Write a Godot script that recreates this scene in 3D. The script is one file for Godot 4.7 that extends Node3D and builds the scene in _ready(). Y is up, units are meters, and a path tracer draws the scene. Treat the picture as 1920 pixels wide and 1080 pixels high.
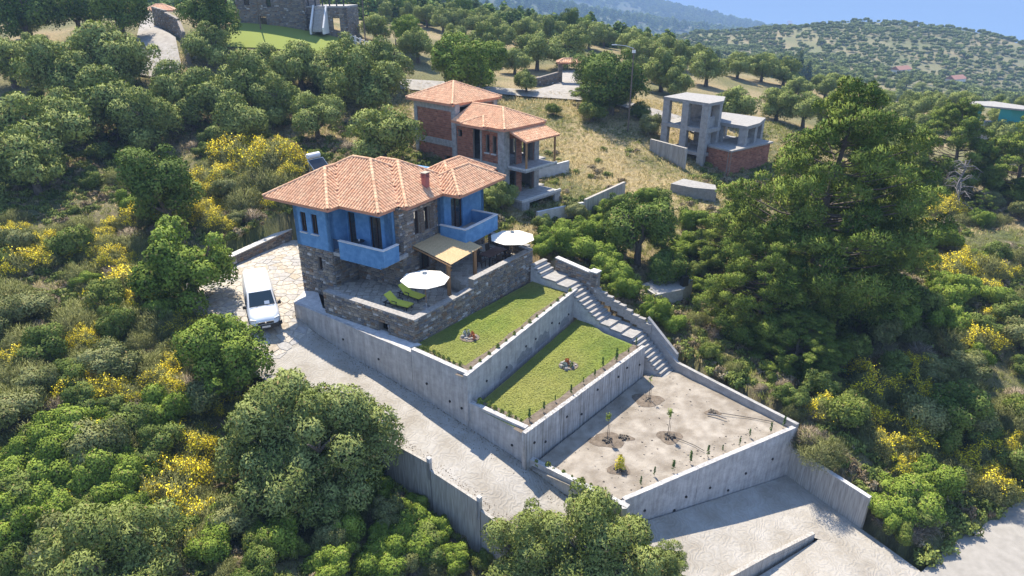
extends Node3D

# ---------------------------------------------------------------- state
var R := RandomNumberGenerator.new()
var M := {}
var used := {}
var CX := PackedFloat32Array()
var CZ := PackedFloat32Array()
var CY := PackedFloat32Array()
var CR := PackedFloat32Array()
var hill_noise := FastNoiseLite.new()
var proto := {}
var property_edge := PackedVector2Array([Vector2(-25.2, -46.8), Vector2(-18.9, -54.3), Vector2(-9, -54), Vector2(1.0, -49.2), Vector2(4, -47.2), Vector2(12.0, -39.6), Vector2(17.2, -32.9), Vector2(19.9, -29.0), Vector2(21.7, -26.4), Vector2(24.5, -28.1), Vector2(27.5, -29.7), Vector2(32, -32.5), Vector2(70, -55), Vector2(70, -8), Vector2(9.6, -8), Vector2(10.5, -23.6), Vector2(5.5, -20.5), Vector2(0.8, -24.6), Vector2(-1.2, -26.4), Vector2(-3.9, -28.8), Vector2(-6.6, -30.8), Vector2(-9.0, -32.2), Vector2(-17.4, -36.6)])
const PLOT_RIGHT := Vector2(0.642, -0.767)

# triangle collector: flat faces, one colour per face when wanted
class B:
	var v := PackedVector3Array()
	var n := PackedVector3Array()
	var c := PackedColorArray()
	var col := Color(1, 1, 1)
	var smooth := false
	func tri(a: Vector3, b: Vector3, d: Vector3) -> void:
		v.append(a); v.append(b); v.append(d)
		var m := (d - a).cross(b - a).normalized()
		n.append(m); n.append(m); n.append(m)
		c.append(col); c.append(col); c.append(col)
	func quad(a: Vector3, b: Vector3, d: Vector3, e: Vector3) -> void:
		tri(a, b, d)
		tri(a, d, e)
	func hexa(p: Array) -> void:   # p: 4 bottom corners then 4 top corners
		quad(p[4], p[5], p[6], p[7])
		quad(p[3], p[2], p[1], p[0])
		for i in 4:
			var j := (i + 1) % 4
			quad(p[i], p[j], p[4 + j], p[4 + i])
	func box(at: Vector3, s: Vector3, turn := 0.0) -> void:
		obox(Transform3D(Basis(Vector3.UP, turn), at), s)
	func obox(t: Transform3D, s: Vector3) -> void:
		var h := s / 2.0
		hexa([t * Vector3(-h.x, -h.y, -h.z), t * Vector3(-h.x, -h.y, h.z), t * Vector3(h.x, -h.y, h.z), t * Vector3(h.x, -h.y, -h.z), t * Vector3(-h.x, h.y, -h.z), t * Vector3(-h.x, h.y, h.z), t * Vector3(h.x, h.y, h.z), t * Vector3(h.x, h.y, -h.z)])
	func prism(poly: PackedVector2Array, y0: float, y1: float) -> void:
		var ix := Geometry2D.triangulate_polygon(poly)
		for i in range(0, ix.size(), 3):
			var a := poly[ix[i]]
			var b := poly[ix[i + 1]]
			var d := poly[ix[i + 2]]
			tri(Vector3(a.x, y1, a.y), Vector3(b.x, y1, b.y), Vector3(d.x, y1, d.y))
			tri(Vector3(a.x, y0, a.y), Vector3(d.x, y0, d.y), Vector3(b.x, y0, b.y))
		for i in poly.size():
			var a := poly[i]
			var b := poly[(i + 1) % poly.size()]
			quad(Vector3(a.x, y0, a.y), Vector3(b.x, y0, b.y), Vector3(b.x, y1, b.y), Vector3(a.x, y1, a.y))
	func tube(pts: Array, radii: Array, seg := 6) -> void:
		var rings := []
		for i in pts.size():
			var d: Vector3 = (pts[mini(i + 1, pts.size() - 1)] - pts[maxi(i - 1, 0)]).normalized()
			var a := d.cross(Vector3(0.31, 0.17, 0.93) if absf(d.y) > 0.6 else Vector3.UP).normalized()
			var b := d.cross(a)
			var ring := []
			for k in seg:
				var t := TAU * k / seg
				ring.append([pts[i] + (a * cos(t) + b * sin(t)) * radii[i], a * cos(t) + b * sin(t)])
			rings.append(ring)
		for i in pts.size() - 1:
			for k in seg:
				var l := (k + 1) % seg
				var q := [rings[i][k], rings[i + 1][k], rings[i + 1][l], rings[i][l]]
				var g: Vector3 = (q[2][0] - q[0][0]).cross(q[1][0] - q[0][0])
				if g.dot(q[0][1] + q[2][1]) < 0.0: q.reverse()
				for w in [0, 1, 2, 0, 2, 3]:
					v.append(q[w][0]); n.append(q[w][1]); c.append(col)
		for e in [0, pts.size() - 1]:
			for k in range(1, seg - 1):
				tri(rings[e][0][0], rings[e][k][0], rings[e][k + 1][0])
	func bar(a: Vector3, b: Vector3, r: float, seg := 6) -> void:
		tube([a, b], [r, r], seg)
	func mesh() -> ArrayMesh:
		var arr := []
		arr.resize(Mesh.ARRAY_MAX)
		arr[Mesh.ARRAY_VERTEX] = v
		arr[Mesh.ARRAY_NORMAL] = n
		arr[Mesh.ARRAY_COLOR] = c
		var m := ArrayMesh.new()
		m.add_surface_from_arrays(Mesh.PRIMITIVE_TRIANGLES, arr)
		return m

func numbered(called: String) -> String:
	var k: int = used.get(called, 0)
	used[called] = k + 1
	return called if k == 0 else "%s_%03d" % [called, k]

func tag(o: Node, label: String, category: String, group := "", kind := "") -> Node:
	if label: o.set_meta("label", label)
	if category: o.set_meta("category", category)
	if group: o.set_meta("group", group)
	if kind: o.set_meta("kind", kind)
	return o

func thing(called: String, label: String, category: String, at := Vector3.ZERO, turn := 0.0, group := "") -> Node3D:
	var o := Node3D.new()
	o.name = numbered(called)
	add_child(o, true)
	o.position = at
	o.rotation.y = turn
	tag(o, label, category, group)
	return o

func obj(called: String, m: Mesh, mat: Material, parent: Node = null) -> MeshInstance3D:
	var o := MeshInstance3D.new()
	o.mesh = m
	o.material_override = mat
	if parent == null or parent == self:
		o.name = numbered(called)
		add_child(o, true)
	else:
		var k: int = parent.get_meta("n_" + called, 0) if parent.has_meta("n_" + called) else 0
		parent.set_meta("n_" + called, k + 1)
		o.name = called if k == 0 else "%s_%03d" % [called, k]
		parent.add_child(o, true)
	return o

func part(called: String, b: B, mat: Material, parent: Node) -> MeshInstance3D:
	return obj(called, b.mesh(), mat, parent)

func structure(called: String, b: B, mat: Material) -> MeshInstance3D:
	var o := obj(called, b.mesh(), mat)
	o.set_meta("kind", "structure")
	return o

func many(called: String, m: Mesh, mat: Material, where: Array, tint: Array, parent: Node = null) -> MultiMeshInstance3D:
	var mm := MultiMesh.new()
	mm.transform_format = MultiMesh.TRANSFORM_3D
	mm.use_colors = true
	mm.mesh = m
	mm.instance_count = where.size()
	for i in where.size():
		mm.set_instance_transform(i, where[i])
		mm.set_instance_color(i, tint[i])
	var o := MultiMeshInstance3D.new()
	o.multimesh = mm
	o.material_override = mat
	o.name = numbered(called) if parent == null else called
	(self if parent == null else parent).add_child(o, true)
	o.set_meta("kind", "stuff")
	return o

# ---------------------------------------------------------------- materials
func lin(r: float, g: float, b: float) -> Color:
	return Color(r, g, b).linear_to_srgb()

func grey(size: int, seed_: int, freq: float, oct := 4, cell := false) -> PackedByteArray:
	var f := FastNoiseLite.new()
	f.seed = seed_
	f.frequency = freq
	f.fractal_octaves = oct
	f.noise_type = FastNoiseLite.TYPE_CELLULAR if cell else FastNoiseLite.TYPE_SIMPLEX_SMOOTH
	var im := f.get_seamless_image(size, size)
	im.convert(Image.FORMAT_L8)
	return im.get_data()

func tex(size: int, layers: Array, low: Color, high: Color, gain := 1.6) -> ImageTexture:   # layers: [bytes, weight]; colours linear
	var data := PackedByteArray()
	data.resize(size * size * 3)
	var ramp := []
	for i in 256:
		var t := clampf((i / 255.0 - 0.5) * gain + 0.5, 0.0, 1.0)
		ramp.append(low.lerp(high, t).linear_to_srgb())
	for i in size * size:
		var s := 0.0
		for l in layers:
			s += l[0][i] * l[1]
		var c: Color = ramp[clampi(int(s), 0, 255)]
		data[i * 3] = int(c.r * 255.0)
		data[i * 3 + 1] = int(c.g * 255.0)
		data[i * 3 + 2] = int(c.b * 255.0)
	return ImageTexture.create_from_image(Image.create_from_data(size, size, false, Image.FORMAT_RGB8, data))

func bump(size: int, bytes: PackedByteArray) -> ImageTexture:
	return ImageTexture.create_from_image(Image.create_from_data(size, size, false, Image.FORMAT_L8, bytes))

func plain(name_: String, c: Color, rough := 0.8, metal := 0.0) -> StandardMaterial3D:
	var m := StandardMaterial3D.new()
	m.resource_name = name_
	m.albedo_color = c.linear_to_srgb()
	m.roughness = rough
	m.metallic = metal
	M[name_] = m
	return m

func textured(name_: String, t: Texture2D, scale: Vector3, rough := 0.9, relief: Texture2D = null, height := 1.0, world := false) -> StandardMaterial3D:
	var m := plain(name_, Color(1, 1, 1), rough)
	m.albedo_texture = t
	m.uv1_triplanar = true
	m.uv1_world_triplanar = world
	m.uv1_triplanar_sharpness = 4.0
	m.uv1_scale = scale
	if relief:
		m.heightmap_enabled = true
		m.heightmap_texture = relief
		m.heightmap_scale = height
	return m

func tinted(m: StandardMaterial3D) -> StandardMaterial3D:
	m.vertex_color_use_as_albedo = true
	return m

func make_materials() -> void:
	var fine := grey(512, 3, 0.045, 4)
	var mid := grey(512, 7, 0.012, 5)
	var big := grey(512, 11, 0.006, 3)
	var cells := grey(512, 5, 0.03, 2, true)
	var speck := grey(512, 9, 0.2, 2)
	var b_fine := bump(512, fine)
	var b_mid := bump(512, mid)
	var b_speck := bump(512, speck)
	var streak := tex(512, [[mid, 0.6], [fine, 0.4]], Color(0.62, 0.61, 0.6), Color(1, 1, 1), 2.0)
	var blotch := tex(512, [[mid, 0.5], [fine, 0.3], [speck, 0.2]], Color(0.368, 0.363, 0.354), Color(0.589, 0.575, 0.552), 1.8)
	var c := textured("concrete", blotch, Vector3(0.22, 0.22, 0.22), 0.9, b_fine, 1.2)
	c.detail_enabled = true
	c.detail_blend_mode = BaseMaterial3D.BLEND_MODE_MUL
	c.detail_albedo = streak
	c.detail_uv_layer = BaseMaterial3D.DETAIL_UV_2
	c.uv2_triplanar = true
	c.uv2_scale = Vector3(0.5, 0.045, 0.5)
	var runs := c.duplicate()
	runs.detail_albedo = tex(512, [[mid, 0.7], [fine, 0.3]], Color(0.46, 0.44, 0.41), Color(1, 1, 1), 2.8)
	runs.uv2_scale = Vector3(0.8, 0.035, 0.8)
	M["concrete_runs"] = runs
	textured("concrete_plain", blotch, Vector3(0.3, 0.3, 0.3), 0.9, b_fine, 1.0)
	textured("concrete_white", tex(512, [[mid, 0.5], [fine, 0.5]], Color(0.416, 0.401, 0.371), Color(0.590, 0.574, 0.536), 2.0), Vector3(0.3, 0.3, 0.3), 0.85, b_fine, 0.6)
	# board marked concrete of the lower walls: stretched upright
	textured("concrete_boards", tex(512, [[fine, 0.6], [mid, 0.4]], Color(0.228, 0.210, 0.186), Color(0.480, 0.450, 0.396), 2.2), Vector3(0.7, 0.03, 0.7), 0.92, b_fine, 1.5)
	# wavy brushed drive slab: long waves across the run
	var wave := PackedByteArray()
	wave.resize(512 * 512)
	for y in 512:
		for x in 512:
			var w := sin((x + mid[y * 512 + x] * 0.35) * TAU * 24.0 / 512.0) * 0.5 + 0.5
			wave[y * 512 + x] = int(clampf(w * 150.0 + fine[y * 512 + x] * 0.4, 0, 255))
	textured("drive", tex(512, [[big, 0.5], [mid, 0.25], [wave, 0.25]], Color(0.252, 0.226, 0.185), Color(0.370, 0.351, 0.315), 1.7), Vector3(0.11, 0.11, 0.11), 0.95, bump(512, wave), 3.0, true)
	textured("flag_pale", tex(512, [[mid, 0.6], [fine, 0.4]], Color(0.346, 0.305, 0.246), Color(0.505, 0.472, 0.413), 2.0), Vector3(0.5, 0.5, 0.5), 0.9, b_fine, 1.0)
	textured("flag_tan", tex(512, [[mid, 0.6], [fine, 0.4]], Color(0.293, 0.246, 0.180), Color(0.439, 0.385, 0.305), 2.0), Vector3(0.5, 0.5, 0.5), 0.9, b_fine, 1.0)
	textured("flag_grey", tex(512, [[mid, 0.6], [fine, 0.4]], Color(0.280, 0.266, 0.246), Color(0.413, 0.400, 0.372), 2.0), Vector3(0.5, 0.5, 0.5), 0.9, b_fine, 1.0)
	textured("coping_stone", tex(512, [[mid, 0.5], [fine, 0.5]], Color(0.2, 0.19, 0.175), Color(0.36, 0.34, 0.31), 2.0), Vector3(0.6, 0.6, 0.6), 0.9, b_fine, 1.5)
	textured("slab_pale", tex(512, [[mid, 0.5], [fine, 0.5]], Color(0.218, 0.210, 0.196), Color(0.327, 0.316, 0.295), 2.0), Vector3(0.3, 0.3, 0.3), 0.9, b_fine, 0.8)
	textured("mortar", tex(512, [[fine, 0.6], [speck, 0.4]], Color(0.17, 0.15, 0.125), Color(0.30, 0.27, 0.23)), Vector3(0.6, 0.6, 0.6), 0.95, b_fine, 1.0)
	tinted(textured("stone", tex(512, [[mid, 0.5], [fine, 0.5]], Color(0.55, 0.55, 0.55), Color(1, 1, 1), 2.0), Vector3(1.1, 1.1, 1.1), 0.9, b_fine, 1.5, true))
	tinted(textured("brick", tex(512, [[mid, 0.5], [fine, 0.5]], Color(0.6, 0.6, 0.6), Color(1, 1, 1), 2.0), Vector3(1.1, 1.1, 1.1), 0.92, b_fine, 0.8, true))
	tinted(textured("tile", tex(512, [[mid, 0.5], [fine, 0.5]], Color(0.62, 0.6, 0.58), Color(1, 1, 1), 2.2), Vector3(0.7, 0.7, 0.7), 0.82, null, 1.0, true))
	textured("tile_bed", tex(512, [[mid, 0.5], [fine, 0.5]], Color(0.46, 0.21, 0.125), Color(0.60, 0.30, 0.185)), Vector3(0.8, 0.8, 0.8), 0.9)
	textured("plaster_blue", tex(512, [[mid, 0.6], [fine, 0.25], [speck, 0.15]], Color(0.075, 0.20, 0.375), Color(0.135, 0.295, 0.49), 2.0), Vector3(0.25, 0.25, 0.25), 0.85, b_speck, 0.3)
	textured("trim", tex(512, [[mid, 0.6], [fine, 0.4]], Color(0.521, 0.504, 0.470), Color(0.672, 0.655, 0.622)), Vector3(0.6, 0.6, 0.6), 0.7)
	textured("earth", tex(512, [[big, 0.35], [mid, 0.4], [speck, 0.25]], Color(0.176, 0.148, 0.113), Color(0.335, 0.300, 0.250), 2.2), Vector3(0.14, 0.14, 0.14), 0.98, b_fine, 3.0, true)
	textured("wet_earth", tex(512, [[mid, 0.5], [speck, 0.5]], Color(0.085, 0.065, 0.045), Color(0.2, 0.16, 0.12), 1.8), Vector3(0.4, 0.4, 0.4), 0.95, b_fine, 3.0, true)
	textured("asphalt", tex(512, [[big, 0.3], [mid, 0.3], [speck, 0.4]], Color(0.216, 0.203, 0.180), Color(0.324, 0.306, 0.275), 1.6), Vector3(0.3, 0.3, 0.3), 0.95, b_speck, 0.12, true)
	textured("road", tex(512, [[big, 0.3], [mid, 0.4], [speck, 0.3]], Color(0.239, 0.219, 0.194), Color(0.366, 0.346, 0.313), 1.8), Vector3(0.2, 0.2, 0.2), 0.95, b_fine, 1.0, true)
	tinted(textured("ground", tex(512, [[mid, 0.4], [fine, 0.35], [speck, 0.25]], Color(0.35, 0.35, 0.35), Color(1.25, 1.25, 1.25).clamp(), 2.0), Vector3(0.35, 0.35, 0.35), 1.0, b_fine, 6.0, true))
	tinted(textured("turf", tex(512, [[fine, 0.5], [speck, 0.5]], Color(0.5, 0.5, 0.5), Color(1, 1, 1), 1.8), Vector3(0.8, 0.8, 0.8), 1.0, b_speck, 2.0, true))
	textured("bark", tex(512, [[mid, 0.5], [fine, 0.5]], Color(0.07, 0.055, 0.042), Color(0.2, 0.165, 0.13), 2.0), Vector3(1.2, 0.4, 1.2), 0.95, b_fine, 2.0)
	textured("dead_wood", tex(512, [[mid, 0.5], [fine, 0.5]], Color(0.125, 0.115, 0.105), Color(0.250, 0.235, 0.220), 2.0), Vector3(1.2, 0.4, 1.2), 0.95)
	textured("wood", tex(512, [[fine, 0.5], [mid, 0.5]], Color(0.24, 0.12, 0.045), Color(0.42, 0.235, 0.10), 2.0), Vector3(1.5, 0.15, 1.5), 0.7)
	textured("wood_grey", tex(512, [[fine, 0.5], [mid, 0.5]], Color(0.10, 0.075, 0.055), Color(0.2, 0.155, 0.115), 2.0), Vector3(1.5, 0.15, 1.5), 0.75)
	textured("reed", tex(512, [[fine, 0.6], [mid, 0.4]], Color(0.42, 0.29, 0.14), Color(0.72, 0.54, 0.31), 2.0), Vector3(3.0, 3.0, 0.25), 0.85)
	textured("frame_dark", tex(512, [[fine, 0.5], [mid, 0.5]], Color(0.03, 0.014, 0.009), Color(0.075, 0.036, 0.022)), Vector3(1, 1, 1), 0.5)
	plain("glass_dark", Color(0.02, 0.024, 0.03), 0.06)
	var pane := plain("pane_glass", Color(0.04, 0.05, 0.05), 0.05)
	pane.transparency = BaseMaterial3D.TRANSPARENCY_ALPHA
	pane.albedo_color.a = 0.35
	textured("curtain", tex(512, [[fine, 0.5], [mid, 0.5]], Color(0.42, 0.41, 0.38), Color(0.62, 0.6, 0.56)), Vector3(2.0, 0.1, 2.0), 0.9)
	textured("concrete_old", tex(512, [[mid, 0.5], [fine, 0.3], [speck, 0.2]], Color(0.22, 0.215, 0.205), Color(0.40, 0.39, 0.37), 2.0), Vector3(0.3, 0.3, 0.3), 0.92, b_fine, 1.0)
	textured("canvas", tex(512, [[mid, 0.5], [fine, 0.5]], Color(0.66, 0.63, 0.56), Color(0.77, 0.74, 0.66), 1.6), Vector3(0.8, 0.8, 0.8), 0.9)
	M.canvas.backlight_enabled = true
	M.canvas.backlight = Color(0.25, 0.24, 0.22)
	textured("cushion", tex(512, [[mid, 0.5], [fine, 0.5]], Color(0.48, 0.50, 0.05), Color(0.62, 0.63, 0.10), 1.6), Vector3(1.5, 1.5, 1.5), 0.9)
	plain("metal_dark", Color(0.03, 0.03, 0.032), 0.45, 0.3)
	plain("metal_light", Color(0.55, 0.56, 0.57), 0.35, 0.8)
	plain("steel_white", Color(0.72, 0.72, 0.70), 0.4)
	var paint := plain("van_white", Color(0.80, 0.81, 0.81), 0.28)
	paint.clearcoat_enabled = true
	paint.clearcoat = 0.6
	plain("black_plastic", Color(0.022, 0.023, 0.025), 0.55)
	plain("tyre", Color(0.018, 0.018, 0.018), 0.9)
	plain("lamp_glass", Color(0.55, 0.58, 0.6), 0.1)
	plain("plate_white", Color(0.7, 0.7, 0.68), 0.5)
	plain("wicker", Color(0.055, 0.034, 0.022), 0.75)
	plain("sheet_green", Color(0.035, 0.27, 0.25), 0.8)
	plain("white_wall", Color(0.68, 0.66, 0.62), 0.9)
	plain("far_roof", Color(0.33, 0.17, 0.125), 0.9)
	plain("far_grey", Color(0.2, 0.2, 0.21), 0.9)
	textured("pipe", tex(512, [[fine, 1.0]], Color(0.02, 0.02, 0.02), Color(0.06, 0.055, 0.05)), Vector3(3, 3, 3), 0.8)
	textured("stain", tex(512, [[mid, 0.5], [fine, 0.3], [speck, 0.2]], Color(0.17, 0.175, 0.18), Color(0.30, 0.30, 0.30), 2.0), Vector3(0.4, 0.4, 0.4), 0.9, b_fine, 1.0)
	var sea := textured("sea", tex(512, [[mid, 0.5], [big, 0.5]], Color(0.10, 0.195, 0.33), Color(0.125, 0.23, 0.38), 1.4), Vector3(0.0006, 0.0006, 0.0025), 0.35, b_mid, 60.0, true)
	sea.uv1_scale = Vector3(0.0012, 0.0012, 0.004)
	for k in ["leaf", "needle"]:
		var l := tinted(plain(k, Color(1, 1, 1), 0.7))
		l.cull_mode = BaseMaterial3D.CULL_DISABLED
		l.backlight_enabled = true
		l.backlight = Color(0.4, 0.45, 0.17)
		l.metallic_specular = 0.18
	M.needle.backlight = Color(0.22, 0.24, 0.12)
	var fl := tinted(plain("petal", Color(1, 1, 1), 0.7))
	fl.cull_mode = BaseMaterial3D.CULL_DISABLED
	fl.backlight_enabled = true
	fl.backlight = Color(0.5, 0.45, 0.1)

# ---------------------------------------------------------------- land
func cp(x: float, z: float, y: float, r: float) -> void:
	CX.append(x); CZ.append(z); CY.append(y); CR.append(1.0 / (r * r))

func land(x: float, z: float) -> float:
	var a := 0.0
	var b := 0.0
	for i in CX.size():
		var dx := x - CX[i]
		var dz := z - CZ[i]
		var d := (dx * dx + dz * dz) * CR[i]
		var w := 1e-5 / (1.0 + d * d)
		if d < 30.0:
			w += exp(-d * 0.5)
		a += w * CY[i]
		b += w
	return a / b

func ground(x: float, z: float) -> float:
	var far := Vector2(x, z).length()
	return land(x, z) + hill_noise.get_noise_2d(x, z) * clampf(far * 0.006, 0.12, 7.0)

func inside(p: Vector2, poly: PackedVector2Array) -> bool:
	return Geometry2D.is_point_in_polygon(p, poly)

# drive level along the foot of the long wall
const RUN := [[-14.0, 0.1], [-8.0, 0.05], [-3.0, -0.35], [-0.5, -0.8], [1.6, -1.4], [5.0, -1.98], [8.1, -2.22], [10.4, -2.5], [12.3, -2.75], [14.4, -3.07], [17.2, -3.5], [18.7, -3.75], [21.2, -4.4], [23.7, -4.95], [26.0, -5.45], [29.0, -6.0], [32.0, -6.4], [35.0, -6.75], [39.0, -7.3], [44.0, -7.75], [60.0, -8.0]]
func drive_level(x: float, z: float) -> float:
	var s := (x + 14.2) * 0.794 + (z + 41.0) * 0.608
	var t := (x + 14.2) * 0.608 - (z + 41.0) * 0.794
	var y: float = RUN[0][1]
	for i in RUN.size() - 1:
		if s >= RUN[i][0]:
			y = lerpf(RUN[i][1], RUN[i + 1][1], clampf((s - RUN[i][0]) / (RUN[i + 1][0] - RUN[i][0]), 0, 1))
	return y - 0.06 * maxf(t, 0.0) * clampf((s - 22.0) / 4.0, 0.0, 1.0)

func road_level(x: float, z: float) -> float:
	return -7.78 - 0.012 * (x - 22.0)

# a sheet over a polygon, laid on a level function, cut into cells
func sheet(poly: PackedVector2Array, step: float, kind: String, lift := 0.0, tint := "") -> B:
	var b := B.new()
	var lo := poly[0]
	var hi := poly[0]
	for p in poly:
		lo = lo.min(p)
		hi = hi.max(p)
	var x := lo.x
	while x < hi.x:
		var z := lo.y
		while z < hi.y:
			var cell := PackedVector2Array([Vector2(x, z), Vector2(x + step, z), Vector2(x + step, z + step), Vector2(x, z + step)])
			if tint: b.col = tint_of(tint, x + step * 0.5, z + step * 0.5)
			for q in Geometry2D.intersect_polygons(cell, poly):
				var ix := Geometry2D.triangulate_polygon(q)
				for i in range(0, ix.size(), 3):
					var t := []
					for k in 3:
						var p: Vector2 = q[ix[i + k]]
						t.append(Vector3(p.x, level(kind, p.x, p.y) + lift, p.y))
					b.tri(t[0], t[1], t[2])
			z += step
		x += step
	return b

func level(kind: String, x: float, z: float) -> float:
	match kind:
		"drive": return drive_level(x, z)
		"road": return road_level(x, z)
		"lawn1": return 0.2 + hill_noise.get_noise_2d(x * 12.0, z * 12.0) * 0.04
		"lawn2": return -1.6 + hill_noise.get_noise_2d(x * 12.0, z * 12.0) * 0.04
		"plot": return -3.62 + hill_noise.get_noise_2d(x * 18.0, z * 18.0) * 0.07
		"slab": return 0.3
		"land": return ground(x, z)
		"apron":
			var p := Vector2(x - 8.6, z + 22.9)
			var s := p.dot(Vector2(0.857, -0.514))
			var n := p.dot(Vector2(0.514, 0.857))
			var w := maxf(clampf((s - 8.7) / 1.6, 0.0, 1.0), clampf((n - 0.5) / 4.0, 0.0, 1.0))
			return lerpf(-6.95, drive_level(x, z), w * w * (3.0 - 2.0 * w))
	return 0.0

func tint_of(kind: String, x: float, z: float) -> Color:
	# rolled turf: strips along the terraces, each with its own tone
	var s := x * 0.523 - z * 0.852
	var t := x * 0.852 + z * 0.523
	var strip := floori(t / 0.42)
	var piece := floori((s + strip * 0.77) / 1.5)
	var h := float(absi(hash(Vector2i(strip, piece))) % 1000) / 1000.0
	var f := clampf(h * 0.6 + 0.35 * (hill_noise.get_noise_2d(x * 9.0, z * 9.0) + 0.5), 0.0, 1.0)
	var g := clampf(hill_noise.get_noise_2d(x * 5.0 + 300.0, z * 5.0) * 1.6 + 0.35, 0.0, 1.0)
	return Color(0.155, 0.225, 0.04).lerp(Color(0.27, 0.32, 0.06), f).lerp(Color(0.38, 0.33, 0.11), g * 0.55)

func soil_colour(x: float, z: float) -> Color:
	var far := Vector2(x, z).length()
	var a := hill_noise.get_noise_2d(x * 4.0, z * 4.0) * 0.8 + 0.5
	var b := hill_noise.get_noise_2d(x * 11.0 + 90.0, z * 11.0) * 0.8 + 0.5
	var straw := Color(0.52, 0.395, 0.21).lerp(Color(0.42, 0.34, 0.16), b)
	var green := Color(0.10, 0.125, 0.035).lerp(Color(0.16, 0.165, 0.05), b)
	var brown := Color(0.20, 0.155, 0.09).lerp(Color(0.33, 0.25, 0.15), b)
	var c := brown.lerp(green, clampf(a * 1.3 - 0.2, 0, 1))
	# dry meadow round the unfinished houses and the open ground of the groves
	var meadow := clampf(1.25 - Vector2((x - 8.0) / 15.0, (z + 70.0) / 21.0).length(), 0.0, 1.0) * 2.0
	if z < -62.0: meadow = maxf(meadow, clampf((-z - 62.0) / 20.0, 0.0, 1.0) * (0.55 + a * 0.5))
	if x > 22.0 and z < -45.0: meadow = maxf(meadow, 0.5 * b)
	c = c.lerp(straw.lerp(green, clampf(a * 2.2 - 0.75, 0.0, 0.8)), clampf(meadow, 0.0, 1.0))
	if far > 190.0:
		var wood := Color(0.055, 0.085, 0.035).lerp(Color(0.11, 0.14, 0.06), b)
		var t := clampf((far - 190.0) / 60.0, 0, 1)
		var grove := clampf((x - 60.0 + (z + 300.0) * -0.05) / 60.0, 0.0, 1.0) * clampf((620.0 - far) / 60.0, 0, 1)
		c = c.lerp(wood.lerp(Color(0.40, 0.325, 0.185).lerp(Color(0.19, 0.205, 0.085), clampf(a * 1.5, 0, 1)), grove), t)
		var m := hill_noise.get_noise_2d(x * 0.9, z * 0.9)
		if far > 900.0: c = c.lerp(Color(0.17, 0.145, 0.09), clampf(m * 2.5 - 0.35, 0.0, 0.75))
	return c

func steps_of(lo: float, hi: float, fine_lo: float, fine_hi: float, s: float, grow: float) -> PackedFloat32Array:
	var out := PackedFloat32Array()
	var x := fine_lo
	while x <= fine_hi:
		out.append(x)
		x += s
	var d := s * grow
	x = fine_hi + d
	while x < hi:
		out.append(x)
		d *= grow
		x += d
	d = s * grow
	x = fine_lo - d
	var head := PackedFloat32Array()
	while x > lo:
		head.append(x)
		d *= grow
		x -= d
	head.reverse()
	head.append_array(out)
	return head

func make_land() -> void:
	var xs := steps_of(-2600.0, 3200.0, -48.0, 48.0, 0.75, 1.045)
	var zs := steps_of(-4200.0, 60.0, -75.0, -14.0, 0.75, 1.04)
	var nx := xs.size()
	var v := PackedVector3Array()
	var c := PackedColorArray()
	var ix := PackedInt32Array()
	for z in zs:
		for x in xs:
			var y := ground(x, z)
			if x > -30.0 and x < 72.0 and z > -60.0 and inside(Vector2(x, z), property_edge):
				y = minf(y, -8.6 if x > 21.0 and z > -40.0 else minf(y, drive_level(x, z)) - 2.0)
			v.append(Vector3(x, y, z))
			c.append(soil_colour(x, z))
	for j in zs.size() - 1:
		for i in nx - 1:
			var k := j * nx + i
			ix.append_array([k, k + 1, k + nx, k + 1, k + nx + 1, k + nx])
	var st := SurfaceTool.new()
	var arr := []
	arr.resize(Mesh.ARRAY_MAX)
	arr[Mesh.ARRAY_VERTEX] = v
	arr[Mesh.ARRAY_COLOR] = c
	arr[Mesh.ARRAY_INDEX] = ix
	var m := ArrayMesh.new()
	m.add_surface_from_arrays(Mesh.PRIMITIVE_TRIANGLES, arr)
	st.create_from(m, 0)
	st.generate_normals()
	obj("terrain", st.commit(), M.ground).set_meta("kind", "structure")
	var b := B.new()
	b.quad(Vector3(-14000, -150, 400), Vector3(16000, -150, 400), Vector3(16000, -150, -26000), Vector3(-14000, -150, -26000))
	structure("sea_water", b, M.sea)

# ---------------------------------------------------------------- pieces for walls and roofs
# a wall from (x0,z0) to (x1,z1): tops and feet at both ends, thick to the left of the run
func slope_wall(b: B, x0: float, z0: float, x1: float, z1: float, t0: float, t1: float, f0: float, f1: float, thick: float) -> void:
	var d := Vector2(x1 - x0, z1 - z0).normalized()
	var n := Vector2(d.y, -d.x) * thick
	b.hexa([Vector3(x0, f0, z0), Vector3(x1, f1, z1), Vector3(x1 + n.x, f1, z1 + n.y), Vector3(x0 + n.x, f0, z0 + n.y), Vector3(x0, t0, z0), Vector3(x1, t1, z1), Vector3(x1 + n.x, t1, z1 + n.y), Vector3(x0 + n.x, t0, z0 + n.y)])

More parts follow.
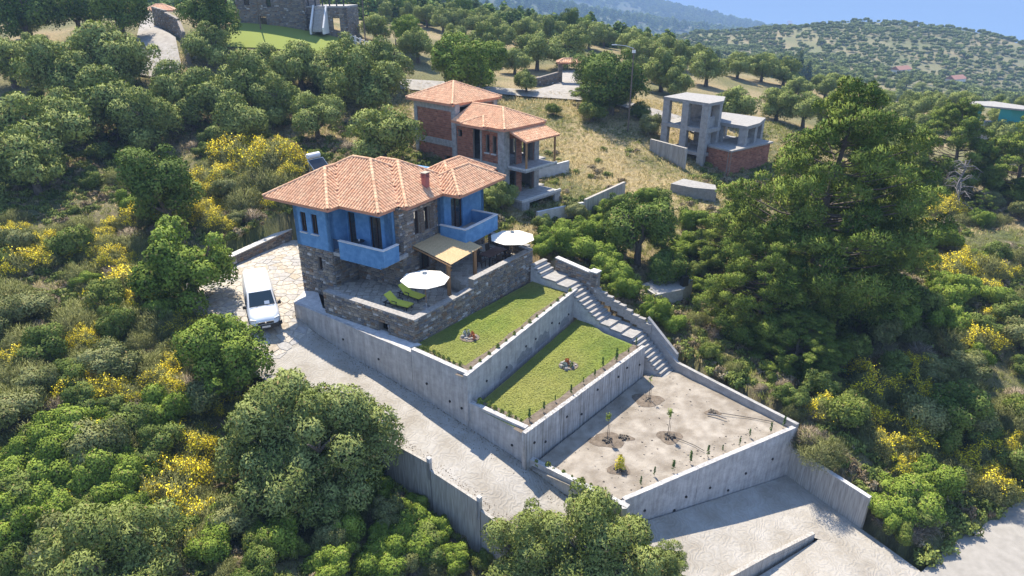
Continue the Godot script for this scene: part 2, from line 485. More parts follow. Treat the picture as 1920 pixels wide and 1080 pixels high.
# wall with openings [s0, s1, y0, y1] along its run; outer face on the line, thickness behind (to the left)
func holed_wall(b: B, x0: float, z0: float, x1: float, z1: float, y0: float, y1: float, thick: float, holes: Array) -> void:
	var run := Vector2(x1 - x0, z1 - z0)
	var length := run.length()
	var d := run / length
	var cuts := [0.0, length]
	for h in holes:
		cuts.append(clampf(h[0], 0, length))
		cuts.append(clampf(h[1], 0, length))
	cuts.sort()
	for i in cuts.size() - 1:
		if cuts[i + 1] - cuts[i] < 0.001: continue
		var mid: float = (cuts[i] + cuts[i + 1]) / 2.0
		var spans := [[y0, y1]]
		for h in holes:
			if mid > h[0] and mid < h[1]:
				var nxt := []
				for s in spans:
					if h[2] > s[0]: nxt.append([s[0], minf(h[2], s[1])])
					if h[3] < s[1]: nxt.append([maxf(h[3], s[0]), s[1]])
				spans = nxt
		for s in spans:
			if s[1] - s[0] > 0.001:
				slope_wall(b, x0 + d.x * cuts[i], z0 + d.y * cuts[i], x0 + d.x * cuts[i + 1], z0 + d.y * cuts[i + 1], s[1], s[1], s[0], s[0], thick)

var stone_mesh: ArrayMesh
var brick_mesh: ArrayMesh
var tile_mesh: ArrayMesh
var cap_mesh: ArrayMesh

func make_unit_meshes() -> void:
	var b := B.new()
	# unit stone: face outward along +z, chamfered
	var o := [Vector3(-0.5, -0.36, 0), Vector3(-0.36, -0.5, 0), Vector3(0.38, -0.5, 0), Vector3(0.5, -0.34, 0), Vector3(0.5, 0.38, 0), Vector3(0.36, 0.5, 0), Vector3(-0.38, 0.5, 0), Vector3(-0.5, 0.34, 0)]
	var top := []
	for p in o: top.append(Vector3(p.x * 0.8, p.y * 0.74, 1.0))
	for i in 8:
		var j := (i + 1) % 8
		b.quad(o[i], o[j], top[j], top[i])
		b.tri(top[i], top[j], Vector3(0.03, -0.02, 1.12))
	stone_mesh = b.mesh()
	b = B.new()
	b.obox(Transform3D(Basis(), Vector3(0, 0, 0.5)), Vector3(1, 1, 1))
	brick_mesh = b.mesh()
	tile_mesh = barrel(0.108, 0.09, 0.42, 6)
	cap_mesh = barrel(0.128, 0.108, 0.44, 7)

# half barrel along z from 0 (wide, low end) to -length, with a thick lip
func barrel(r0: float, r1: float, length: float, seg: int) -> ArrayMesh:
	var b := B.new()
	for k in seg:
		var a := PI * k / seg
		var e := PI * (k + 1) / seg
		var p0 := Vector3(cos(a) * r0, sin(a) * r0, 0)
		var p1 := Vector3(cos(e) * r0, sin(e) * r0, 0)
		var q0 := Vector3(cos(a) * r1, sin(a) * r1, -length)
		var q1 := Vector3(cos(e) * r1, sin(e) * r1, -length)
		b.quad(p0, p1, q1, q0)
		b.quad(p0, p0 * 0.8, p1 * 0.8, p1)
	return b.mesh()

# a facing of uneven stones in courses on a wall face, outward to the right of the run; holes as above
func facing(called: String, parent: Node, x0: float, z0: float, x1: float, z1: float, y0a: float, y1: float, holes: Array, bricks := false, y1b := NAN) -> void:
	var run := Vector2(x1 - x0, z1 - z0)
	var length := run.length()
	var d := Vector3(run.x / length, 0, run.y / length)
	var out := Vector3(-d.z, 0, d.x)
	var where := []
	var tint := []
	var y := y0a
	var row := 0
	if is_nan(y1b): y1b = y1
	while y < maxf(y1, y1b) - 0.05:
		var h := 0.2 if bricks else R.randf_range(0.11, 0.24)
		h = minf(h, maxf(y1, y1b) - y)
		var s := -0.16 if bricks and row % 2 == 1 else 0.0
		while s < length - 0.04:
			var w := 0.33 if bricks else R.randf_range(0.16, 0.5)
			var s0 := maxf(s, 0.0)
			var s1 := minf(s + w, length)
			s += w
			if s1 - s0 < 0.05 or y + h > lerpf(y1, y1b, (s0 + s1) / 2.0 / length) + 0.02: continue
			var spans := [[s0, s1]]
			for q in holes:
				if y + h * 0.6 > q[2] and y + h * 0.4 < q[3]:
					var nxt := []
					for p in spans:
						if q[0] > p[0]: nxt.append([p[0], minf(q[0], p[1])])
						if q[1] < p[1]: nxt.append([maxf(q[1], p[0]), p[1]])
					spans = nxt
			for p in spans:
				var pw: float = p[1] - p[0]
				if pw < 0.04: continue
				var at: Vector3 = Vector3(x0, y + h / 2.0, z0) + d * ((p[0] + p[1]) / 2.0)
				var deep := R.randf_range(0.008, 0.014) if bricks else R.randf_range(0.03, 0.08)
				var gap := 0.02 if bricks else 0.028
				where.append(Transform3D(Basis(d * (pw - gap), Vector3.UP * (h - gap), out * deep), at))
				tint.append(brick_tone() if bricks else stone_tone())
		y += h
		row += 1
	many(called, brick_mesh if bricks else stone_mesh, M.brick if bricks else M.stone, where, tint, parent)

func brick_tone() -> Color:
	return Color(0.29, 0.105, 0.06).lerp(Color(0.45, 0.19, 0.11), R.randf()) * R.randf_range(0.8, 1.1)

func stone_tone() -> Color:
	var k := R.randf()
	var c := Color(0.27, 0.235, 0.195)
	if k < 0.25: c = Color(0.36, 0.30, 0.225)
	elif k < 0.45: c = Color(0.21, 0.205, 0.205)
	elif k < 0.55: c = Color(0.30, 0.20, 0.125)
	elif k < 0.61: c = Color(0.52, 0.49, 0.45)
	return c * R.randf_range(0.75, 1.3)

func tile_tone() -> Color:
	var k := R.randf()
	var c := Color(0.72, 0.425, 0.25)
	if k < 0.2: c = Color(0.76, 0.48, 0.29)
	elif k < 0.32: c = Color(0.66, 0.36, 0.20)
	elif k < 0.36: c = Color(0.75, 0.49, 0.29)
	return c * R.randf_range(0.88, 1.12)

# hipped roofs over rectangles [u0,u1,v0,v1] that run into one another. Local axes: x = u, z = -v.
func roof_height(rects: Array, u: float, v: float) -> Array:   # [height over eave, rect, side]
	var best := [-1.0, -1, -1]
	for i in rects.size():
		var r: Array = rects[i]
		var m := [v - r[2], r[1] - u, r[3] - v, u - r[0]]
		var k := 0
		for j in 4:
			if m[j] < m[k]: k = j
		if m[k] > best[0]: best = [m[k], i, k]
	return best

func roof(parent: Node3D, rects: Array, eave: float, slope: float, clip_u := -1000.0) -> Node3D:
	var us := []
	var vs := []
	if clip_u > -999.0: us.append(clip_u)
	for r in rects:
		us.append_array([r[0], r[1]])
		vs.append_array([r[2], r[3]])
	us = cuts_of(us)
	vs = cuts_of(vs)
	var bed := B.new()
	var solid := {}
	for i in us.size() - 1:
		for j in vs.size() - 1:
			if us[i] > clip_u - 0.01 and roof_height(rects, (us[i] + us[i + 1]) / 2.0, (vs[j] + vs[j + 1]) / 2.0)[0] > 0.0: solid[Vector2i(i, j)] = true
	for k in solid:
		var p := []
		for q in [[0, 0], [1, 0], [1, 1], [0, 1]]:
			var u: float = us[k.x + q[0]]
			var v: float = vs[k.y + q[1]]
			p.append(Vector3(u, eave + maxf(roof_height(rects, u, v)[0], 0.0) * slope, -v))
		bed.quad(p[0], p[1], p[2], p[3])
		var f := []
		for q in p: f.append(Vector3(q.x, eave - 0.16, q.z))
		bed.quad(f[3], f[2], f[1], f[0])
		for e in [[Vector2i(0, -1), 0, 1], [Vector2i(1, 0), 1, 2], [Vector2i(0, 1), 2, 3], [Vector2i(-1, 0), 3, 0]]:
			if not solid.has(k + e[0]): bed.quad(f[e[1]], f[e[2]], Vector3(p[e[2]].x, eave, p[e[2]].z), Vector3(p[e[1]].x, eave, p[e[1]].z))
	var top := part("roof", bed, M.tile_bed, parent)
	var where := []
	var tint := []
	var along := [Vector3(1, 0, 0), Vector3(0, 0, -1), Vector3(-1, 0, 0), Vector3(0, 0, 1)]
	var inward := [Vector3(0, 0, -1), Vector3(-1, 0, 0), Vector3(0, 0, 1), Vector3(1, 0, 0)]
	var rise := 1.0 / sqrt(1.0 + slope * slope)
	for i in rects.size():
		var r: Array = rects[i]
		var corners := [Vector3(r[0], 0, -r[2]), Vector3(r[1], 0, -r[2]), Vector3(r[1], 0, -r[3]), Vector3(r[0], 0, -r[3])]
		for side in 4:
			var length: float = (corners[(side + 1) % 4] - corners[side]).length()
			var cols := int(length / 0.235)
			var up: Vector3 = (inward[side] + Vector3.UP * slope).normalized()
			var out: Vector3 = along[side].cross(-up).normalized()
			if out.y < 0.0: out = -out
			for a in cols:
				var row := 0
				while true:
					var run := (row * 0.335 - 0.05) * rise
					var p: Vector3 = corners[side] + along[side] * ((a + 0.5) * length / cols) + inward[side] * run
					if run > minf(r[1] - r[0], r[3] - r[2]) / 2.0 + 0.05: break
					row += 1
					var m: Vector3 = p + inward[side] * 0.17
					var h := roof_height(rects, m.x, -m.z)
					if h[1] != i or h[2] != side or m.x < clip_u: continue
					p.y = eave + run * slope + 0.012
					var tilt := up.rotated(along[side], R.randf_range(-0.012, 0.012))
					var ax := out.cross(-tilt).normalized()
					where.append(Transform3D(Basis(ax, out, -tilt), p + along[side] * R.randf_range(-0.008, 0.008)))
					tint.append(tile_tone())
	many("roof_tiles", tile_mesh, M.tile, where, tint, top)
	# caps on hips and ridges where they show
	where = []
	tint = []
	for i in rects.size():
		var r: Array = rects[i]
		var w := minf(r[1] - r[0], r[3] - r[2]) / 2.0
		var lines := []
		for q in [[0, 2, 1, 1], [1, 2, -1, 1], [1, 3, -1, -1], [0, 3, 1, -1]]:
			lines.append([Vector3(r[q[0]], 0, -r[q[1]]), Vector3(r[q[0]] + q[2] * w, w * slope, -(r[q[1]] + q[3] * w))])
		if r[1] - r[0] > r[3] - r[2]: lines.append([Vector3(r[0] + w, w * slope, -(r[2] + w)), Vector3(r[1] - w, w * slope, -(r[2] + w))])
		else: lines.append([Vector3(r[0] + w, w * slope, -(r[2] + w)), Vector3(r[0] + w, w * slope, -(r[3] - w))])
		for l in lines:
			var d: Vector3 = l[1] - l[0]
			var n := int(d.length() / 0.36)
			var dir := d.normalized()
			for k in n:
				var p: Vector3 = l[0] + d * (k + 0.0) / n
				var m: Vector3 = l[0] + d * (k + 0.5) / n
				if m.x < clip_u or roof_height(rects, m.x, -m.z)[0] * slope > m.y + 0.02: continue
				var x := dir.cross(Vector3.UP).normalized()
				where.append(Transform3D(Basis(x, x.cross(dir).normalized(), -dir), p + Vector3.UP * (eave + 0.05)))
				tint.append(tile_tone())
	many("ridge_caps", cap_mesh, M.tile, where, tint, top)
	return top

func cuts_of(a: Array) -> Array:
	a.sort()
	var out := [a[0]]
	for x in a:
		var last: float = out[-1]
		if x - last < 0.01: continue
		var n := ceili((x - last) / 0.35)
		for k in n: out.append(last + (x - last) * (k + 1) / n)
	return out

# window or glazed door set in an opening: at the middle of its sill, facing +z
func window(called: String, parent: Node3D, at: Vector3, turn: float, w: float, h: float, leaves: int, curtain := 0.0) -> void:
	var fr := B.new()
	var t := Transform3D(Basis(Vector3.UP, turn), at)
	var e := 0.07
	fr.obox(t * Transform3D(Basis(), Vector3(0, e / 2, 0)), Vector3(w, e, 0.09))
	fr.obox(t * Transform3D(Basis(), Vector3(0, h - e / 2, 0)), Vector3(w, e, 0.09))
	for k in leaves + 1:
		fr.obox(t * Transform3D(Basis(), Vector3(-w / 2 + e / 2 + (w - e) * k / leaves, h / 2, 0)), Vector3(e, h - 2 * e, 0.09))
	var o := part(called, fr, M.frame_dark, parent)
	for k in leaves:
		var g := B.new()
		g.obox(t * Transform3D(Basis(), Vector3(-w / 2 + (w) * (k + 0.5) / leaves, h / 2, -0.012)), Vector3(w / leaves - e, h - 2 * e, 0.02))
		part("pane", g, M.pane_glass, o)

	if curtain > 0.0:
		var g := B.new()
		for k in 8:
			g.obox(t * Transform3D(Basis(Vector3.UP, 0.5 if k % 2 else -0.5), Vector3(-w / 2 + w * curtain * (k + 0.5) / 8.0, h * 0.5, -0.17)), Vector3(w * curtain / 7.0, h * 0.94, 0.012))
		part("curtain", g, M.curtain, o)

# ---------------------------------------------------------------- the terraced garden
const WALL := [-14.2, -41.0, 0.794, 0.608]
func on_wall(s: float) -> Vector2:
	return Vector2(WALL[0] + WALL[2] * s, WALL[1] + WALL[3] * s)

func weep(parent: Node3D, x: float, y: float, z: float, nx: float, nz: float) -> void:
	var b := B.new()
	var n := Vector3(nx, 0, nz).normalized()
	var p := Vector3(x, y, z)
	var side := n.cross(Vector3.UP)
	b.tube([p - n * 0.1, p + n * 0.05, p + n * 0.052, p - n * 0.02], [0.075, 0.075, 0.055, 0.05], 10)
	part("weep_pipe", b, M.pipe, parent)

# a cast wall in pours: panels with open joints, each a few millimetres out of line
func pour(home: Node3D, a: Vector2, e: Vector2, t0: float, t1: float, f0: float, f1: float, thick: float, mat: Material = null) -> void:
	var k := maxi(1, roundi((e - a).length() / 2.5))
	var d := (e - a).normalized()
	var n := Vector2(-d.y, d.x)
	for i in k:
		var u := float(i) / k
		var w := float(i + 1) / k
		var o := n * R.randf_range(-0.006, 0.006)
		var p := a.lerp(e, u) + o + d * 0.006
		var q := a.lerp(e, w) + o - d * 0.006
		var dt := R.randf_range(-0.012, 0.012)
		var b := B.new()
		slope_wall(b, p.x, p.y, q.x, q.y, lerpf(t0, t1, u) + dt, lerpf(t0, t1, w) + dt, lerpf(f0, f1, u), lerpf(f0, f1, w), thick)
		part("panel", b, mat if mat else M.concrete, home)

func make_garden() -> void:
	# the long wall beside the drive, in four panels
	var t := thing("retaining_wall", "long grey concrete wall along the sloping driveway, stepping down panel by panel", "wall")
	var feet := [-1.7, -3.2, -4.3, -5.2, -6.6]
	var ends := [0.0, 10.42, 14.75, 18.78, 25.0]
	var tops := [[0.3, 0.3], [0.5, 0.42], [-1.42, -1.42], [-3.3, -3.4]]
	for i in 4:
		pour(t, on_wall(ends[i]), on_wall(ends[i + 1] - 0.012), tops[i][0], tops[i][1], feet[i] - 0.9, feet[i + 1] - 0.9, 0.3)
	var nose := B.new()
	var curve := PackedVector2Array([Vector2(-14.2, -41.0), Vector2(-14.62, -41.25), Vector2(-14.85, -41.6), Vector2(-14.8, -42.0), Vector2(-14.4, -42.3), Vector2(-14.02, -41.24)])
	nose.prism(curve, -2.0, 0.28)
	part("rounded_end", nose, M.concrete, t)
	for w in [[4.2, -0.9], [11.6, -1.4], [13.4, -1.9], [14.3, -2.0], [7.5, -1.2], [17.9, -2.9]]:
		var p := on_wall(w[0])
		weep(t, p.x, w[1], p.y, -0.608, 0.794)
	# the three cross walls
	var defs := [["terrace_wall", "pale concrete wall between the upper and the middle lawn with damp patches at its foot", -2.47, -31.82, 4.63, -43.42, 0.42, 0.46, -2.6, [[0.14, -0.9], [0.3, -1.1], [0.47, -0.75], [0.56, -0.8], [0.72, -0.6], [0.8, -1.1], [0.9, -1.0]]],
		["terrace_wall", "streaked concrete wall between the middle lawn and the bare earth plot", 0.71, -29.12, 8.64, -38.42, -1.42, -1.4, -5.0, [[0.06, -2.4], [0.14, -2.9], [0.3, -2.3], [0.42, -2.9], [0.55, -2.0], [0.74, -2.2], [0.82, -2.0], [0.95, -2.5]]],
		["terrace_wall", "tallest concrete wall holding the bare earth plot above the lower drive", 5.62, -26.42, 16.42, -32.36, -3.45, -3.36, -8.0, [[0.11, -4.7], [0.34, -5.0], [0.48, -5.1], [0.70, -5.2], [0.87, -5.0], [0.28, -5.6], [0.6, -5.9]]]]
	for d in defs:
		var w := thing(d[0], d[1], "wall")
		var n := Vector2(-(d[5] - d[3]), d[4] - d[2]).normalized()
		pour(w, Vector2(d[2], d[3]), Vector2(d[4], d[5]), d[6], d[7], d[8], d[8], 0.26, M.concrete_runs if d[1].begins_with("streaked") else M.concrete)
		for h in d[9]:
			weep(w, lerpf(d[2], d[4], h[0]), h[1], lerpf(d[3], d[5], h[0]), n.x, n.y)
		if d[6] > 0.0:   # outlined damp patches that the photograph shows at the foot of this wall
			for s in [[0.30, 1.5, 0.62], [0.46, 2.0, 0.75], [0.63, 2.0, 0.9], [0.86, 1.4, 0.7]]:
				var k := B.new()
				var mid := Vector3(lerpf(d[2], d[4], s[0]), -1.62, lerpf(d[3], d[5], s[0])) + Vector3(n.x, 0, n.y) * 0.005
				var run := Vector3(d[4] - d[2], 0, d[5] - d[3]).normalized()
				var prev: Vector3 = mid - run * s[1] * 0.5
				for j in range(1, 13):
					var a := PI * j / 12.0
					var p: Vector3 = mid - run * (s[1] * 0.5 * cos(a)) + Vector3.UP * (s[2] * pow(sin(a), 0.7) * (0.9 + 0.15 * sin(j * 2.3 + s[1] * 5.0)))
					k.tri(mid, p, prev)
					prev = p
				part("damp_patch", k, M.stain, w)
	# short corner between the long wall and the tall one
	var cw := B.new()
	var q0 := on_wall(25.0)
	slope_wall(cw, q0.x, q0.y, 5.62, -26.42, -3.42, -3.45, -8.0, -8.0, 0.26)
	tag(part("terrace_wall", cw, M.concrete, self), "short bevelled concrete wall at the near corner of the bare earth plot", "wall")
	# right side of the plot
	var rw := B.new()
	slope_wall(rw, 16.42, -32.36, 10.95, -39.05, -3.18, -3.0, -5.0, -5.0, -0.24)
	slope_wall(rw, 10.95, -39.05, 9.6, -40.6, -3.0, -1.6, -5.0, -4.0, -0.24)
	tag(part("garden_wall", rw, M.concrete_old, self), "low concrete kerb wall on the right side of the bare earth plot", "wall")
	# wing wall by the lower drive
	var ew := thing("wing_wall", "brown board-marked concrete wing wall at the right of the lower drive", "wall")
	var eb := B.new()
	slope_wall(eb, 16.36, -32.36, 19.15, -28.5, -4.9, -5.2, -9.0, -9.0, 0.24)
	part("panel", eb, M.concrete_boards, ew)
	eb = B.new()
	slope_wall(eb, 16.36, -32.36, 19.15, -28.5, -4.86, -5.16, -4.9, -5.2, 0.26)
	part("coping", eb, M.concrete_plain, ew)
	var lw := thing("low_wall", "free-standing low concrete wall with a pointed end in front of the lower drive", "wall")
	var lb := B.new()
	slope_wall(lb, 8.6, -22.85, 13.3, -25.75, -5.95, -6.25, -9.4, -9.4, 0.2)
	part("panel", lb, M.concrete_boards, lw)
	lb = B.new()
	slope_wall(lb, 13.31, -25.757, 16.1, -27.45, -6.32, -6.62, -9.4, -9.4, 0.2)
	part("panel", lb, M.concrete_boards, lw)
	# stepped wall left of the drive
	var sw := thing("stepped_wall", "concrete retaining wall with stepped top left of the sloping driveway", "wall")
	for s in [[-11.6, -33.0, -7.05, -30.45, -2.05, -2.25, -5.5], [-7.0, -30.38, -4.3, -28.4, -2.68, -2.8, -6.5], [-4.25, -28.32, -1.6, -26.1, -3.2, -3.35, -7.3], [-1.55, -26.02, 0.9, -23.9, -3.78, -4.05, -8.0]]:
		var b := B.new()
		slope_wall(b, s[0], s[1], s[2], s[3], s[4], s[5], s[6], s[6], 0.16)
		part("panel", b, M.concrete_boards, sw)
		b = B.new()
		var dir := Vector2(s[2] - s[0], s[3] - s[1]).normalized()
		slope_wall(b, s[2] - dir.x * 0.2, s[3] - dir.y * 0.2, s[2] - dir.x * 0.002, s[3] - dir.y * 0.002, s[5] + 0.3, s[5] + 0.28, s[5] - 1.1, s[5] - 1.1, 0.19)
		part("end_post", b, M.concrete_plain, sw)
	# ground sheets
	var drive := PackedVector2Array([Vector2(-26, -46.2), Vector2(-21.5, -48.9), Vector2(-18.75, -54.4), Vector2(-12.5, -53.5), Vector2(-14.6, -43.6), Vector2(-14.5, -42.2), Vector2(-14.9, -41.9), Vector2(-14.85, -41.5), Vector2(-14.2, -41.02), Vector2(5.6, -26.3), Vector2(16.4, -32.3), Vector2(19.2, -28.4), Vector2(21.0, -25.9), Vector2(16.1, -27.42), Vector2(8.6, -22.9), Vector2(4.8, -20.2), Vector2(0.9, -23.9), Vector2(-1.6, -26.1), Vector2(-4.3, -28.4), Vector2(-7.05, -30.45), Vector2(-11.6, -33.0), Vector2(-17.6, -36.4)])
	structure("driveway", sheet(drive, 0.5, "drive"), M.drive)
	var asph := PackedVector2Array([Vector2(16.5, -18), Vector2(19.0, -22.5), Vector2(20.6, -25.5), Vector2(21.9, -26.5), Vector2(24.5, -28.3), Vector2(27.5, -29.9), Vector2(32, -32.6), Vector2(46, -42), Vector2(70, -56), Vector2(70, -8), Vector2(14, -8)])
	structure("asphalt_road", sheet(asph, 2.0, "road", -0.02), M.asphalt)
	var apron := PackedVector2Array([Vector2(8.7, -22.7), Vector2(16.1, -27.25), Vector2(16.3, -27.36), Vector2(21.0, -25.9), Vector2(21.6, -24.0), Vector2(19.0, -20), Vector2(15, -15), Vector2(8, -15)])
	structure("concrete_apron", sheet(apron, 0.5, "apron", 0.0), M.drive)
	var lw0 := []
	var lt0 := []
	for k in 1500:
		var s := R.randf_range(0.5, 25.0)
		var p := on_wall(s) + Vector2(-0.608, 0.794) * (0.03 + 1.1 * pow(R.randf(), 3.0)) if k < 1000 else Vector2(-7.0, -30.3).lerp(Vector2(0.7, -24.0), R.randf()) + Vector2(0.59, -0.81) * (0.2 + 0.9 * pow(R.randf(), 2.0))
		lw0.append(Transform3D(Basis(Vector3.UP, R.randf() * TAU) * Basis(Vector3.RIGHT, -PI / 2) * Basis.from_scale(Vector3(0.05, 0.035, 0.02) * R.randf_range(0.4, 1.3)), Vector3(p.x, drive_level(p.x, p.y), p.y)))
		lt0.append(Color(0.26, 0.205, 0.14) * R.randf_range(0.5, 1.3))
	tag(many("leaf_litter", stone_mesh, M.stone, lw0, lt0), "dry leaves and crumbs of soil along the foot of the driveway walls", "litter", "", "stuff")
	# paved yard: irregular flags by the van
	flags("flagstone", PackedVector2Array([Vector2(-25.5, -46.4), Vector2(-21.5, -48.8), Vector2(-18.8, -54.2), Vector2(-13.2, -53.3), Vector2(-14.9, -43.6), Vector2(-14.75, -42.2), Vector2(-15.1, -41.9), Vector2(-15.0, -41.3), Vector2(-13.4, -40.3), Vector2(-14.6, -37.0), Vector2(-16.9, -36.3)]), 0.62, "drive", 300)
	var slab := PackedVector2Array([Vector2(-14.75, -42.0), Vector2(-14.55, -41.4), Vector2(-14.2, -41.26), Vector2(-6.2, -35.1), Vector2(-5.4, -35.6), Vector2(-12.6, -40.6), Vector2(-13.6, -43.2), Vector2(-14.6, -43.4)])
	var sb := B.new()
	sb.prism(slab, -1.2, 0.306)
	structure("pavement", sb, M.concrete_plain)
	# lawns, plot, beds
	var lawn1 := PackedVector2Array([Vector2(-5.95, -34.85), Vector2(-2.75, -32.3), Vector2(4.4, -43.5), Vector2(3.4, -44.3), Vector2(1.75, -45.6), Vector2(-5.75, -35.8)])
	structure("upper_lawn", sheet(lawn1, 0.21, "lawn1", 0.0, "turf"), M.turf)
	var lawn2 := PackedVector2Array([Vector2(-2.1, -31.75), Vector2(0.5, -29.6), Vector2(8.4, -38.5), Vector2(6.2, -40.6), Vector2(4.86, -43.2)])
	structure("middle_lawn", sheet(lawn2, 0.21, "lawn2", 0.0, "turf"), M.turf)
	var plot := PackedVector2Array([Vector2(0.95, -29.1), Vector2(4.4, -26.7), Vector2(5.6, -26.7), Vector2(16.3, -32.5), Vector2(10.9, -39.1), Vector2(9.9, -38.2), Vector2(8.9, -38.6)])
	structure("earth_plot", sheet(plot, 0.3, "plot"), M.earth)
	for e in [[[-5.7, -34.92, -2.75, -32.62, 0.5], "lawn1", 0.25], [[-2.72, -32.0, 4.36, -43.58, 0.5], "lawn1", 0.25], [[-1.9, -31.95, 0.55, -30.0, 0.45], "lawn2", -1.55], [[0.5, -29.36, 8.38, -38.58, 0.62], "lawn2", -1.55]]:
		var l: Array = e[0]
		var d := Vector2(l[2] - l[0], l[3] - l[1]).normalized()
		var n: Vector2 = Vector2(d.y, -d.x) * l[4]
		var poly := PackedVector2Array()
		for k in 13:
			poly.append(Vector2(l[0], l[1]).lerp(Vector2(l[2], l[3]), k / 12.0))
		for k in range(12, -1, -1):
			poly.append(Vector2(l[0], l[1]).lerp(Vector2(l[2], l[3]), k / 12.0) + n * R.randf_range(0.75, 1.2))
		structure("planting_bed", sheet(poly, 0.3, e[1], 0.03), M.wet_earth)
	make_stairs()
	make_terrace()
	make_planting()

# irregular paving: cells round jittered points, each flag its own piece
func flags(called: String, poly: PackedVector2Array, size: float, kind: String, most: int) -> void:
	var lo := poly[0]
	var hi := poly[0]
	for p in poly:
		lo = lo.min(p)
		hi = hi.max(p)
	var pts := []
	var nx := int((hi.x - lo.x) / size) + 3
	var nz := int((hi.y - lo.y) / size) + 3
	for j in nz:
		for i in nx:
			pts.append(lo + Vector2(i - 1 + R.randf_range(0.02, 0.98), j - 1 + R.randf_range(0.02, 0.98)) * size)
	var home := thing("paved_yard", "pale crazy paving of irregular flagstones round the white van", "paving")
	home.set_meta("kind", "structure")
	var rest := B.new()
	var made := 0
	var order := []
	for k in pts.size():
		if inside(pts[k], poly): order.append(k)
	order.sort_custom(func(a, b): return pts[a].y > pts[b].y)
	for k in order:
		var p: Vector2 = pts[k]
		var cell := PackedVector2Array([p + Vector2(-1.5, -1.5), p + Vector2(1.5, -1.5), p + Vector2(1.5, 1.5), p + Vector2(-1.5, 1.5)])
		for dj in range(-2, 3):
			for di in range(-2, 3):
				var m: int = k + dj * nx + di
				if m == k or m < 0 or m >= pts.size(): continue
				var q: Vector2 = pts[m]
				var mid := (p + q) / 2.0
				var d := (q - p).normalized()
				cell = clip(cell, mid - d * 0.022, d)
		var got := Geometry2D.intersect_polygons(cell, poly)
		if got.is_empty(): continue
		var g: PackedVector2Array = got[0]
		var b := rest if made >= most else B.new()
		var c := Vector2.ZERO
		for q in g: c += q / g.size()
		var lift := R.randf_range(0.02, 0.035)
		var mid3 := Vector3(c.x, level(kind, c.x, c.y) + lift, c.y)
		for i in g.size():
			var a := g[i]
			var e := g[(i + 1) % g.size()]
			var a3 := Vector3(a.x, level(kind, a.x, a.y), a.y)
			var e3 := Vector3(e.x, level(kind, e.x, e.y), e.y)
			b.tri(mid3, a3 + Vector3.UP * lift, e3 + Vector3.UP * lift)
			b.quad(a3 - Vector3.UP * 0.05, e3 - Vector3.UP * 0.05, e3 + Vector3.UP * lift, a3 + Vector3.UP * lift)
		if made < most: part(called, b, [M.flag_pale, M.flag_tan, M.flag_grey, M.flag_pale][R.randi() % 4], home)
		made += 1
	if rest.v.size(): part("further_flagstones", rest, M.flag_pale, home).set_meta("kind", "stuff")

func clip(poly: PackedVector2Array, at: Vector2, n: Vector2) -> PackedVector2Array:
	var out := PackedVector2Array()
	for i in poly.size():
		var a := poly[i]
		var b := poly[(i + 1) % poly.size()]
		var da := (a - at).dot(n)
		var db := (b - at).dot(n)
		if da <= 0: out.append(a)
		if (da < 0 and db > 0) or (da > 0 and db < 0): out.append(a.lerp(b, da / (da - db)))
	return out

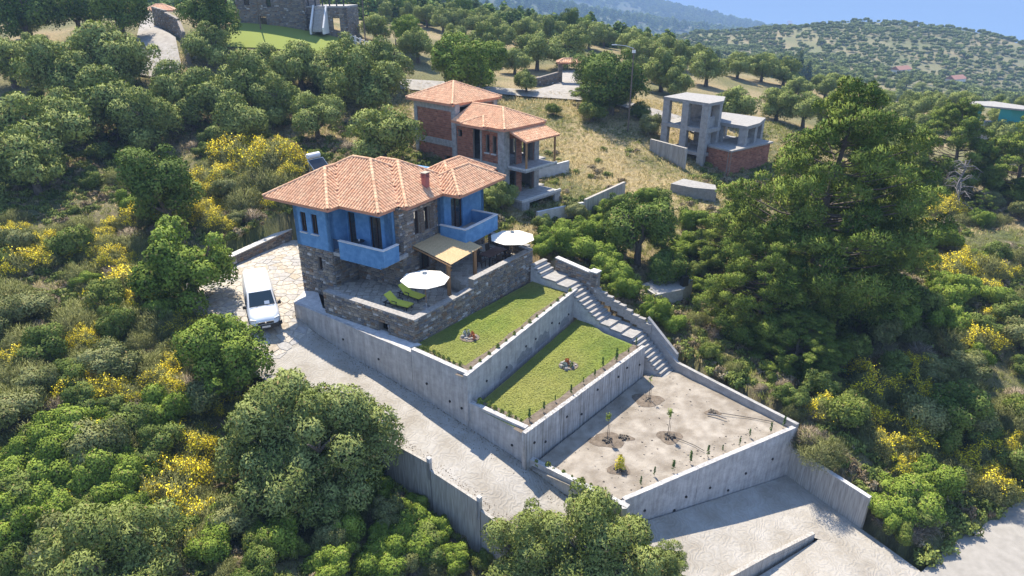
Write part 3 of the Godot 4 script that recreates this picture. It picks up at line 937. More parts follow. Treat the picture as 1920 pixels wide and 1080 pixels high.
func make_stairs() -> void:
	var t := thing("garden_stairs", "long concrete garden stairs descending from the stone terrace to the bare earth plot", "stairs", Vector3(1.6, 0, -45.1), -atan2(0.642, 0.767))
	var s := -0.35
	var prof := [[0.0, 1.5], [0.3, 1.27], [0.6, 1.04], [1.95, 0.8], [2.95, 0.64], [3.25, 0.48], [3.55, 0.3], [3.86, 0.1], [4.16, -0.1], [4.46, -0.29], [4.77, -0.48], [5.07, -0.67], [5.38, -0.86], [5.7, -1.04], [6.55, -1.23], [7.45, -1.38], [8.35, -1.52]]
	for k in 10: prof.append([8.35 + 0.255 * (k + 1), -1.52 - 0.206 * (k + 1)])
	for p in prof:
		var long: bool = p[0] - s > 0.6
		var b := B.new()
		b.box(Vector3((s + p[0]) / 2.0, p[1] - 0.06, -0.78), Vector3(p[0] - s - 0.006 + (0.03 if not long else 0.0), 0.12, 1.56))
		part("landing" if long else "step", b, M.slab_pale, t)
		b = B.new()
		b.box(Vector3((s + p[0]) / 2.0, p[1] - 0.12 - 0.75, -0.78), Vector3(p[0] - s, 1.5, 1.5))
		part("riser_block", b, M.concrete_plain, t)
		s = p[0]
	# side cheek towards the upper lawn
	# stone parapet right of the upper flight, with its end pillar
	var d := Vector2(0.767, 0.642)
	var o := Vector2(1.6, -45.1) + PLOT_RIGHT * 1.62
	var pw := thing("stone_parapet", "low rubble stone parapet with pale coping beside the upper stairs", "wall")
	var p0 := o + d * 0.7
	var p1 := o + d * 3.9
	var b := B.new()
	slope_wall(b, p0.x, p0.y, p1.x, p1.y, 1.75, 1.35, -0.6, -0.8, 0.34)
	part("core", b, M.mortar, pw)
	facing("stone_facing", pw, p0.x, p0.y, p1.x, p1.y, -0.2, 1.7, [], false, 1.3)
	b = B.new()
	slope_wall(b, p0.x - 0.04, p0.y + 0.04, p1.x, p1.y + 0.04, 1.83, 1.43, 1.755, 1.355, 0.42)
	part("coping", b, M.concrete_white, pw)
	b = B.new()
	b.obox(Transform3D(Basis(Vector3.UP, -atan2(0.642, 0.767)), Vector3(p1.x + 0.22, 0.35, p1.y - 0.1)), Vector3(0.55, 2.3, 0.55))
	part("end_pillar", b, M.mortar, pw)
	var e0 := p1 + Vector2(-0.06, 0.1)
	facing("pillar_stone_facing", pw, e0.x, e0.y, e0.x + 0.42, e0.y + 0.35, -0.3, 1.5, [])
	b = B.new()
	b.obox(Transform3D(Basis(Vector3.UP, -atan2(0.642, 0.767)), Vector3(p1.x + 0.22, 1.55, p1.y - 0.1)), Vector3(0.66, 0.09, 0.66))
	part("pillar_cap", b, M.concrete_white, pw)
	# low rough kerb of stones on the right of the lower stairs
	var kb := thing("rubble_kerb", "low rough stone and concrete kerb along the right of the lower stairs", "wall")
	var last := p1 + d * 0.5
	for k in 9:
		var f := k / 8.0
		var a: Vector2 = o + d * lerpf(4.4, 8.6, f)
		b = B.new()
		b.obox(Transform3D(Basis(Vector3.UP, -atan2(0.642, 0.767) + R.randf_range(-0.1, 0.1)), Vector3(a.x, lerpf(0.1, -1.3, f) + R.randf_range(-0.04, 0.04), a.y)), Vector3(0.54, 0.75 + R.randf_range(-0.08, 0.08), 0.3))
		part("kerb_stone", b, M.coping_stone, kb)
	b = B.new()
	var g0 := o + d * 8.5
	var g1 := o + d * 10.9
	slope_wall(b, g0.x, g0.y, g1.x, g1.y, -0.55, -2.55, -4.6, -4.6, 0.24)
	part("end_panel", b, M.concrete_old, kb)

func make_terrace() -> void:
	var t := thing("stone_terrace", "raised stone terrace with rubble parapet in front of the blue house", "terrace")
	var tc := Vector2(-5.8, -35.75)
	var tm := Vector2(-2.5, -40.35)
	var tr := Vector2(1.5, -45.9)
	var tl := Vector2(-12.25, -39.95)
	var b := B.new()
	b.prism(PackedVector2Array([tc, tm, Vector2(-7.6, -44.6), Vector2(-12.5, -42.6), tl]), 0.97, 1.15)
	part("lower_floor", b, M.mortar, t)
	b = B.new()
	b.prism(PackedVector2Array([tm, tr, Vector2(0.6, -47.6), Vector2(-1.6, -49.6), Vector2(-6.0, -45.5)]), -0.6, 1.7)
	part("upper_floor", b, M.flag_pale, t)
	# paving flags on both floors
	for f in [[PackedVector2Array([tc + Vector2(-0.1, -0.4), tm + Vector2(-0.3, 0), Vector2(-7.6, -44.5), Vector2(-12.3, -42.5), tl + Vector2(0.4, -0.1)]), 1.15], [PackedVector2Array([tm + Vector2(-0.3, -0.2), tr + Vector2(-0.5, 0.2), Vector2(0.4, -47.4), Vector2(-1.6, -49.4), Vector2(-5.9, -45.4)]), 1.7]]:
		var where := []
		var tint := []
		var lo: Vector2 = f[0][0]
		var hi: Vector2 = lo
		for p in f[0]:
			lo = lo.min(p)
			hi = hi.max(p)
		var x := lo.x
		while x < hi.x:
			var z := lo.y
			while z < hi.y:
				var p := Vector2(x + R.randf_range(-0.06, 0.06), z + R.randf_range(-0.06, 0.06))
				if inside(p, f[0]):
					var w := R.randf_range(0.36, 0.46)
					where.append(Transform3D(Basis(Vector3.UP, R.randf_range(-0.25, 0.25)) * Basis(Vector3(w, 0, 0), Vector3(0, 0, -w), Vector3(0, 0.02, 0)), Vector3(p.x, f[1], p.y)))
					tint.append(Color(0.50, 0.455, 0.385) * R.randf_range(0.75, 1.15))
				z += 0.44
			x += 0.44
		many("paving", stone_mesh, M.stone, where, tint, t)
	var walls := [["front_wall_lower", tc, tm, 1.85, []], ["front_wall_upper", tm, tr, 2.45, []], ["left_wall", tl, tc, 1.85, [[4.75, 5.55, 0.3, 1.05]]]]
	for w in walls:
		var a: Vector2 = w[1]
		var c: Vector2 = w[2]
		b = B.new()
		holed_wall(b, a.x, a.y, c.x, c.y, -0.4, w[3] - 0.06, 0.42, w[4])
		var core := part("parapet", b, M.mortar, t)
		facing("stone_facing", core, a.x, a.y, c.x, c.y, 0.0, w[3] - 0.03, w[4])
		var d := (c - a).normalized() * 0.42
		var nn := Vector2(d.y, -d.x)
		facing("inner_stone_facing", core, c.x + nn.x, c.y + nn.y, a.x + nn.x, a.y + nn.y, 1.1, w[3] - 0.03, [])
		b = B.new()
		slope_wall(b, a.x - nn.x * 0.06, a.y - nn.y * 0.06, c.x - nn.x * 0.06, c.y - nn.y * 0.06, w[3], w[3], w[3] - 0.055, w[3] - 0.055, 0.48)
		part("coping", b, M.coping_stone, core)
	# return of the parapet at the stairs, and the wall behind the dining place
	for s in [[1.5, -45.9, 0.75, -46.65, 2.45], [0.5, -47.4, -1.6, -49.5, 2.5], [1.35, -46.5, 0.5, -47.4, 2.5]]:
		b = B.new()
		slope_wall(b, s[0], s[1], s[2], s[3], s[4], s[4], 0.4, 0.4, 0.35)
		var core := part("back_wall", b, M.mortar, t)
		facing("stone_facing", core, s[2] - 0.25, s[3] + 0.25, s[0] - 0.25, s[1] + 0.25, 1.6, s[4], [])
		b = B.new()
		slope_wall(b, s[0], s[1], s[2], s[3], s[4] + 0.06, s[4] + 0.06, s[4] + 0.004, s[4] + 0.004, 0.4)
		part("coping", b, M.slab_pale, core)

# ---------------------------------------------------------------- small planting
func sprig(seed_: int, height: float, leaves: int, wide: float, c0: Color, c1: Color, leaf := 0.07) -> Array:
	R.seed = seed_
	var st := B.new()
	st.tube([Vector3.ZERO, Vector3(0.01, height * 0.5, 0.01), Vector3(0, height * 0.95, 0)], [0.012, 0.01, 0.004], 5)
	var b := B.new()
	for i in leaves:
		var f := pow(R.randf(), 0.8)
		var a := R.randf() * TAU
		var r := wide * (0.3 + 0.7 * R.randf()) * (1.15 - f * 0.7)
		leaf_quad(b, Vector3(cos(a) * r, height * (0.15 + 0.85 * f), sin(a) * r), Vector3(cos(a), R.randf_range(0.0, 1.2), sin(a)).normalized(), leaf * R.randf_range(0.7, 1.3), leaf * 0.5, c0.lerp(c1, R.randf()))
	return [st.mesh(), b.mesh()]

func leaf_quad(b: B, p: Vector3, n: Vector3, ll: float, lw: float, c: Color) -> void:
	var t := n.cross(Vector3(R.randf_range(-1, 1), R.randf_range(-1, 1), R.randf_range(-1, 1))).normalized()
	var s := n.cross(t)
	b.col = c
	b.tri(p - t * ll, p + s * lw, p + t * ll)
	b.tri(p - t * ll, p + t * ll, p - s * lw)

func put_plant(called: String, pair: Array, at: Vector3, s: float, label: String, cat: String, group: String, leafm: Material = null) -> Node3D:
	var t := thing(called, label, cat, at, R.randf() * TAU, group)
	t.scale = Vector3.ONE * s
	obj("stem", pair[0], M.bark, t)
	obj("foliage", pair[1], leafm if leafm else M.leaf, t)
	return t

func make_planting() -> void:
	var slim := []
	for k in 4: slim.append(sprig(40 + k, 0.75, 60, 0.10, Color(0.05, 0.09, 0.025), Color(0.13, 0.19, 0.05)))
	var low := []
	for k in 4: low.append(sprig(60 + k, 0.35, 70, 0.2, Color(0.08, 0.12, 0.03), Color(0.25, 0.27, 0.06)))
	R.seed = 77
	var words := ["first", "second", "third", "fourth", "fifth", "sixth", "seventh", "eighth", "ninth", "tenth", "eleventh", "twelfth"]
	for row in [[0.95, -30.35, 8.05, -38.7, 10, -1.55, "edge of the middle lawn"], [6.6, -27.7, 15.7, -32.75, 10, -3.55, "edge of the bare earth plot"]]:
		for k in row[4]:
			var f: float = k / (row[4] - 1.0)
			put_plant("hedge_seedling", slim[R.randi() % 4], Vector3(lerpf(row[0], row[2], f) + R.randf_range(-0.2, 0.2), row[5], lerpf(row[1], row[3], f) + R.randf_range(-0.16, 0.16)), R.randf_range(0.55, 1.3), "slim hedge seedling on the %s, %s from the left" % [row[6], words[k] if k else "first"], "seedling", "hedge seedlings along the terrace edges")
	for row in [[-5.2, -34.75, -2.95, -32.95, 8, 0.26, "upper lawn"], [-1.7, -31.85, 0.5, -30.1, 7, -1.55, "middle lawn"], [1.4, -29.1, 4.4, -27.1, 8, -3.55, "bare earth plot"]]:
		for k in row[4]:
			var f: float = k / (row[4] - 1.0)
			put_plant("bed_plant", low[R.randi() % 4], Vector3(lerpf(row[0], row[2], f) + R.randf_range(-0.1, 0.1), row[5], lerpf(row[1], row[3], f) - 0.15 + R.randf_range(-0.1, 0.1)), R.randf_range(0.6, 1.25), "small bed plant at the drive side of the %s, %s from left" % [row[6], words[k] if k else "first"], "plant", "small plants in the beds by the long wall")
	for k in 14:   # trailing plants on the wall top between the lawns
		var f := (k + 0.5) / 14.0
		put_plant("trailing_plant", low[k % 4], Vector3(lerpf(-2.55, 4.3, f), 0.34, lerpf(-32.2, -43.4, f)), R.randf_range(0.5, 0.95), "small trailing plant on the wall between the lawns, %s from the driveway" % (words[k] if k and k < 12 else ("first" if k == 0 else ["thirteenth", "farthest"][k - 12])), "plant", "small plants along the upper wall top")
	# staked saplings
	for s in [[5.4, -31.6, "young tree with leafy tip on the bare earth plot, left of three"], [8.9, -31.9, "young tree with leafy tip on the bare earth plot, right of three"], [8.5, -35.6, "thin bare young tree on the bare earth plot, nearest the stairs"]]:
		var t := thing("sapling", s[2], "sapling", Vector3(s[0], -3.6, s[1]), 0.0, "young trees on the bare earth plot")
		var b := B.new()
		b.tube([Vector3.ZERO, Vector3(0.03, 0.9, 0.02), Vector3(0, 1.75, 0)], [0.022, 0.017, 0.008], 6)
		part("stem", b, M.bark, t)
		b = B.new()
		var bare: bool = s[2].begins_with("thin")
		for i in (24 if bare else 110):
			var d := Vector3(R.randf_range(-1, 1), R.randf_range(-1, 1), R.randf_range(-1, 1)).normalized()
			leaf_quad(b, Vector3(0, 1.55, 0) + d * R.randf_range(0.05, 0.26) * Vector3(0.8, 1.3, 0.8), d, 0.06, 0.035, Color(0.14, 0.2, 0.04).lerp(Color(0.3, 0.34, 0.08), R.randf()))
		part("leaves", b, M.leaf, t)
		b = B.new()
		b.bar(Vector3(0.1, 0, 0.05), Vector3(0.1, 1.0, 0.05), 0.012, 5)
		part("stake", b, M.wood_grey, t)
	for s in [[5.4, -31.5, 1.0, 0.72], [9.0, -31.8, 0.72, 0.62], [8.4, -35.5, 0.95, 0.75], [5.7, -28.95, 0.62, 0.5], [6.4, -31.7, 0.6, 0.3], [12.1, -34.2, 0.5, 0.3]]:
		var poly := PackedVector2Array()
		for k in 20:
			var a := TAU * k / 20.0
			var r := 1.0 + 0.14 * sin(a * 3.0 + s[0]) + R.randf_range(-0.07, 0.07)
			poly.append(Vector2(s[0] + cos(a) * s[2] * r, s[1] + sin(a) * s[3] * r))
		structure("watered_soil", sheet(poly, 0.25, "plot", 0.012), M.wet_earth)
		var cl := []
		var tn := []
		for k in 26:
			var a := R.randf() * TAU
			var r := R.randf_range(0.05, 0.3)
			cl.append(Transform3D(Basis(Vector3.UP, R.randf() * TAU).scaled(Vector3(0.12, 0.09, 0.12) * R.randf_range(0.4, 1.2)) * Basis(Vector3.RIGHT, -PI / 2), Vector3(s[0] + cos(a) * r, -3.6, s[1] + sin(a) * r)))
			tn.append(Color(0.13, 0.11, 0.085) * R.randf_range(0.5, 1.6))
		many("soil_clods", stone_mesh, M.stone, cl, tn)
	var yb := sprig(99, 0.75, 260, 0.3, Color(0.42, 0.36, 0.03), Color(0.62, 0.52, 0.06), 0.06)
	put_plant("golden_shrub", yb, Vector3(5.75, -3.6, -29.0), 1.15, "golden yellow leaved small shrub in a dark planting hole on the bare earth plot", "shrub", "")
	# rockeries on the lawns
	for r in [[-2.6, 0.2, -36.6, "small rock bed with reddish plants on the upper lawn"], [3.5, -1.6, -36.3, "small rock bed with grey and orange plants on the middle lawn"]]:
		var t := thing("rock_bed", r[3], "flower bed", Vector3(r[0], r[1], r[2]))
		for k in 16:
			var a := TAU * k / 16.0
			var b := B.new()
			b.v = stone_mesh.surface_get_arrays(0)[Mesh.ARRAY_VERTEX]
			var o := obj("rock", stone_mesh, M.coping_stone if k % 3 else M.flag_grey, t)
			o.transform = Transform3D(Basis(Vector3.UP, R.randf() * TAU) * Basis(Vector3.RIGHT, -PI / 2).scaled(Vector3(1, 1, 1)) * Basis.from_scale(Vector3(0.22, 0.18, 0.14) * R.randf_range(0.5, 1.3)), Vector3(cos(a) * R.randf_range(0.15, 0.66), 0.0, sin(a) * R.randf_range(0.12, 0.55)))
		var tones := [[Color(0.32, 0.09, 0.04), Color(0.5, 0.17, 0.06)], [Color(0.25, 0.27, 0.22), Color(0.42, 0.44, 0.38)], [Color(0.07, 0.11, 0.03), Color(0.16, 0.2, 0.06)]]
		for k in 5:
			var p := sprig(200 + k + int(r[0]), 0.42, 70, 0.16, tones[k % 3][0], tones[k % 3][1], 0.06)
			var o := obj("flowering_plant", p[1], M.leaf, t)
			o.position = Vector3(R.randf_range(-0.4, 0.4), 0.02, R.randf_range(-0.35, 0.35))
		var soil := B.new()
		var poly := PackedVector2Array()
		for k in 14: poly.append(Vector2(cos(TAU * k / 14.0) * 0.62, sin(TAU * k / 14.0) * 0.55))
		soil.prism(poly, -0.05, 0.035)
		part("soil", soil, M.wet_earth, t)
	# a cut branch and a hose lying on the plot
	var b := B.new()
	b.tube([Vector3(11.7, -3.5, -33.9), Vector3(12.2, -3.46, -33.7), Vector3(12.7, -3.5, -33.4)], [0.05, 0.045, 0.03], 6)
	tag(part("cut_branch", b, M.dead_wood, self), "short bare piece of branch lying on the bare earth plot", "branch")
	b = B.new()
	b.tube([Vector3(9.3, -3.5, -31.6), Vector3(10.2, -3.52, -30.9), Vector3(10.6, -3.5, -30.4)], [0.02, 0.02, 0.02], 5)
	b.tube([Vector3(12.5, -3.5, -34.0), Vector3(14.0, -3.52, -33.6), Vector3(15.4, -3.5, -33.1)], [0.02, 0.02, 0.02], 5)
	tag(part("watering_hose", b, M.black_plastic, self), "thin dark watering hose lying across the bare earth plot", "hose")
	# short grass on the lawns and clods on the plot
	for l in [["lawn1", Vector2(-2.2, -38.4), Vector2(7.4, 2.6)], ["lawn2", Vector2(3.3, -36.0), Vector2(7.4, 2.5)]]:
		var gl := Leaves.new()
		for k in 7:
			var a := R.randf() * TAU
			var p := Vector3(cos(a), 0, sin(a)) * R.randf_range(0.0, 0.06)
			gl.add(p + Vector3(0, 0.025, 0), Vector3(cos(a) * 0.03, 0.03, sin(a) * 0.03), Vector3(-sin(a), 0, cos(a)) * 0.012, Vector3.UP, Color(1, 1, 1))
		var where := []
		var tint := []
		for k in 24000:
			var s: float = R.randf_range(-1, 1) * l[2].x
			var q: float = R.randf_range(-1, 1) * l[2].y
			var p := Vector2(l[1].x + s * 0.523 + q * 0.852, l[1].y - s * 0.852 + q * 0.523)
			var poly := PackedVector2Array([Vector2(-5.7, -34.9), Vector2(-2.9, -32.7), Vector2(4.0, -43.3), Vector2(1.75, -45.4), Vector2(-5.6, -35.8)]) if l[0] == "lawn1" else PackedVector2Array([Vector2(-1.9, -31.9), Vector2(0.3, -30.1), Vector2(7.9, -38.7), Vector2(6.0, -40.6), Vector2(4.7, -43.0)])
			if not inside(p, poly): continue
			where.append(Transform3D(Basis(Vector3.UP, R.randf() * TAU).scaled(Vector3.ONE * R.randf_range(0.45, 0.85)), Vector3(p.x, level(l[0], p.x, p.y), p.y)))
			tint.append(tint_of("turf", p.x, p.y) * R.randf_range(0.75, 1.1))
		var g := many("lawn_grass", gl.mesh(), M.leaf, where, tint)
		tag(g, "short mown grass of the %s" % ("upper lawn" if l[0] == "lawn1" else "middle lawn"), "grass", "", "stuff")
	var cl := []
	var tn := []
	for k in 900:
		var p := Vector2(R.randf_range(1, 16.3), R.randf_range(-39, -26.7))
		if not inside(p, PackedVector2Array([Vector2(1.4, -29.1), Vector2(4.6, -27.0), Vector2(5.6, -27.0), Vector2(15.9, -32.6), Vector2(10.9, -38.7), Vector2(9.3, -38.4)])): continue
		var edge := absf((p.x - 5.6) * 0.482 + (p.y + 26.7) * 0.876)
		if R.randf() > 0.35 and edge > 1.2: continue
		cl.append(Transform3D(Basis(Vector3.UP, R.randf() * TAU) * Basis(Vector3.RIGHT, -PI / 2) * Basis.from_scale(Vector3(0.09, 0.07, 0.045) * R.randf_range(0.3, 1.3)), Vector3(p.x, level("plot", p.x, p.y) - 0.01, p.y)))
		tn.append(Color(0.42, 0.36, 0.29) * (R.randf_range(0.7, 1.15) if R.randf() < 0.8 else 0.4))
	tag(many("earth_clods", stone_mesh, M.stone, cl, tn), "loose stones and clods on the bare earth plot", "stones", "", "stuff")

# ---------------------------------------------------------------- the blue house
func wall_part(called: String, parent: Node, u0: float, v0: float, u1: float, v1: float, y0: float, y1: float, holes: Array, mat: Material, stoned := false, bricks := false) -> void:
	var b := B.new()
	holed_wall(b, u0, -v0, u1, -v1, y0, y1, 0.35, holes)
	var o := part(called, b, mat, parent)
	if stoned: facing("brick_facing" if bricks else "stone_facing", o, u0, -v0, u1, -v1, y0, y1, holes, bricks)

func make_house() -> void:
	var h := thing("blue_house", "blue and stone two storey house with terracotta hipped roof and balconies", "house", Vector3(-14.84, 0, -43.58), deg_to_rad(-31.0))
	var blue: Material = M.plaster_blue
	wall_part("wall", h, 0, 0.2, 3.3, 0.2, 3.7, 6.9, [[0.6, 1.12, 4.72, 6.1], [1.62, 2.16, 4.72, 6.1]], blue)
	wall_part("wall", h, 3.3, 0.2, 3.3, 1.7, 3.7, 6.9, [], blue)
	wall_part("wall", h, 3.3, 1.7, 7.0, 1.7, 3.7, 6.9, [[0.12, 0.8, 3.75, 6.15], [2.05, 3.05, 3.75, 6.15]], blue)
	wall_part("wall", h, 7.0, 1.7, 7.0, 2.3, 3.7, 6.9, [], blue)
	wall_part("wall", h, 7.7, 6.4, 7.7, 11.8, 3.7, 6.9, [[1.2, 2.6, 3.75, 6.15]], blue)
	wall_part("wall", h, 7.4, 6.4, 7.7, 6.4, 3.7, 6.9, [], blue)
	wall_part("wall", h, 7.7, 11.8, 0, 11.8, 3.7, 6.9, [], blue)
	wall_part("wall", h, 0, 11.8, 0, 0.2, 3.7, 6.9, [[3.0, 4.0, 4.7, 6.0], [8.0, 9.0, 4.7, 6.0]], blue)
	wall_part("stone_wall", h, 7.0, 2.3, 7.4, 2.3, 3.7, 6.85, [], M.mortar, true)
	wall_part("stone_wall", h, 7.4, 2.3, 7.4, 6.4, 3.7, 6.85, [[1.5, 2.05, 4.55, 6.2], [2.55, 3.1, 4.55, 6.2]], M.mortar, true)
	wall_part("stone_wall", h, 0, 0.22, 3.3, 0.22, -1.4, 3.7, [[1.75, 2.15, 2.1, 3.1], [0.95, 2.5, -0.7, 0.3]], M.mortar, true)
	wall_part("stone_wall", h, 3.3, 0.22, 3.3, 2.4, -0.6, 3.7, [], M.mortar, true)
	wall_part("stone_wall", h, 3.3, 2.4, 7.4, 2.4, 0.0, 3.7, [], M.mortar, true)
	wall_part("stone_wall", h, 7.4, 2.4, 7.4, 6.4, 0.0, 3.7, [[1.7, 2.9, 1.75, 3.5]], M.mortar, true)
	wall_part("stone_wall", h, 7.7, 6.4, 7.7, 11.8, 0.0, 3.7, [[1.2, 2.6, 1.75, 3.5]], M.mortar, true)
	wall_part("stone_wall", h, 7.4, 6.4, 7.7, 6.4, 0.0, 3.7, [], M.mortar, true)
	wall_part("stone_wall", h, 0, 11.8, 0, 0.22, -1.4, 3.7, [], M.mortar, true)
	wall_part("stone_wall", h, 7.7, 11.8, 0, 11.8, -1.4, 3.7, [], M.mortar)
	# white sills, windows and doors
	for w in [[0.86, 0.52], [1.89, 0.54]]:
		window("window", h, Vector3(w[0], 4.72, -0.2 - 0.14), 0.0, w[1], 1.38, 2)
		var b := B.new()
		b.box(Vector3(w[0], 4.69, -0.2 + 0.04), Vector3(w[1] + 0.14, 0.05, 0.22))
		part("sill", b, M.trim, h)
	window("window", h, Vector3(1.95, 2.1, -0.22 - 0.2), 0.0, 0.4, 1.0, 1)
	window("balcony_door", h, Vector3(3.76, 3.75, -1.7 - 0.18), 0.0, 0.68, 2.4, 1)
	window("balcony_door", h, Vector3(5.85, 3.75, -1.7 - 0.18), 0.0, 1.0, 2.4, 2)
	window("window", h, Vector3(7.4 - 0.16, 4.55, -2.3 - 1.775), PI / 2, 0.55, 1.65, 1, 0.5)
	window("window", h, Vector3(7.4 - 0.16, 4.55, -2.3 - 2.825), PI / 2, 0.55, 1.65, 1)
	for v in [1.775, 2.825]:   # wooden shutters folded back on the stone
		var b := B.new()
		for k in 9: b.box(Vector3(7.4 + 0.11, 4.66 + k * 0.175, -2.3 - v - 0.47), Vector3(0.035, 0.13, 0.36))
		b.box(Vector3(7.4 + 0.1, 5.375, -2.3 - v - 0.28), Vector3(0.045, 1.6, 0.04))
		b.box(Vector3(7.4 + 0.1, 5.375, -2.3 - v - 0.66), Vector3(0.045, 1.6, 0.04))
		part("shutter", b, M.wood_grey, h)
	window("balcony_door", h, Vector3(7.7 - 0.16, 3.75, -6.4 - 1.9), PI / 2, 1.4, 2.4, 2, 0.55)
	window("terrace_door", h, Vector3(7.4 - 0.16, 1.75, -2.4 - 2.3), PI / 2, 1.2, 1.75, 2, 0.6)
	window("terrace_door", h, Vector3(7.7 - 0.16, 1.75, -6.4 - 1.9), PI / 2, 1.4, 1.75, 2)
	var b := B.new()
	b.box(Vector3(3.8, 3.72, -6.0), Vector3(7.2, 0.2, 11.2))
	part("floor_slab", b, M.concrete_plain, h)
	# balconies: slab, parapet walls, white coping, dark rails
	for bal in [[3.32, 7.75, 0.2, 2.62, "front"], [7.72, 9.9, 6.2, 10.3, "side"]]:
		var u0: float = bal[0]
		var u1: float = bal[1]
		var v0: float = bal[2]
		var v1: float = bal[3]
		b = B.new()
		b.box(Vector3((u0 + u1) / 2, 3.6, -(v0 + v1) / 2), Vector3(u1 - u0 - 0.02, 0.24, v1 - v0 - 0.02))
		var balcony := part("balcony", b, M.flag_grey, h)
		b = B.new()
		var cop := B.new()
		var us: float = u0 + (0.6 if bal[4] == "front" else 0.0)
		var ve: float = v1 - (0.92 if bal[4] == "front" else 0.0)
		b.box(Vector3((us + u1) / 2, 4.06, -v0 - 0.08), Vector3(u1 - us, 1.12, 0.16))
		b.box(Vector3(u1 - 0.08, 4.06, -(v0 + 0.165 + ve) / 2), Vector3(0.16, 1.12, ve - v0 - 0.17))
		cop.box(Vector3((us + u1) / 2, 4.645, -v0 - 0.07), Vector3(u1 - us + 0.06, 0.05, 0.24))
		cop.box(Vector3(u1 - 0.07, 4.645, -(v0 + 0.195 + ve) / 2), Vector3(0.24, 0.05, ve - v0 - 0.2))
		if bal[4] == "side":
			b.box(Vector3((u0 + u1 - 0.165) / 2, 4.06, -v1 + 0.08), Vector3(u1 - u0 - 0.17, 1.12, 0.16))
			cop.box(Vector3((u0 + u1 - 0.195) / 2, 4.645, -v1 + 0.07), Vector3(u1 - u0 - 0.2, 0.05, 0.24))
		else:
			b.box(Vector3((us + u1) / 2 - 0.15, 3.42, -v0 - 0.25), Vector3(u1 - us - 0.3, 0.16, 0.5))
		part("parapet", b, blue, balcony)
		part("coping", cop, M.trim, balcony)
	for rail in [[7.67, 1.72, 7.67, 2.3], [3.34, 0.28, 3.9, 0.28]]:
		b = B.new()
		var p0 := Vector3(rail[0], 0, -rail[1])
		var p1 := Vector3(rail[2], 0, -rail[3])
		b.bar(p0 + Vector3.UP * 4.62, p1 + Vector3.UP * 4.62, 0.022)
		b.bar(p0 + Vector3.UP * 3.82, p1 + Vector3.UP * 3.82, 0.018)
		for k in 7: b.bar(p0.lerp(p1, (k + 0.5) / 7.0) + Vector3.UP * 3.8, p0.lerp(p1, (k + 0.5) / 7.0) + Vector3.UP * 4.62, 0.012, 4)
		part("railing", b, M.metal_dark, h)
	roof(h, [[-2.15, 7.2, 0.65, 8.4], [-2.15, 3.85, -0.35, 7.0], [-0.5, 7.9, 2.55, 9.4], [5.3, 9.3, 6.45, 12.4], [3.5, 7.5, 8.0, 13.9]], 6.85, 0.56)
	b = B.new()
	b.box(Vector3(7.0, 7.6, -5.75), Vector3(0.36, 0.9, 0.42))
	for k in 3: b.box(Vector3(7.0, 8.06 + k * 0.1, -5.75), Vector3(0.42, 0.05, 0.48))
	for s in [[-0.15, -0.18], [0.15, -0.18], [-0.15, 0.18], [0.15, 0.18]]: b.box(Vector3(7.0 + s[0], 8.2, -5.75 + s[1]), Vector3(0.08, 0.3, 0.09))
	part("chimney", b, plain("chimney_clay", Color(0.36, 0.12, 0.095), 0.9), h)
	b = B.new()
	b.box(Vector3(7.0, 8.37, -5.75), Vector3(0.46, 0.05, 0.52))
	part("chimney_cap", b, M.flag_tan, h)
	# on the front balcony
	var t := thing("balcony_table", "small dark round table with a white cup on the front balcony", "table", h.transform * Vector3(4.75, 3.73, -1.25))
	b = B.new()
	b.tube([Vector3(0, 0.7, 0), Vector3(0, 0.73, 0)], [0.36, 0.36], 14)
	part("table_top", b, M.metal_dark, t)
	for k in 3:
		b = B.new()
		b.bar(Vector3(cos(k * 2.1) * 0.28, 0, sin(k * 2.1) * 0.28), Vector3(cos(k * 2.1) * 0.05, 0.7, sin(k * 2.1) * 0.05), 0.018, 5)
		part("leg", b, M.metal_dark, t)
	b = B.new()
	b.tube([Vector3(0, 0.73, 0), Vector3(0, 0.84, 0)], [0.04, 0.055], 8)
	tag(part("cup", b, M.steel_white, self), "small white cup on the dark balcony table", "cup").position = t.position

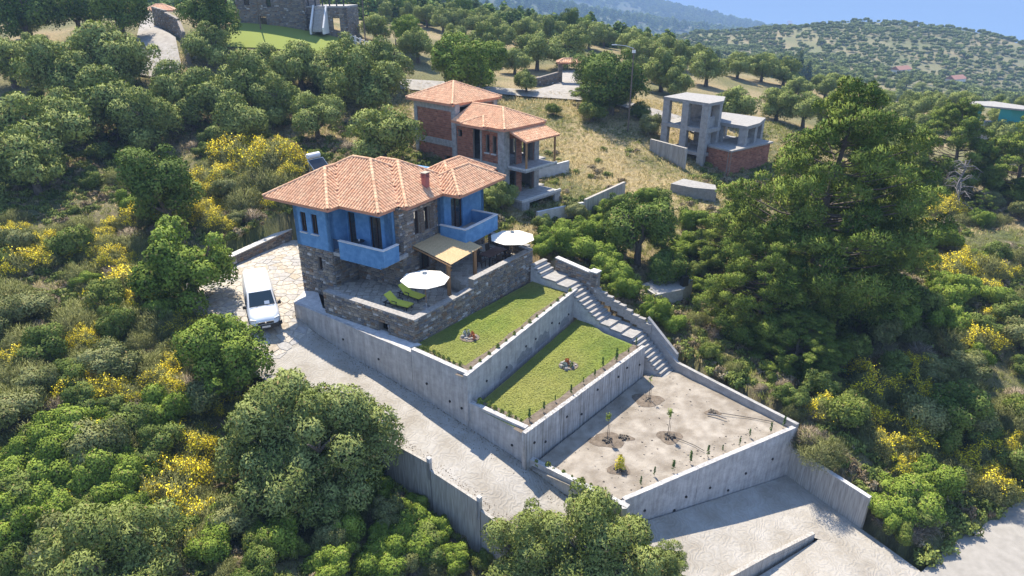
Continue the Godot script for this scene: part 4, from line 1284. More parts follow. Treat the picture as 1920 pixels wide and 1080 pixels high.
func make_pergola() -> void:
	var t := thing("pergola", "wooden pergola with reed mat roof against the stone house wall", "pergola")
	var c := [Vector3(-6.85, 3.95, -42.9), Vector3(-3.9, 3.6, -40.15), Vector3(-2.05, 3.6, -43.4), Vector3(-5.1, 3.95, -46.2)]
	for p in [Vector3(-4.15, 1.15, -40.75), Vector3(-2.55, 1.7, -43.05)]:
		var b := B.new()
		b.box(Vector3(p.x, (p.y + 3.42) / 2, p.z), Vector3(0.2, 3.42 - p.y, 0.2), 0.6)
		b.obox(Transform3D(Basis(Vector3.UP, 0.6) * Basis(Vector3.BACK, 0.8), p + Vector3(0.05, 1.65, -0.05)), Vector3(0.5, 0.1, 0.09))
		part("post", b, M.wood, t)
	for k in 2:
		var b := B.new()
		b.bar(c[1 + k] + Vector3(0, -0.14, 0), c[(0 if k == 0 else 3)] + Vector3(0, -0.14, 0), 0.07, 4)
		part("side_beam", b, M.wood, t)
	var b := B.new()
	b.bar(c[1].lerp(c[0], 0.1) + Vector3(0, -0.13, 0), c[2].lerp(c[3], 0.1) + Vector3(0, -0.13, 0), 0.08, 4)
	part("front_beam", b, M.wood, t)
	for k in 7:
		b = B.new()
		var f := (k + 0.5) / 7.0
		b.bar(c[1].lerp(c[2], f) + Vector3(0, -0.06, 0), c[0].lerp(c[3], f) + Vector3(0, -0.06, 0), 0.035, 4)
		part("rafter", b, M.wood, t)
	# the mat: a few hundred reeds side by side, tied in rows
	b = B.new()
	for k in 150:
		var f := (k + 0.5) / 150.0
		b.bar(c[1].lerp(c[2], f) + Vector3(0, R.randf_range(-0.006, 0.006), 0), c[0].lerp(c[3], f) + Vector3(0, R.randf_range(-0.006, 0.006), 0), 0.0135, 4)
	part("reed_mat", b, M.reed, t).set_meta("kind", "stuff")

func umbrella(label: String, at: Vector3, radius: float, height: float, lean: float) -> void:
	var t := thing("parasol", label, "parasol", at, lean, "white parasols on the stone terrace")
	var b := B.new()
	b.bar(Vector3.ZERO, Vector3(0, height + 0.05, 0), 0.026, 8)
	part("pole", b, M.wood, t)
	b = B.new()
	b.tube([Vector3.ZERO, Vector3(0, 0.08, 0), Vector3(0, 0.09, 0), Vector3(0, 0.3, 0)], [0.26, 0.24, 0.05, 0.045], 12)
	part("base", b, M.concrete_plain, t)
	b = B.new()
	var top := Vector3(0, height, 0)
	for k in 8:
		var a := TAU * k / 8.0
		var e := TAU * (k + 1) / 8.0
		var prev := [top, top]
		for j in range(1, 5):
			var f := j / 4.0
			var drop := 0.44 * f
			var p := top + Vector3(cos(a) * radius * f, -drop, sin(a) * radius * f)
			var q := top + Vector3(cos(e) * radius * f, -drop, sin(e) * radius * f)
			b.quad(prev[0], p, (p + q) / 2 - Vector3(0, 0.012 * f, 0), (prev[0] + prev[1]) / 2 - Vector3(0, 0.012 * (f - 0.25), 0))
			b.quad((prev[0] + prev[1]) / 2 - Vector3(0, 0.012 * (f - 0.25), 0), (p + q) / 2 - Vector3(0, 0.012 * f, 0), q, prev[1])
			prev = [p, q]
	part("canopy", b, M.canvas, t)
	b = B.new()
	b.tube([Vector3(0, height + 0.005, 0), Vector3(0, height + 0.07, 0)], [0.17, 0.03], 8)
	part("vent_cap", b, M.canvas, t)
	for k in 8:
		b = B.new()
		var a := TAU * k / 8.0
		b.bar(top - Vector3(0, 0.03, 0), top + Vector3(cos(a) * radius * 0.985, -0.46, sin(a) * radius * 0.985), 0.011, 4)
		part("rib", b, M.wood, t)

func make_terrace_things() -> void:
	umbrella("open white octagonal parasol above the green loungers", Vector3(-5.45, 1.17, -38.9), 1.55, 2.4, 0.2)
	umbrella("open white octagonal parasol beside the outdoor dining table", Vector3(0.02, 1.72, -45.55), 1.62, 2.2, 0.45)
	for l in [["green cushioned sun lounger nearest the terrace corner parapet", Vector3(-7.25, 1.17, -38.95), deg_to_rad(-28)], ["green cushioned sun lounger nearest the house, partly under the parasol", Vector3(-6.6, 1.17, -40.3), deg_to_rad(-36)]]:
		var t := thing("sun_lounger", l[0], "sun lounger", l[1], l[2], "sun loungers on the stone terrace")
		var b := B.new()
		for s in [-0.29, 0.29]: b.box(Vector3(0.0, 0.25, s), Vector3(1.95, 0.05, 0.05))
		for k in 6: b.box(Vector3(-0.9 + k * 0.36, 0.25, 0), Vector3(0.05, 0.04, 0.53))
		part("frame", b, M.metal_dark, t)
		for p in [[-0.8, -0.29], [0.85, -0.29], [-0.8, 0.29], [0.85, 0.29]]:
			b = B.new()
			b.box(Vector3(p[0], 0.11, p[1]), Vector3(0.045, 0.22, 0.045))
			part("leg", b, M.metal_dark, t)
		b = B.new()
		b.obox(Transform3D(Basis(), Vector3(0.34, 0.33, 0)), Vector3(1.27, 0.09, 0.62))
		part("seat_cushion", b, M.cushion, t)
		b = B.new()
		b.obox(Transform3D(Basis(Vector3.BACK, deg_to_rad(-42)), Vector3(-0.56, 0.58, 0)), Vector3(0.75, 0.09, 0.62))
		part("back_cushion", b, M.cushion, t)
		b = B.new()
		for s in [-0.25, 0.25]: b.bar(Vector3(-0.75, 0.27, s), Vector3(-0.62, 0.55, s), 0.015, 5)
		part("back_strut", b, M.metal_dark, t)
		for s in [-0.34, 0.34]:
			b = B.new()
			b.box(Vector3(-0.05, 0.5, s), Vector3(0.42, 0.035, 0.05))
			b.box(Vector3(0.1, 0.38, s), Vector3(0.035, 0.22, 0.035))
			part("armrest", b, M.metal_dark, t)
	var dt := thing("dining_table", "dark brown outdoor dining table on the upper stone terrace", "table", Vector3(-1.35, 1.72, -45.35), deg_to_rad(52))
	var b := B.new()
	for k in 6: b.box(Vector3(0, 0.74, -0.42 + k * 0.168), Vector3(2.0, 0.04, 0.158))
	part("table_top", b, plain("table_brown", Color(0.13, 0.068, 0.045), 0.5), dt)
	for s in [[-0.9, -0.4], [0.9, -0.4], [-0.9, 0.4], [0.9, 0.4]]:
		b = B.new()
		b.box(Vector3(s[0], 0.36, s[1]), Vector3(0.07, 0.72, 0.07))
		part("leg", b, M.metal_dark, dt)
	var chair: Node3D = null
	var spots := [[-0.55, -0.75, 0.0, "on the house side near the pergola"], [0.55, -0.75, 0.0, "on the house side near the back wall"], [-0.55, 0.75, PI, "on the parapet side near the pergola"], [0.55, 0.75, PI, "on the parapet side near the back wall"], [1.3, 0.0, -PI / 2, "at the end towards the back wall"], [-1.3, 0.0, PI / 2, "at the end towards the pergola"]]
	for s in spots:
		var c: Node3D
		if chair == null:
			c = Node3D.new()
			b = B.new()
			b.box(Vector3(0, 0.44, 0), Vector3(0.46, 0.05, 0.46))
			part("seat", b, M.wicker, c)
			b = B.new()
			b.obox(Transform3D(Basis(Vector3.RIGHT, -0.15), Vector3(0, 0.72, -0.25)), Vector3(0.46, 0.5, 0.04))
			part("backrest", b, M.wicker, c)
			for q in [[-0.2, -0.2], [0.2, -0.2], [-0.2, 0.2], [0.2, 0.2]]:
				b = B.new()
				b.box(Vector3(q[0], 0.21, q[1]), Vector3(0.04, 0.42, 0.04))
				part("leg", b, M.wicker, c)
			for q in [-0.24, 0.24]:
				b = B.new()
				b.box(Vector3(q, 0.64, -0.02), Vector3(0.04, 0.03, 0.44))
				b.box(Vector3(q, 0.54, 0.18), Vector3(0.03, 0.2, 0.03))
				part("armrest", b, M.wicker, c)
			chair = c
		else:
			c = chair.duplicate()
		c.name = numbered("terrace_chair")
		add_child(c, true)
		c.transform = dt.transform * Transform3D(Basis(Vector3.UP, s[2]), Vector3(s[0], 0, s[1]))
		tag(c, "dark woven terrace chair at the dining table, %s" % s[3], "chair", "chairs round the terrace dining table")
	# solar water heater on the slope behind the roof
	var sh := thing("solar_heater", "solar water heater with white tank on a steel frame behind the blue house", "water heater", Vector3(-17.3, ground(-17.3, -58.5) + 2.1, -58.5), 0.9)
	sh.scale = Vector3.ONE * 0.85
	b = B.new()
	b.tube([Vector3(-0.72, 1.5, 0), Vector3(-0.7, 1.5, 0), Vector3(0.7, 1.5, 0), Vector3(0.72, 1.5, 0)], [0.24, 0.3, 0.3, 0.24], 16)
	part("tank", b, M.steel_white, sh)
	b = B.new()
	b.obox(Transform3D(Basis(Vector3.RIGHT, deg_to_rad(42)), Vector3(0, 0.62, 0.85)), Vector3(1.9, 0.09, 1.7))
	part("collector_frame", b, M.metal_light, sh)
	b = B.new()
	b.obox(Transform3D(Basis(Vector3.RIGHT, deg_to_rad(42)), Vector3(0, 0.655, 0.885)), Vector3(1.78, 0.03, 1.58))
	part("collector_glass", b, M.glass_dark, sh)
	for s in [-0.6, 0.6]:
		b = B.new()
		b.bar(Vector3(s, -1.4, -0.1), Vector3(s, 1.25, -0.05), 0.03, 5)
		b.bar(Vector3(s, -1.2, 1.5), Vector3(s, 1.2, -0.05), 0.025, 5)
		b.bar(Vector3(s, -1.4, 1.45), Vector3(s, 0.05, 1.45), 0.025, 5)
		part("stand", b, M.metal_light, sh)

# ---------------------------------------------------------------- van
func make_van() -> void:
	var p := Vector3(-16.95, 0, -41.3)
	var dir := Vector3(0.41, 0, 0.912)
	var y0 := drive_level(p.x - dir.x * 1.6, p.z - dir.z * 1.6)
	var y1 := drive_level(p.x + dir.x * 1.6, p.z + dir.z * 1.6)
	var t := thing("delivery_van", "white compact panel van parked on the pale flagstones left of the blue house", "van", Vector3(p.x, (y0 + y1) / 2 + 0.03, p.z), 0.0)
	t.basis = Basis(Vector3.UP, atan2(dir.x, dir.z)) * Basis(Vector3.RIGHT, atan2(y0 - y1, 3.2)) * Basis.from_scale(Vector3(1.05, 1.2, 1.06))
	# sections along z: [z, half width, bottom, shoulder, top, half width at top]
	var secs := [[-2.38, 0.80, 0.45, 1.1, 1.72, 0.66], [-2.3, 0.89, 0.38, 1.12, 1.82, 0.72], [-1.2, 0.92, 0.36, 1.12, 1.86, 0.745], [0.2, 0.925, 0.36, 1.1, 1.87, 0.74], [0.55, 0.925, 0.36, 1.09, 1.83, 0.72], [1.28, 0.915, 0.36, 1.0, 1.18, 0.76], [1.75, 0.9, 0.36, 0.92, 1.07, 0.72], [2.12, 0.84, 0.4, 0.8, 0.96, 0.62], [2.33, 0.7, 0.45, 0.68, 0.8, 0.5], [2.38, 0.55, 0.5, 0.6, 0.7, 0.4]]
	var rings := []
	for s in secs:
		var ring := []
		for k in [[1.0, 0.0], [1.0, 0.35], [1.0, 1.0]]: ring.append(Vector3(s[1] * k[0] * (0.97 if k[1] == 0.0 else 1.0), lerpf(s[2], s[3], k[1]), s[0]))
		var r: float = (s[4] - s[3]) * 0.25
		ring.append(Vector3(lerpf(s[1], s[5], 0.75), lerpf(s[3], s[4], 0.72), s[0]))
		ring.append(Vector3(s[5], s[4] - r * 0.3, s[0]))
		ring.append(Vector3(s[5] * 0.82, s[4], s[0]))
		ring.append(Vector3(0, s[4] + 0.025, s[0]))
		for k in range(5, -1, -1): ring.append(ring[k] * Vector3(-1, 1, 1))
		rings.append(ring)
	var st := SurfaceTool.new()
	st.begin(Mesh.PRIMITIVE_TRIANGLES)
	st.set_smooth_group(1)
	for i in rings.size() - 1:
		for k in 12:
			for w in [rings[i][k], rings[i + 1][k], rings[i + 1][k + 1], rings[i][k], rings[i + 1][k + 1], rings[i][k + 1]]: st.add_vertex(w)
	st.set_smooth_group(2)
	for e in [0, rings.size() - 1]:
		for k in range(1, 12):
			for w in [rings[e][0], rings[e][k], rings[e][k + 1]]: st.add_vertex(w)
	st.index()
	st.generate_normals()
	obj("body", st.commit(), M.van_white, t)
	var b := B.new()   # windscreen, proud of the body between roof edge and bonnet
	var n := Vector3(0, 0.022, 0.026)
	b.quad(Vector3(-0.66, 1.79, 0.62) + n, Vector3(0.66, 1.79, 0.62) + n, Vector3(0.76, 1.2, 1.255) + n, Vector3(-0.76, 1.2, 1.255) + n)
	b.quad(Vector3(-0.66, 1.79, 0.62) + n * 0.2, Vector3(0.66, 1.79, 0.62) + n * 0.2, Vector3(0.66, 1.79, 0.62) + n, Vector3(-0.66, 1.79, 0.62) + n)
	var glass := plain("windscreen_cabin_dark", Color(0.035, 0.055, 0.06), 0.05)  # opaque near-black: cabin shade put into the colour, body behind is solid
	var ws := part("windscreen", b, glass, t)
	b = B.new()
	b.obox(Transform3D(Basis(Vector3.RIGHT, 0.74), Vector3(0.3, 1.335, 1.165)), Vector3(0.3, 0.004, 0.2))
	part("paper_behind_glass", b, M.plate_white, ws)
	for s in [-1.0, 1.0]:
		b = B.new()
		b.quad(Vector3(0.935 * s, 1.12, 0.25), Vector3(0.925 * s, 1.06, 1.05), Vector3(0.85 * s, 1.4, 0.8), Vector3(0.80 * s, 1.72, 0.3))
		part("side_window", b, M.glass_dark, t)  # opaque dark pane, colour stands in for the shaded cabin, none is built
		b = B.new()
		b.box(Vector3(1.04 * s, 1.12, 0.95), Vector3(0.2, 0.2, 0.1))
		b.box(Vector3(0.95 * s, 1.06, 0.95), Vector3(0.1, 0.05, 0.06))
		part("mirror", b, M.black_plastic, t)
		b = B.new()
		b.box(Vector3(0.915 * s, 0.48, 0.0), Vector3(0.05, 0.14, 1.9))
		part("side_strip", b, M.black_plastic, t)
		b = B.new()
		b.obox(Transform3D(Basis(Vector3.UP, s * 0.5), Vector3(0.68 * s, 0.83, 2.12)), Vector3(0.36, 0.13, 0.18))
		part("headlight", b, M.lamp_glass, t)
		for z in [-1.42, 1.5]:
			var w := Node3D.new()
			b = B.new()
			b.tube([Vector3(-0.1, 0, 0), Vector3(-0.09, 0, 0), Vector3(0.09, 0, 0), Vector3(0.1, 0, 0)], [0.27, 0.315, 0.315, 0.27], 20)
			var wh := part("wheel", b, M.tyre, t)
			wh.position = Vector3(0.83 * s, 0.315, z)
			b = B.new()
			b.tube([Vector3(0.095 * s, 0, 0), Vector3(0.108 * s, 0, 0)], [0.2, 0.18], 14)
			part("rim", b, M.metal_light, wh)
			b = B.new()
			b.tube([Vector3(0.76 * s, 0.36, z), Vector3(0.932 * s, 0.36, z)], [0.37, 0.37], 18)
			part("wheel_arch", b, M.black_plastic, t)
			w.free()
	b = B.new()
	b.obox(Transform3D(), Vector3.ZERO)
	b = B.new()
	b.box(Vector3(0, 0.5, 2.3), Vector3(1.5, 0.24, 0.24))
	b.obox(Transform3D(Basis(Vector3.UP, 0.6), Vector3(0.78, 0.5, 2.14)), Vector3(0.32, 0.25, 0.26))
	b.obox(Transform3D(Basis(Vector3.UP, -0.6), Vector3(-0.78, 0.5, 2.14)), Vector3(0.32, 0.25, 0.26))
	part("bumper", b, M.black_plastic, t)
	b = B.new()
	b.box(Vector3(0, 0.72, 2.345), Vector3(0.95, 0.13, 0.1))
	var gr := part("grille", b, M.black_plastic, t)
	b = B.new()
	b.tube([Vector3(0, 0.74, 2.39), Vector3(0, 0.74, 2.405)], [0.06, 0.055], 8)
	part("badge", b, M.metal_light, gr)
	b = B.new()
	b.box(Vector3(0, 0.5, 2.43), Vector3(0.5, 0.11, 0.015))
	part("number_plate", b, M.plate_white, t)
	b = B.new()
	b.bar(Vector3(0, 1.86, 0.45), Vector3(0, 2.02, 0.36), 0.008, 4)
	part("aerial", b, M.black_plastic, t)
	for s in [-0.35, 0.25]:
		b = B.new()
		b.bar(Vector3(s, 1.21, 1.29), Vector3(s + 0.5, 1.27, 1.235), 0.01, 4)
		part("wiper", b, M.black_plastic, t)

# ---------------------------------------------------------------- the other buildings
func make_brick_house() -> void:
	var h := thing("brick_shell_house", "unfinished red hollow brick house with concrete frame and new tiled roofs", "house", Vector3(-0.7, 0, -58.6), deg_to_rad(-42.5))
	var con: Material = M.concrete_old
	# frame: [u0,u1,v0,v1,y0,y1]
	var k := 0
	for f in [[-0.75, 0, 0, 0.72, 0.2, 8.55], [-0.5, 0, 4.1, 4.75, 0.2, 8.55], [-6.9, -6.3, 0.24, 0.8, 0.2, 9.9], [-12.4, -11.95, 0.42, 0.9, 0.2, 9.9], [-12.4, -12.0, 5.5, 6.0, 0.2, 9.9], [-6.95, -6.5, 5.5, 6.0, 0.2, 9.9], [-3.2, -3.0, 0.26, 0.6, 5.2, 8.4]]:
		var b := B.new()
		b.box(Vector3((f[0] + f[1]) / 2, (f[4] + f[5]) / 2, -(f[2] + f[3]) / 2), Vector3(f[1] - f[0], f[5] - f[4], f[3] - f[2]))
		part("column", b, con, h)
	for f in [[-12.0, 0.0, 0.5, 5.7, 5.0, 5.2], [-12.0, -0.1, 0.5, 5.7, 2.4, 2.6], [-12.0, -0.1, 0.6, 5.6, 8.3, 8.46], [-12.2, -6.6, 0.6, 5.8, 9.6, 9.8]]:
		var b := B.new()
		b.box(Vector3((f[0] + f[1]) / 2, (f[4] + f[5]) / 2, -(f[2] + f[3]) / 2), Vector3(f[1] - f[0], f[5] - f[4], f[3] - f[2]))
		part("floor_slab", b, con, h)
	for f in [[-6.28, -0.77, 0.28, 8.1, 8.5], [-6.28, -0.77, 0.27, 4.85, 5.35], [-11.93, -6.92, 0.43, 9.2, 9.85], [-11.93, -6.92, 0.43, 5.9, 6.5], [-6.28, -0.77, 0.27, 2.2, 2.7]]:
		var b := B.new()
		b.box(Vector3((f[0] + f[1]) / 2, (f[3] + f[4]) / 2, -f[2] - 0.12), Vector3(f[1] - f[0], f[4] - f[3], 0.24))
		part("beam", b, con, h)
	var infill := [[-11.93, 0.5, -6.92, 0.5, 6.5, 9.2, []], [-11.93, 0.5, -6.92, 0.5, 1.0, 5.9, [[3.7, 4.6, 3.6, 5.0]]],
		[-6.28, 0.34, -0.77, 0.34, 5.35, 8.1, [[0.2, 0.7, 7.1, 7.8], [2.1, 3.05, 5.35, 8.1], [3.75, 4.2, 6.2, 7.75], [4.6, 5.05, 6.2, 7.75]]], [-6.28, 0.34, -0.77, 0.34, 0.6, 4.85, [[0.25, 0.85, 2.6, 4.7]]],
		[-0.12, 0.72, -0.12, 4.1, 5.2, 8.3, [[0.05, 1.0, 5.2, 7.6], [1.75, 3.3, 5.2, 7.6]]], [-0.12, 0.72, -0.12, 4.1, 2.6, 5.0, [[0.05, 1.0, 2.6, 4.75], [1.75, 3.3, 2.6, 4.75]]],
		[-6.75, 4.9, -6.75, 5.5, 8.5, 9.6, []], [-12.2, 5.6, -12.2, 0.9, 2.0, 9.6, []], [-0.3, 4.75, -6.6, 4.75, 2.6, 8.3, [[1.5, 2.8, 5.4, 7.4], [4.0, 5.0, 3.0, 4.8]]], [-6.9, 5.9, -12.0, 5.9, 2.6, 9.6, []]]
	for w in infill:
		var b := B.new()
		holed_wall(b, w[0], -w[1], w[2], -w[3], w[4], w[5], 0.2, w[6])
		var o := part("brick_wall", b, M.mortar, h)
		facing("bricks", o, w[0], -w[1], w[2], -w[3], w[4], w[5], w[6], true)
	for w in [[-2.75, 6.13], [-1.9, 6.13]]:
		var b := B.new()
		b.box(Vector3(w[0] + 0.4, w[1], -0.3), Vector3(0.62, 0.1, 0.2))
		part("sill", b, M.concrete_white, h)
	roof(h, [[-12.95, -6.35, -0.05, 6.5]], 9.95, 0.44)
	roof(h, [[-11.5, 0.42, -0.35, 5.2], [-4.5, -1.6, -0.85, 4.0]], 8.6, 0.44, -6.3)
	# porch roof: one pitch of tiles on posts
	var b := B.new()
	var p0 := Vector3(0.35, 8.35, -0.35)
	var p1 := Vector3(0.35, 8.35, -4.9)
	var q1 := Vector3(2.25, 7.72, -4.9)
	var q0 := Vector3(2.25, 7.72, -0.35)
	b.hexa([p0 - Vector3.UP * 0.1, q0 - Vector3.UP * 0.1, q1 - Vector3.UP * 0.1, p1 - Vector3.UP * 0.1, p0, q0, q1, p1])
	var porch := part("porch_roof", b, M.tile_bed, h)
	var where := []
	var tint := []
	var up := (p0 - q0).normalized()
	for i in 19:
		for j in 6:
			var p := q0.lerp(q1, (i + 0.5) / 19.0) + up * (j * 0.335 - 0.05) + Vector3.UP * 0.012
			where.append(Transform3D(Basis(Vector3(0, 0, -1), Vector3(0, 0, -1).cross(up).normalized() * -1.0, -up), p))
			if where[-1].basis.y.y < 0: where[-1].basis.y = -where[-1].basis.y
			tint.append(tile_tone())
	many("porch_tiles", tile_mesh, M.tile, where, tint, porch)
	for v in [0.75, 4.6]:
		b = B.new()
		b.box(Vector3(1.95, 6.45, -v), Vector3(0.14, 2.55, 0.14))
		part("porch_post", b, M.wood, h)
	b = B.new()
	b.box(Vector3(1.05, 5.1, -2.65), Vector3(2.1, 0.18, 4.3))
	var bal := part("balcony", b, con, h)
	b = B.new()
	b.box(Vector3(2.06, 5.26, -2.65), Vector3(0.1, 0.14, 4.3))
	b.box(Vector3(1.0, 5.26, -0.55), Vector3(2.0, 0.14, 0.1))
	part("kerb", b, M.concrete_white, bal)
	b = B.new()
	b.box(Vector3(1.2, 2.5, -2.4), Vector3(2.4, 0.2, 5.4))
	b.box(Vector3(1.2, 1.2, 0.2), Vector3(2.4, 2.4, 0.22))
	b.box(Vector3(2.3, 1.2, -0.3), Vector3(0.22, 2.4, 0.8))
	b.box(Vector3(2.3, 1.2, -4.6), Vector3(0.22, 2.4, 0.8))
	var pl := part("ground_terrace", b, con, h)
	b = B.new()
	b.box(Vector3(2.34, 2.68, -2.4), Vector3(0.14, 0.2, 5.4))
	b.box(Vector3(1.1, 2.68, 0.24), Vector3(2.3, 0.2, 0.14))
	part("kerb", b, M.concrete_white, pl)

func make_frame_building() -> void:
	var h := thing("concrete_frame_building", "bare grey concrete frame of an unfinished house with flat slabs beside the dry meadow", "building")
	var a := PackedVector2Array([Vector2(16.8, -77.1), Vector2(20.1, -80.3), Vector2(23.6, -77.0), Vector2(22.6, -74.1), Vector2(20.6, -72.3)])
	var c := PackedVector2Array([Vector2(20.4, -77.6), Vector2(24.9, -81.3), Vector2(28.6, -77.5), Vector2(26.9, -74.4), Vector2(24.9, -72.4)])
	for s in [[a, 8.3, 8.6, "roof_slab"], [a, 5.45, 5.85, "floor_slab"], [a, 2.95, 3.3, "floor_slab"], [c, 5.85, 6.2, "roof_slab"], [c, 3.2, 3.6, "floor_slab"]]:
		var b := B.new()
		b.prism(s[0], s[1], s[2])
		part(s[3], b, M.slab_pale if s[3] == "roof_slab" else M.concrete_old, h)
	for q in [[17.3, -77.0, 1.0, 8.38], [18.9, -74.8, 1.0, 8.38], [20.5, -72.8, 0.5, 8.38], [22.1, -74.3, 3.0, 8.38], [20.1, -79.6, 3.0, 8.38], [23.0, -77.2, 3.0, 8.38], [21.2, -77.5, 1.0, 6.0], [22.9, -75.2, 0.5, 6.0], [24.8, -73.0, 0.0, 6.0], [26.3, -74.5, 1.0, 6.0], [24.9, -80.5, 2.0, 6.0], [28.0, -77.4, 2.0, 6.0]]:
		var b := B.new()
		b.box(Vector3(q[0], (q[2] + q[3]) / 2, q[1]), Vector3(0.8, q[3] - q[2], 0.55), -0.75)
		part("column", b, M.concrete_old, h)
	for q in [[20.5, -72.8, 22.1, -74.3, 5.85, 7.0], [22.1, -74.3, 23.0, -77.2, 5.85, 6.6], [21.2, -77.5, 22.9, -75.2, 3.6, 4.3], [24.8, -73.0, 26.3, -74.5, 3.6, 4.6], [20.5, -72.8, 21.6, -73.8, 1.0, 5.45], [17.3, -77.0, 18.9, -74.8, 1.0, 2.95], [22.9, -75.2, 24.8, -73.0, 1.0, 4.0], [20.1, -79.6, 23.0, -77.2, 5.85, 8.3]]:
		var b := B.new()
		slope_wall(b, q[0], q[1], q[2], q[3], q[5], q[5], q[4], q[4], 0.2)
		part("infill_wall", b, M.concrete_old, h)
	# lower block of red brick with a pale slab
	var k := thing("brick_block", "small red brick block with pale flat roof slab in front of the concrete frame", "building")
	var pts := [Vector2(20.9, -73.6), Vector2(22.9, -70.6), Vector2(28.6, -75.0), Vector2(26.6, -78.2)]
	var b := B.new()
	b.prism(PackedVector2Array([pts[0] + Vector2(-0.25, 0), pts[1] + Vector2(0, 0.3), pts[2] + Vector2(0.3, 0.1), pts[3]]), 3.9, 4.08)
	part("roof_slab", b, M.slab_pale, k)
	for i in [0, 1]:
		b = B.new()
		slope_wall(b, pts[i].x, pts[i].y, pts[i + 1].x, pts[i + 1].y, 3.9, 3.9, -1.0, -1.0, 0.25)
		var o := part("brick_wall", b, M.mortar, k)
		facing("bricks", o, pts[i].x, pts[i].y, pts[i + 1].x, pts[i + 1].y, 1.1, 3.9, [], true)
	b = B.new()
	b.prism(PackedVector2Array([pts[0] + Vector2(-0.1, 0), pts[1] + Vector2(0, 0.15), pts[2] + Vector2(0.1, 0.1), pts[3]]), -1.0, 1.1)
	part("plinth", b, M.concrete_plain, k)
	b = B.new()
	b.prism(PackedVector2Array([Vector2(15.9, -66.1), Vector2(17.6, -68.0), Vector2(20.2, -65.6), Vector2(19.9, -63.9), Vector2(17.8, -64.6)]), 0.2, 1.75)
	tag(part("concrete_block", b, M.slab_pale, self), "low pale concrete foundation block in the meadow below the brick block", "foundation")
	b = B.new()
	slope_wall(b, 15.3, -75.2, 18.4, -71.4, 4.3, 4.1, 1.0, 1.0, 0.3)
	tag(part("concrete_wall", b, M.concrete_boards, self), "grey concrete wall at the foot of the concrete frame building", "wall")
	for w in [[2.3, -64.5, 5.8, -67.6, 3.6, 3.7, "pale low concrete wall right of the brick shell house"], [2.2, -54.8, 6.4, -57.9, 2.4, 2.3, "nearer half of the long weathered concrete wall in the grass beyond the stairs"], [6.6, -58.1, 11.0, -64.0, 2.5, 2.5, "farther half of the long weathered concrete wall in the grass beyond the stairs"]]:
		b = B.new()
		slope_wall(b, w[0], w[1], w[2], w[3], w[4], w[5], 0.0, 0.0, 0.25)
		tag(part("concrete_wall", b, M.concrete_boards if w[0] > 2.25 and w[1] > -60 else M.concrete_plain, self), w[6], "wall")
	b = B.new()
	b.prism(PackedVector2Array([Vector2(9.9, -47.6), Vector2(12.0, -49.6), Vector2(14.2, -48.7), Vector2(13.0, -46.8), Vector2(10.7, -45.8)]), -3.0, -1.15)
	tag(part("concrete_pad", b, M.flag_grey, self), "flat pale concrete pad among the bushes right of the stairs", "slab")
	b = B.new()
	b.box(Vector3(13.2, -0.75, -47.5), Vector3(0.5, 0.75, 0.4), 0.5)
	b.bar(Vector3(13.25, -0.4, -47.5), Vector3(13.3, 0.35, -47.5), 0.04, 6)
	tag(part("standpipe", b, M.metal_dark, self), "small dark standpipe box with upright pipe at the end of the concrete pad", "standpipe")

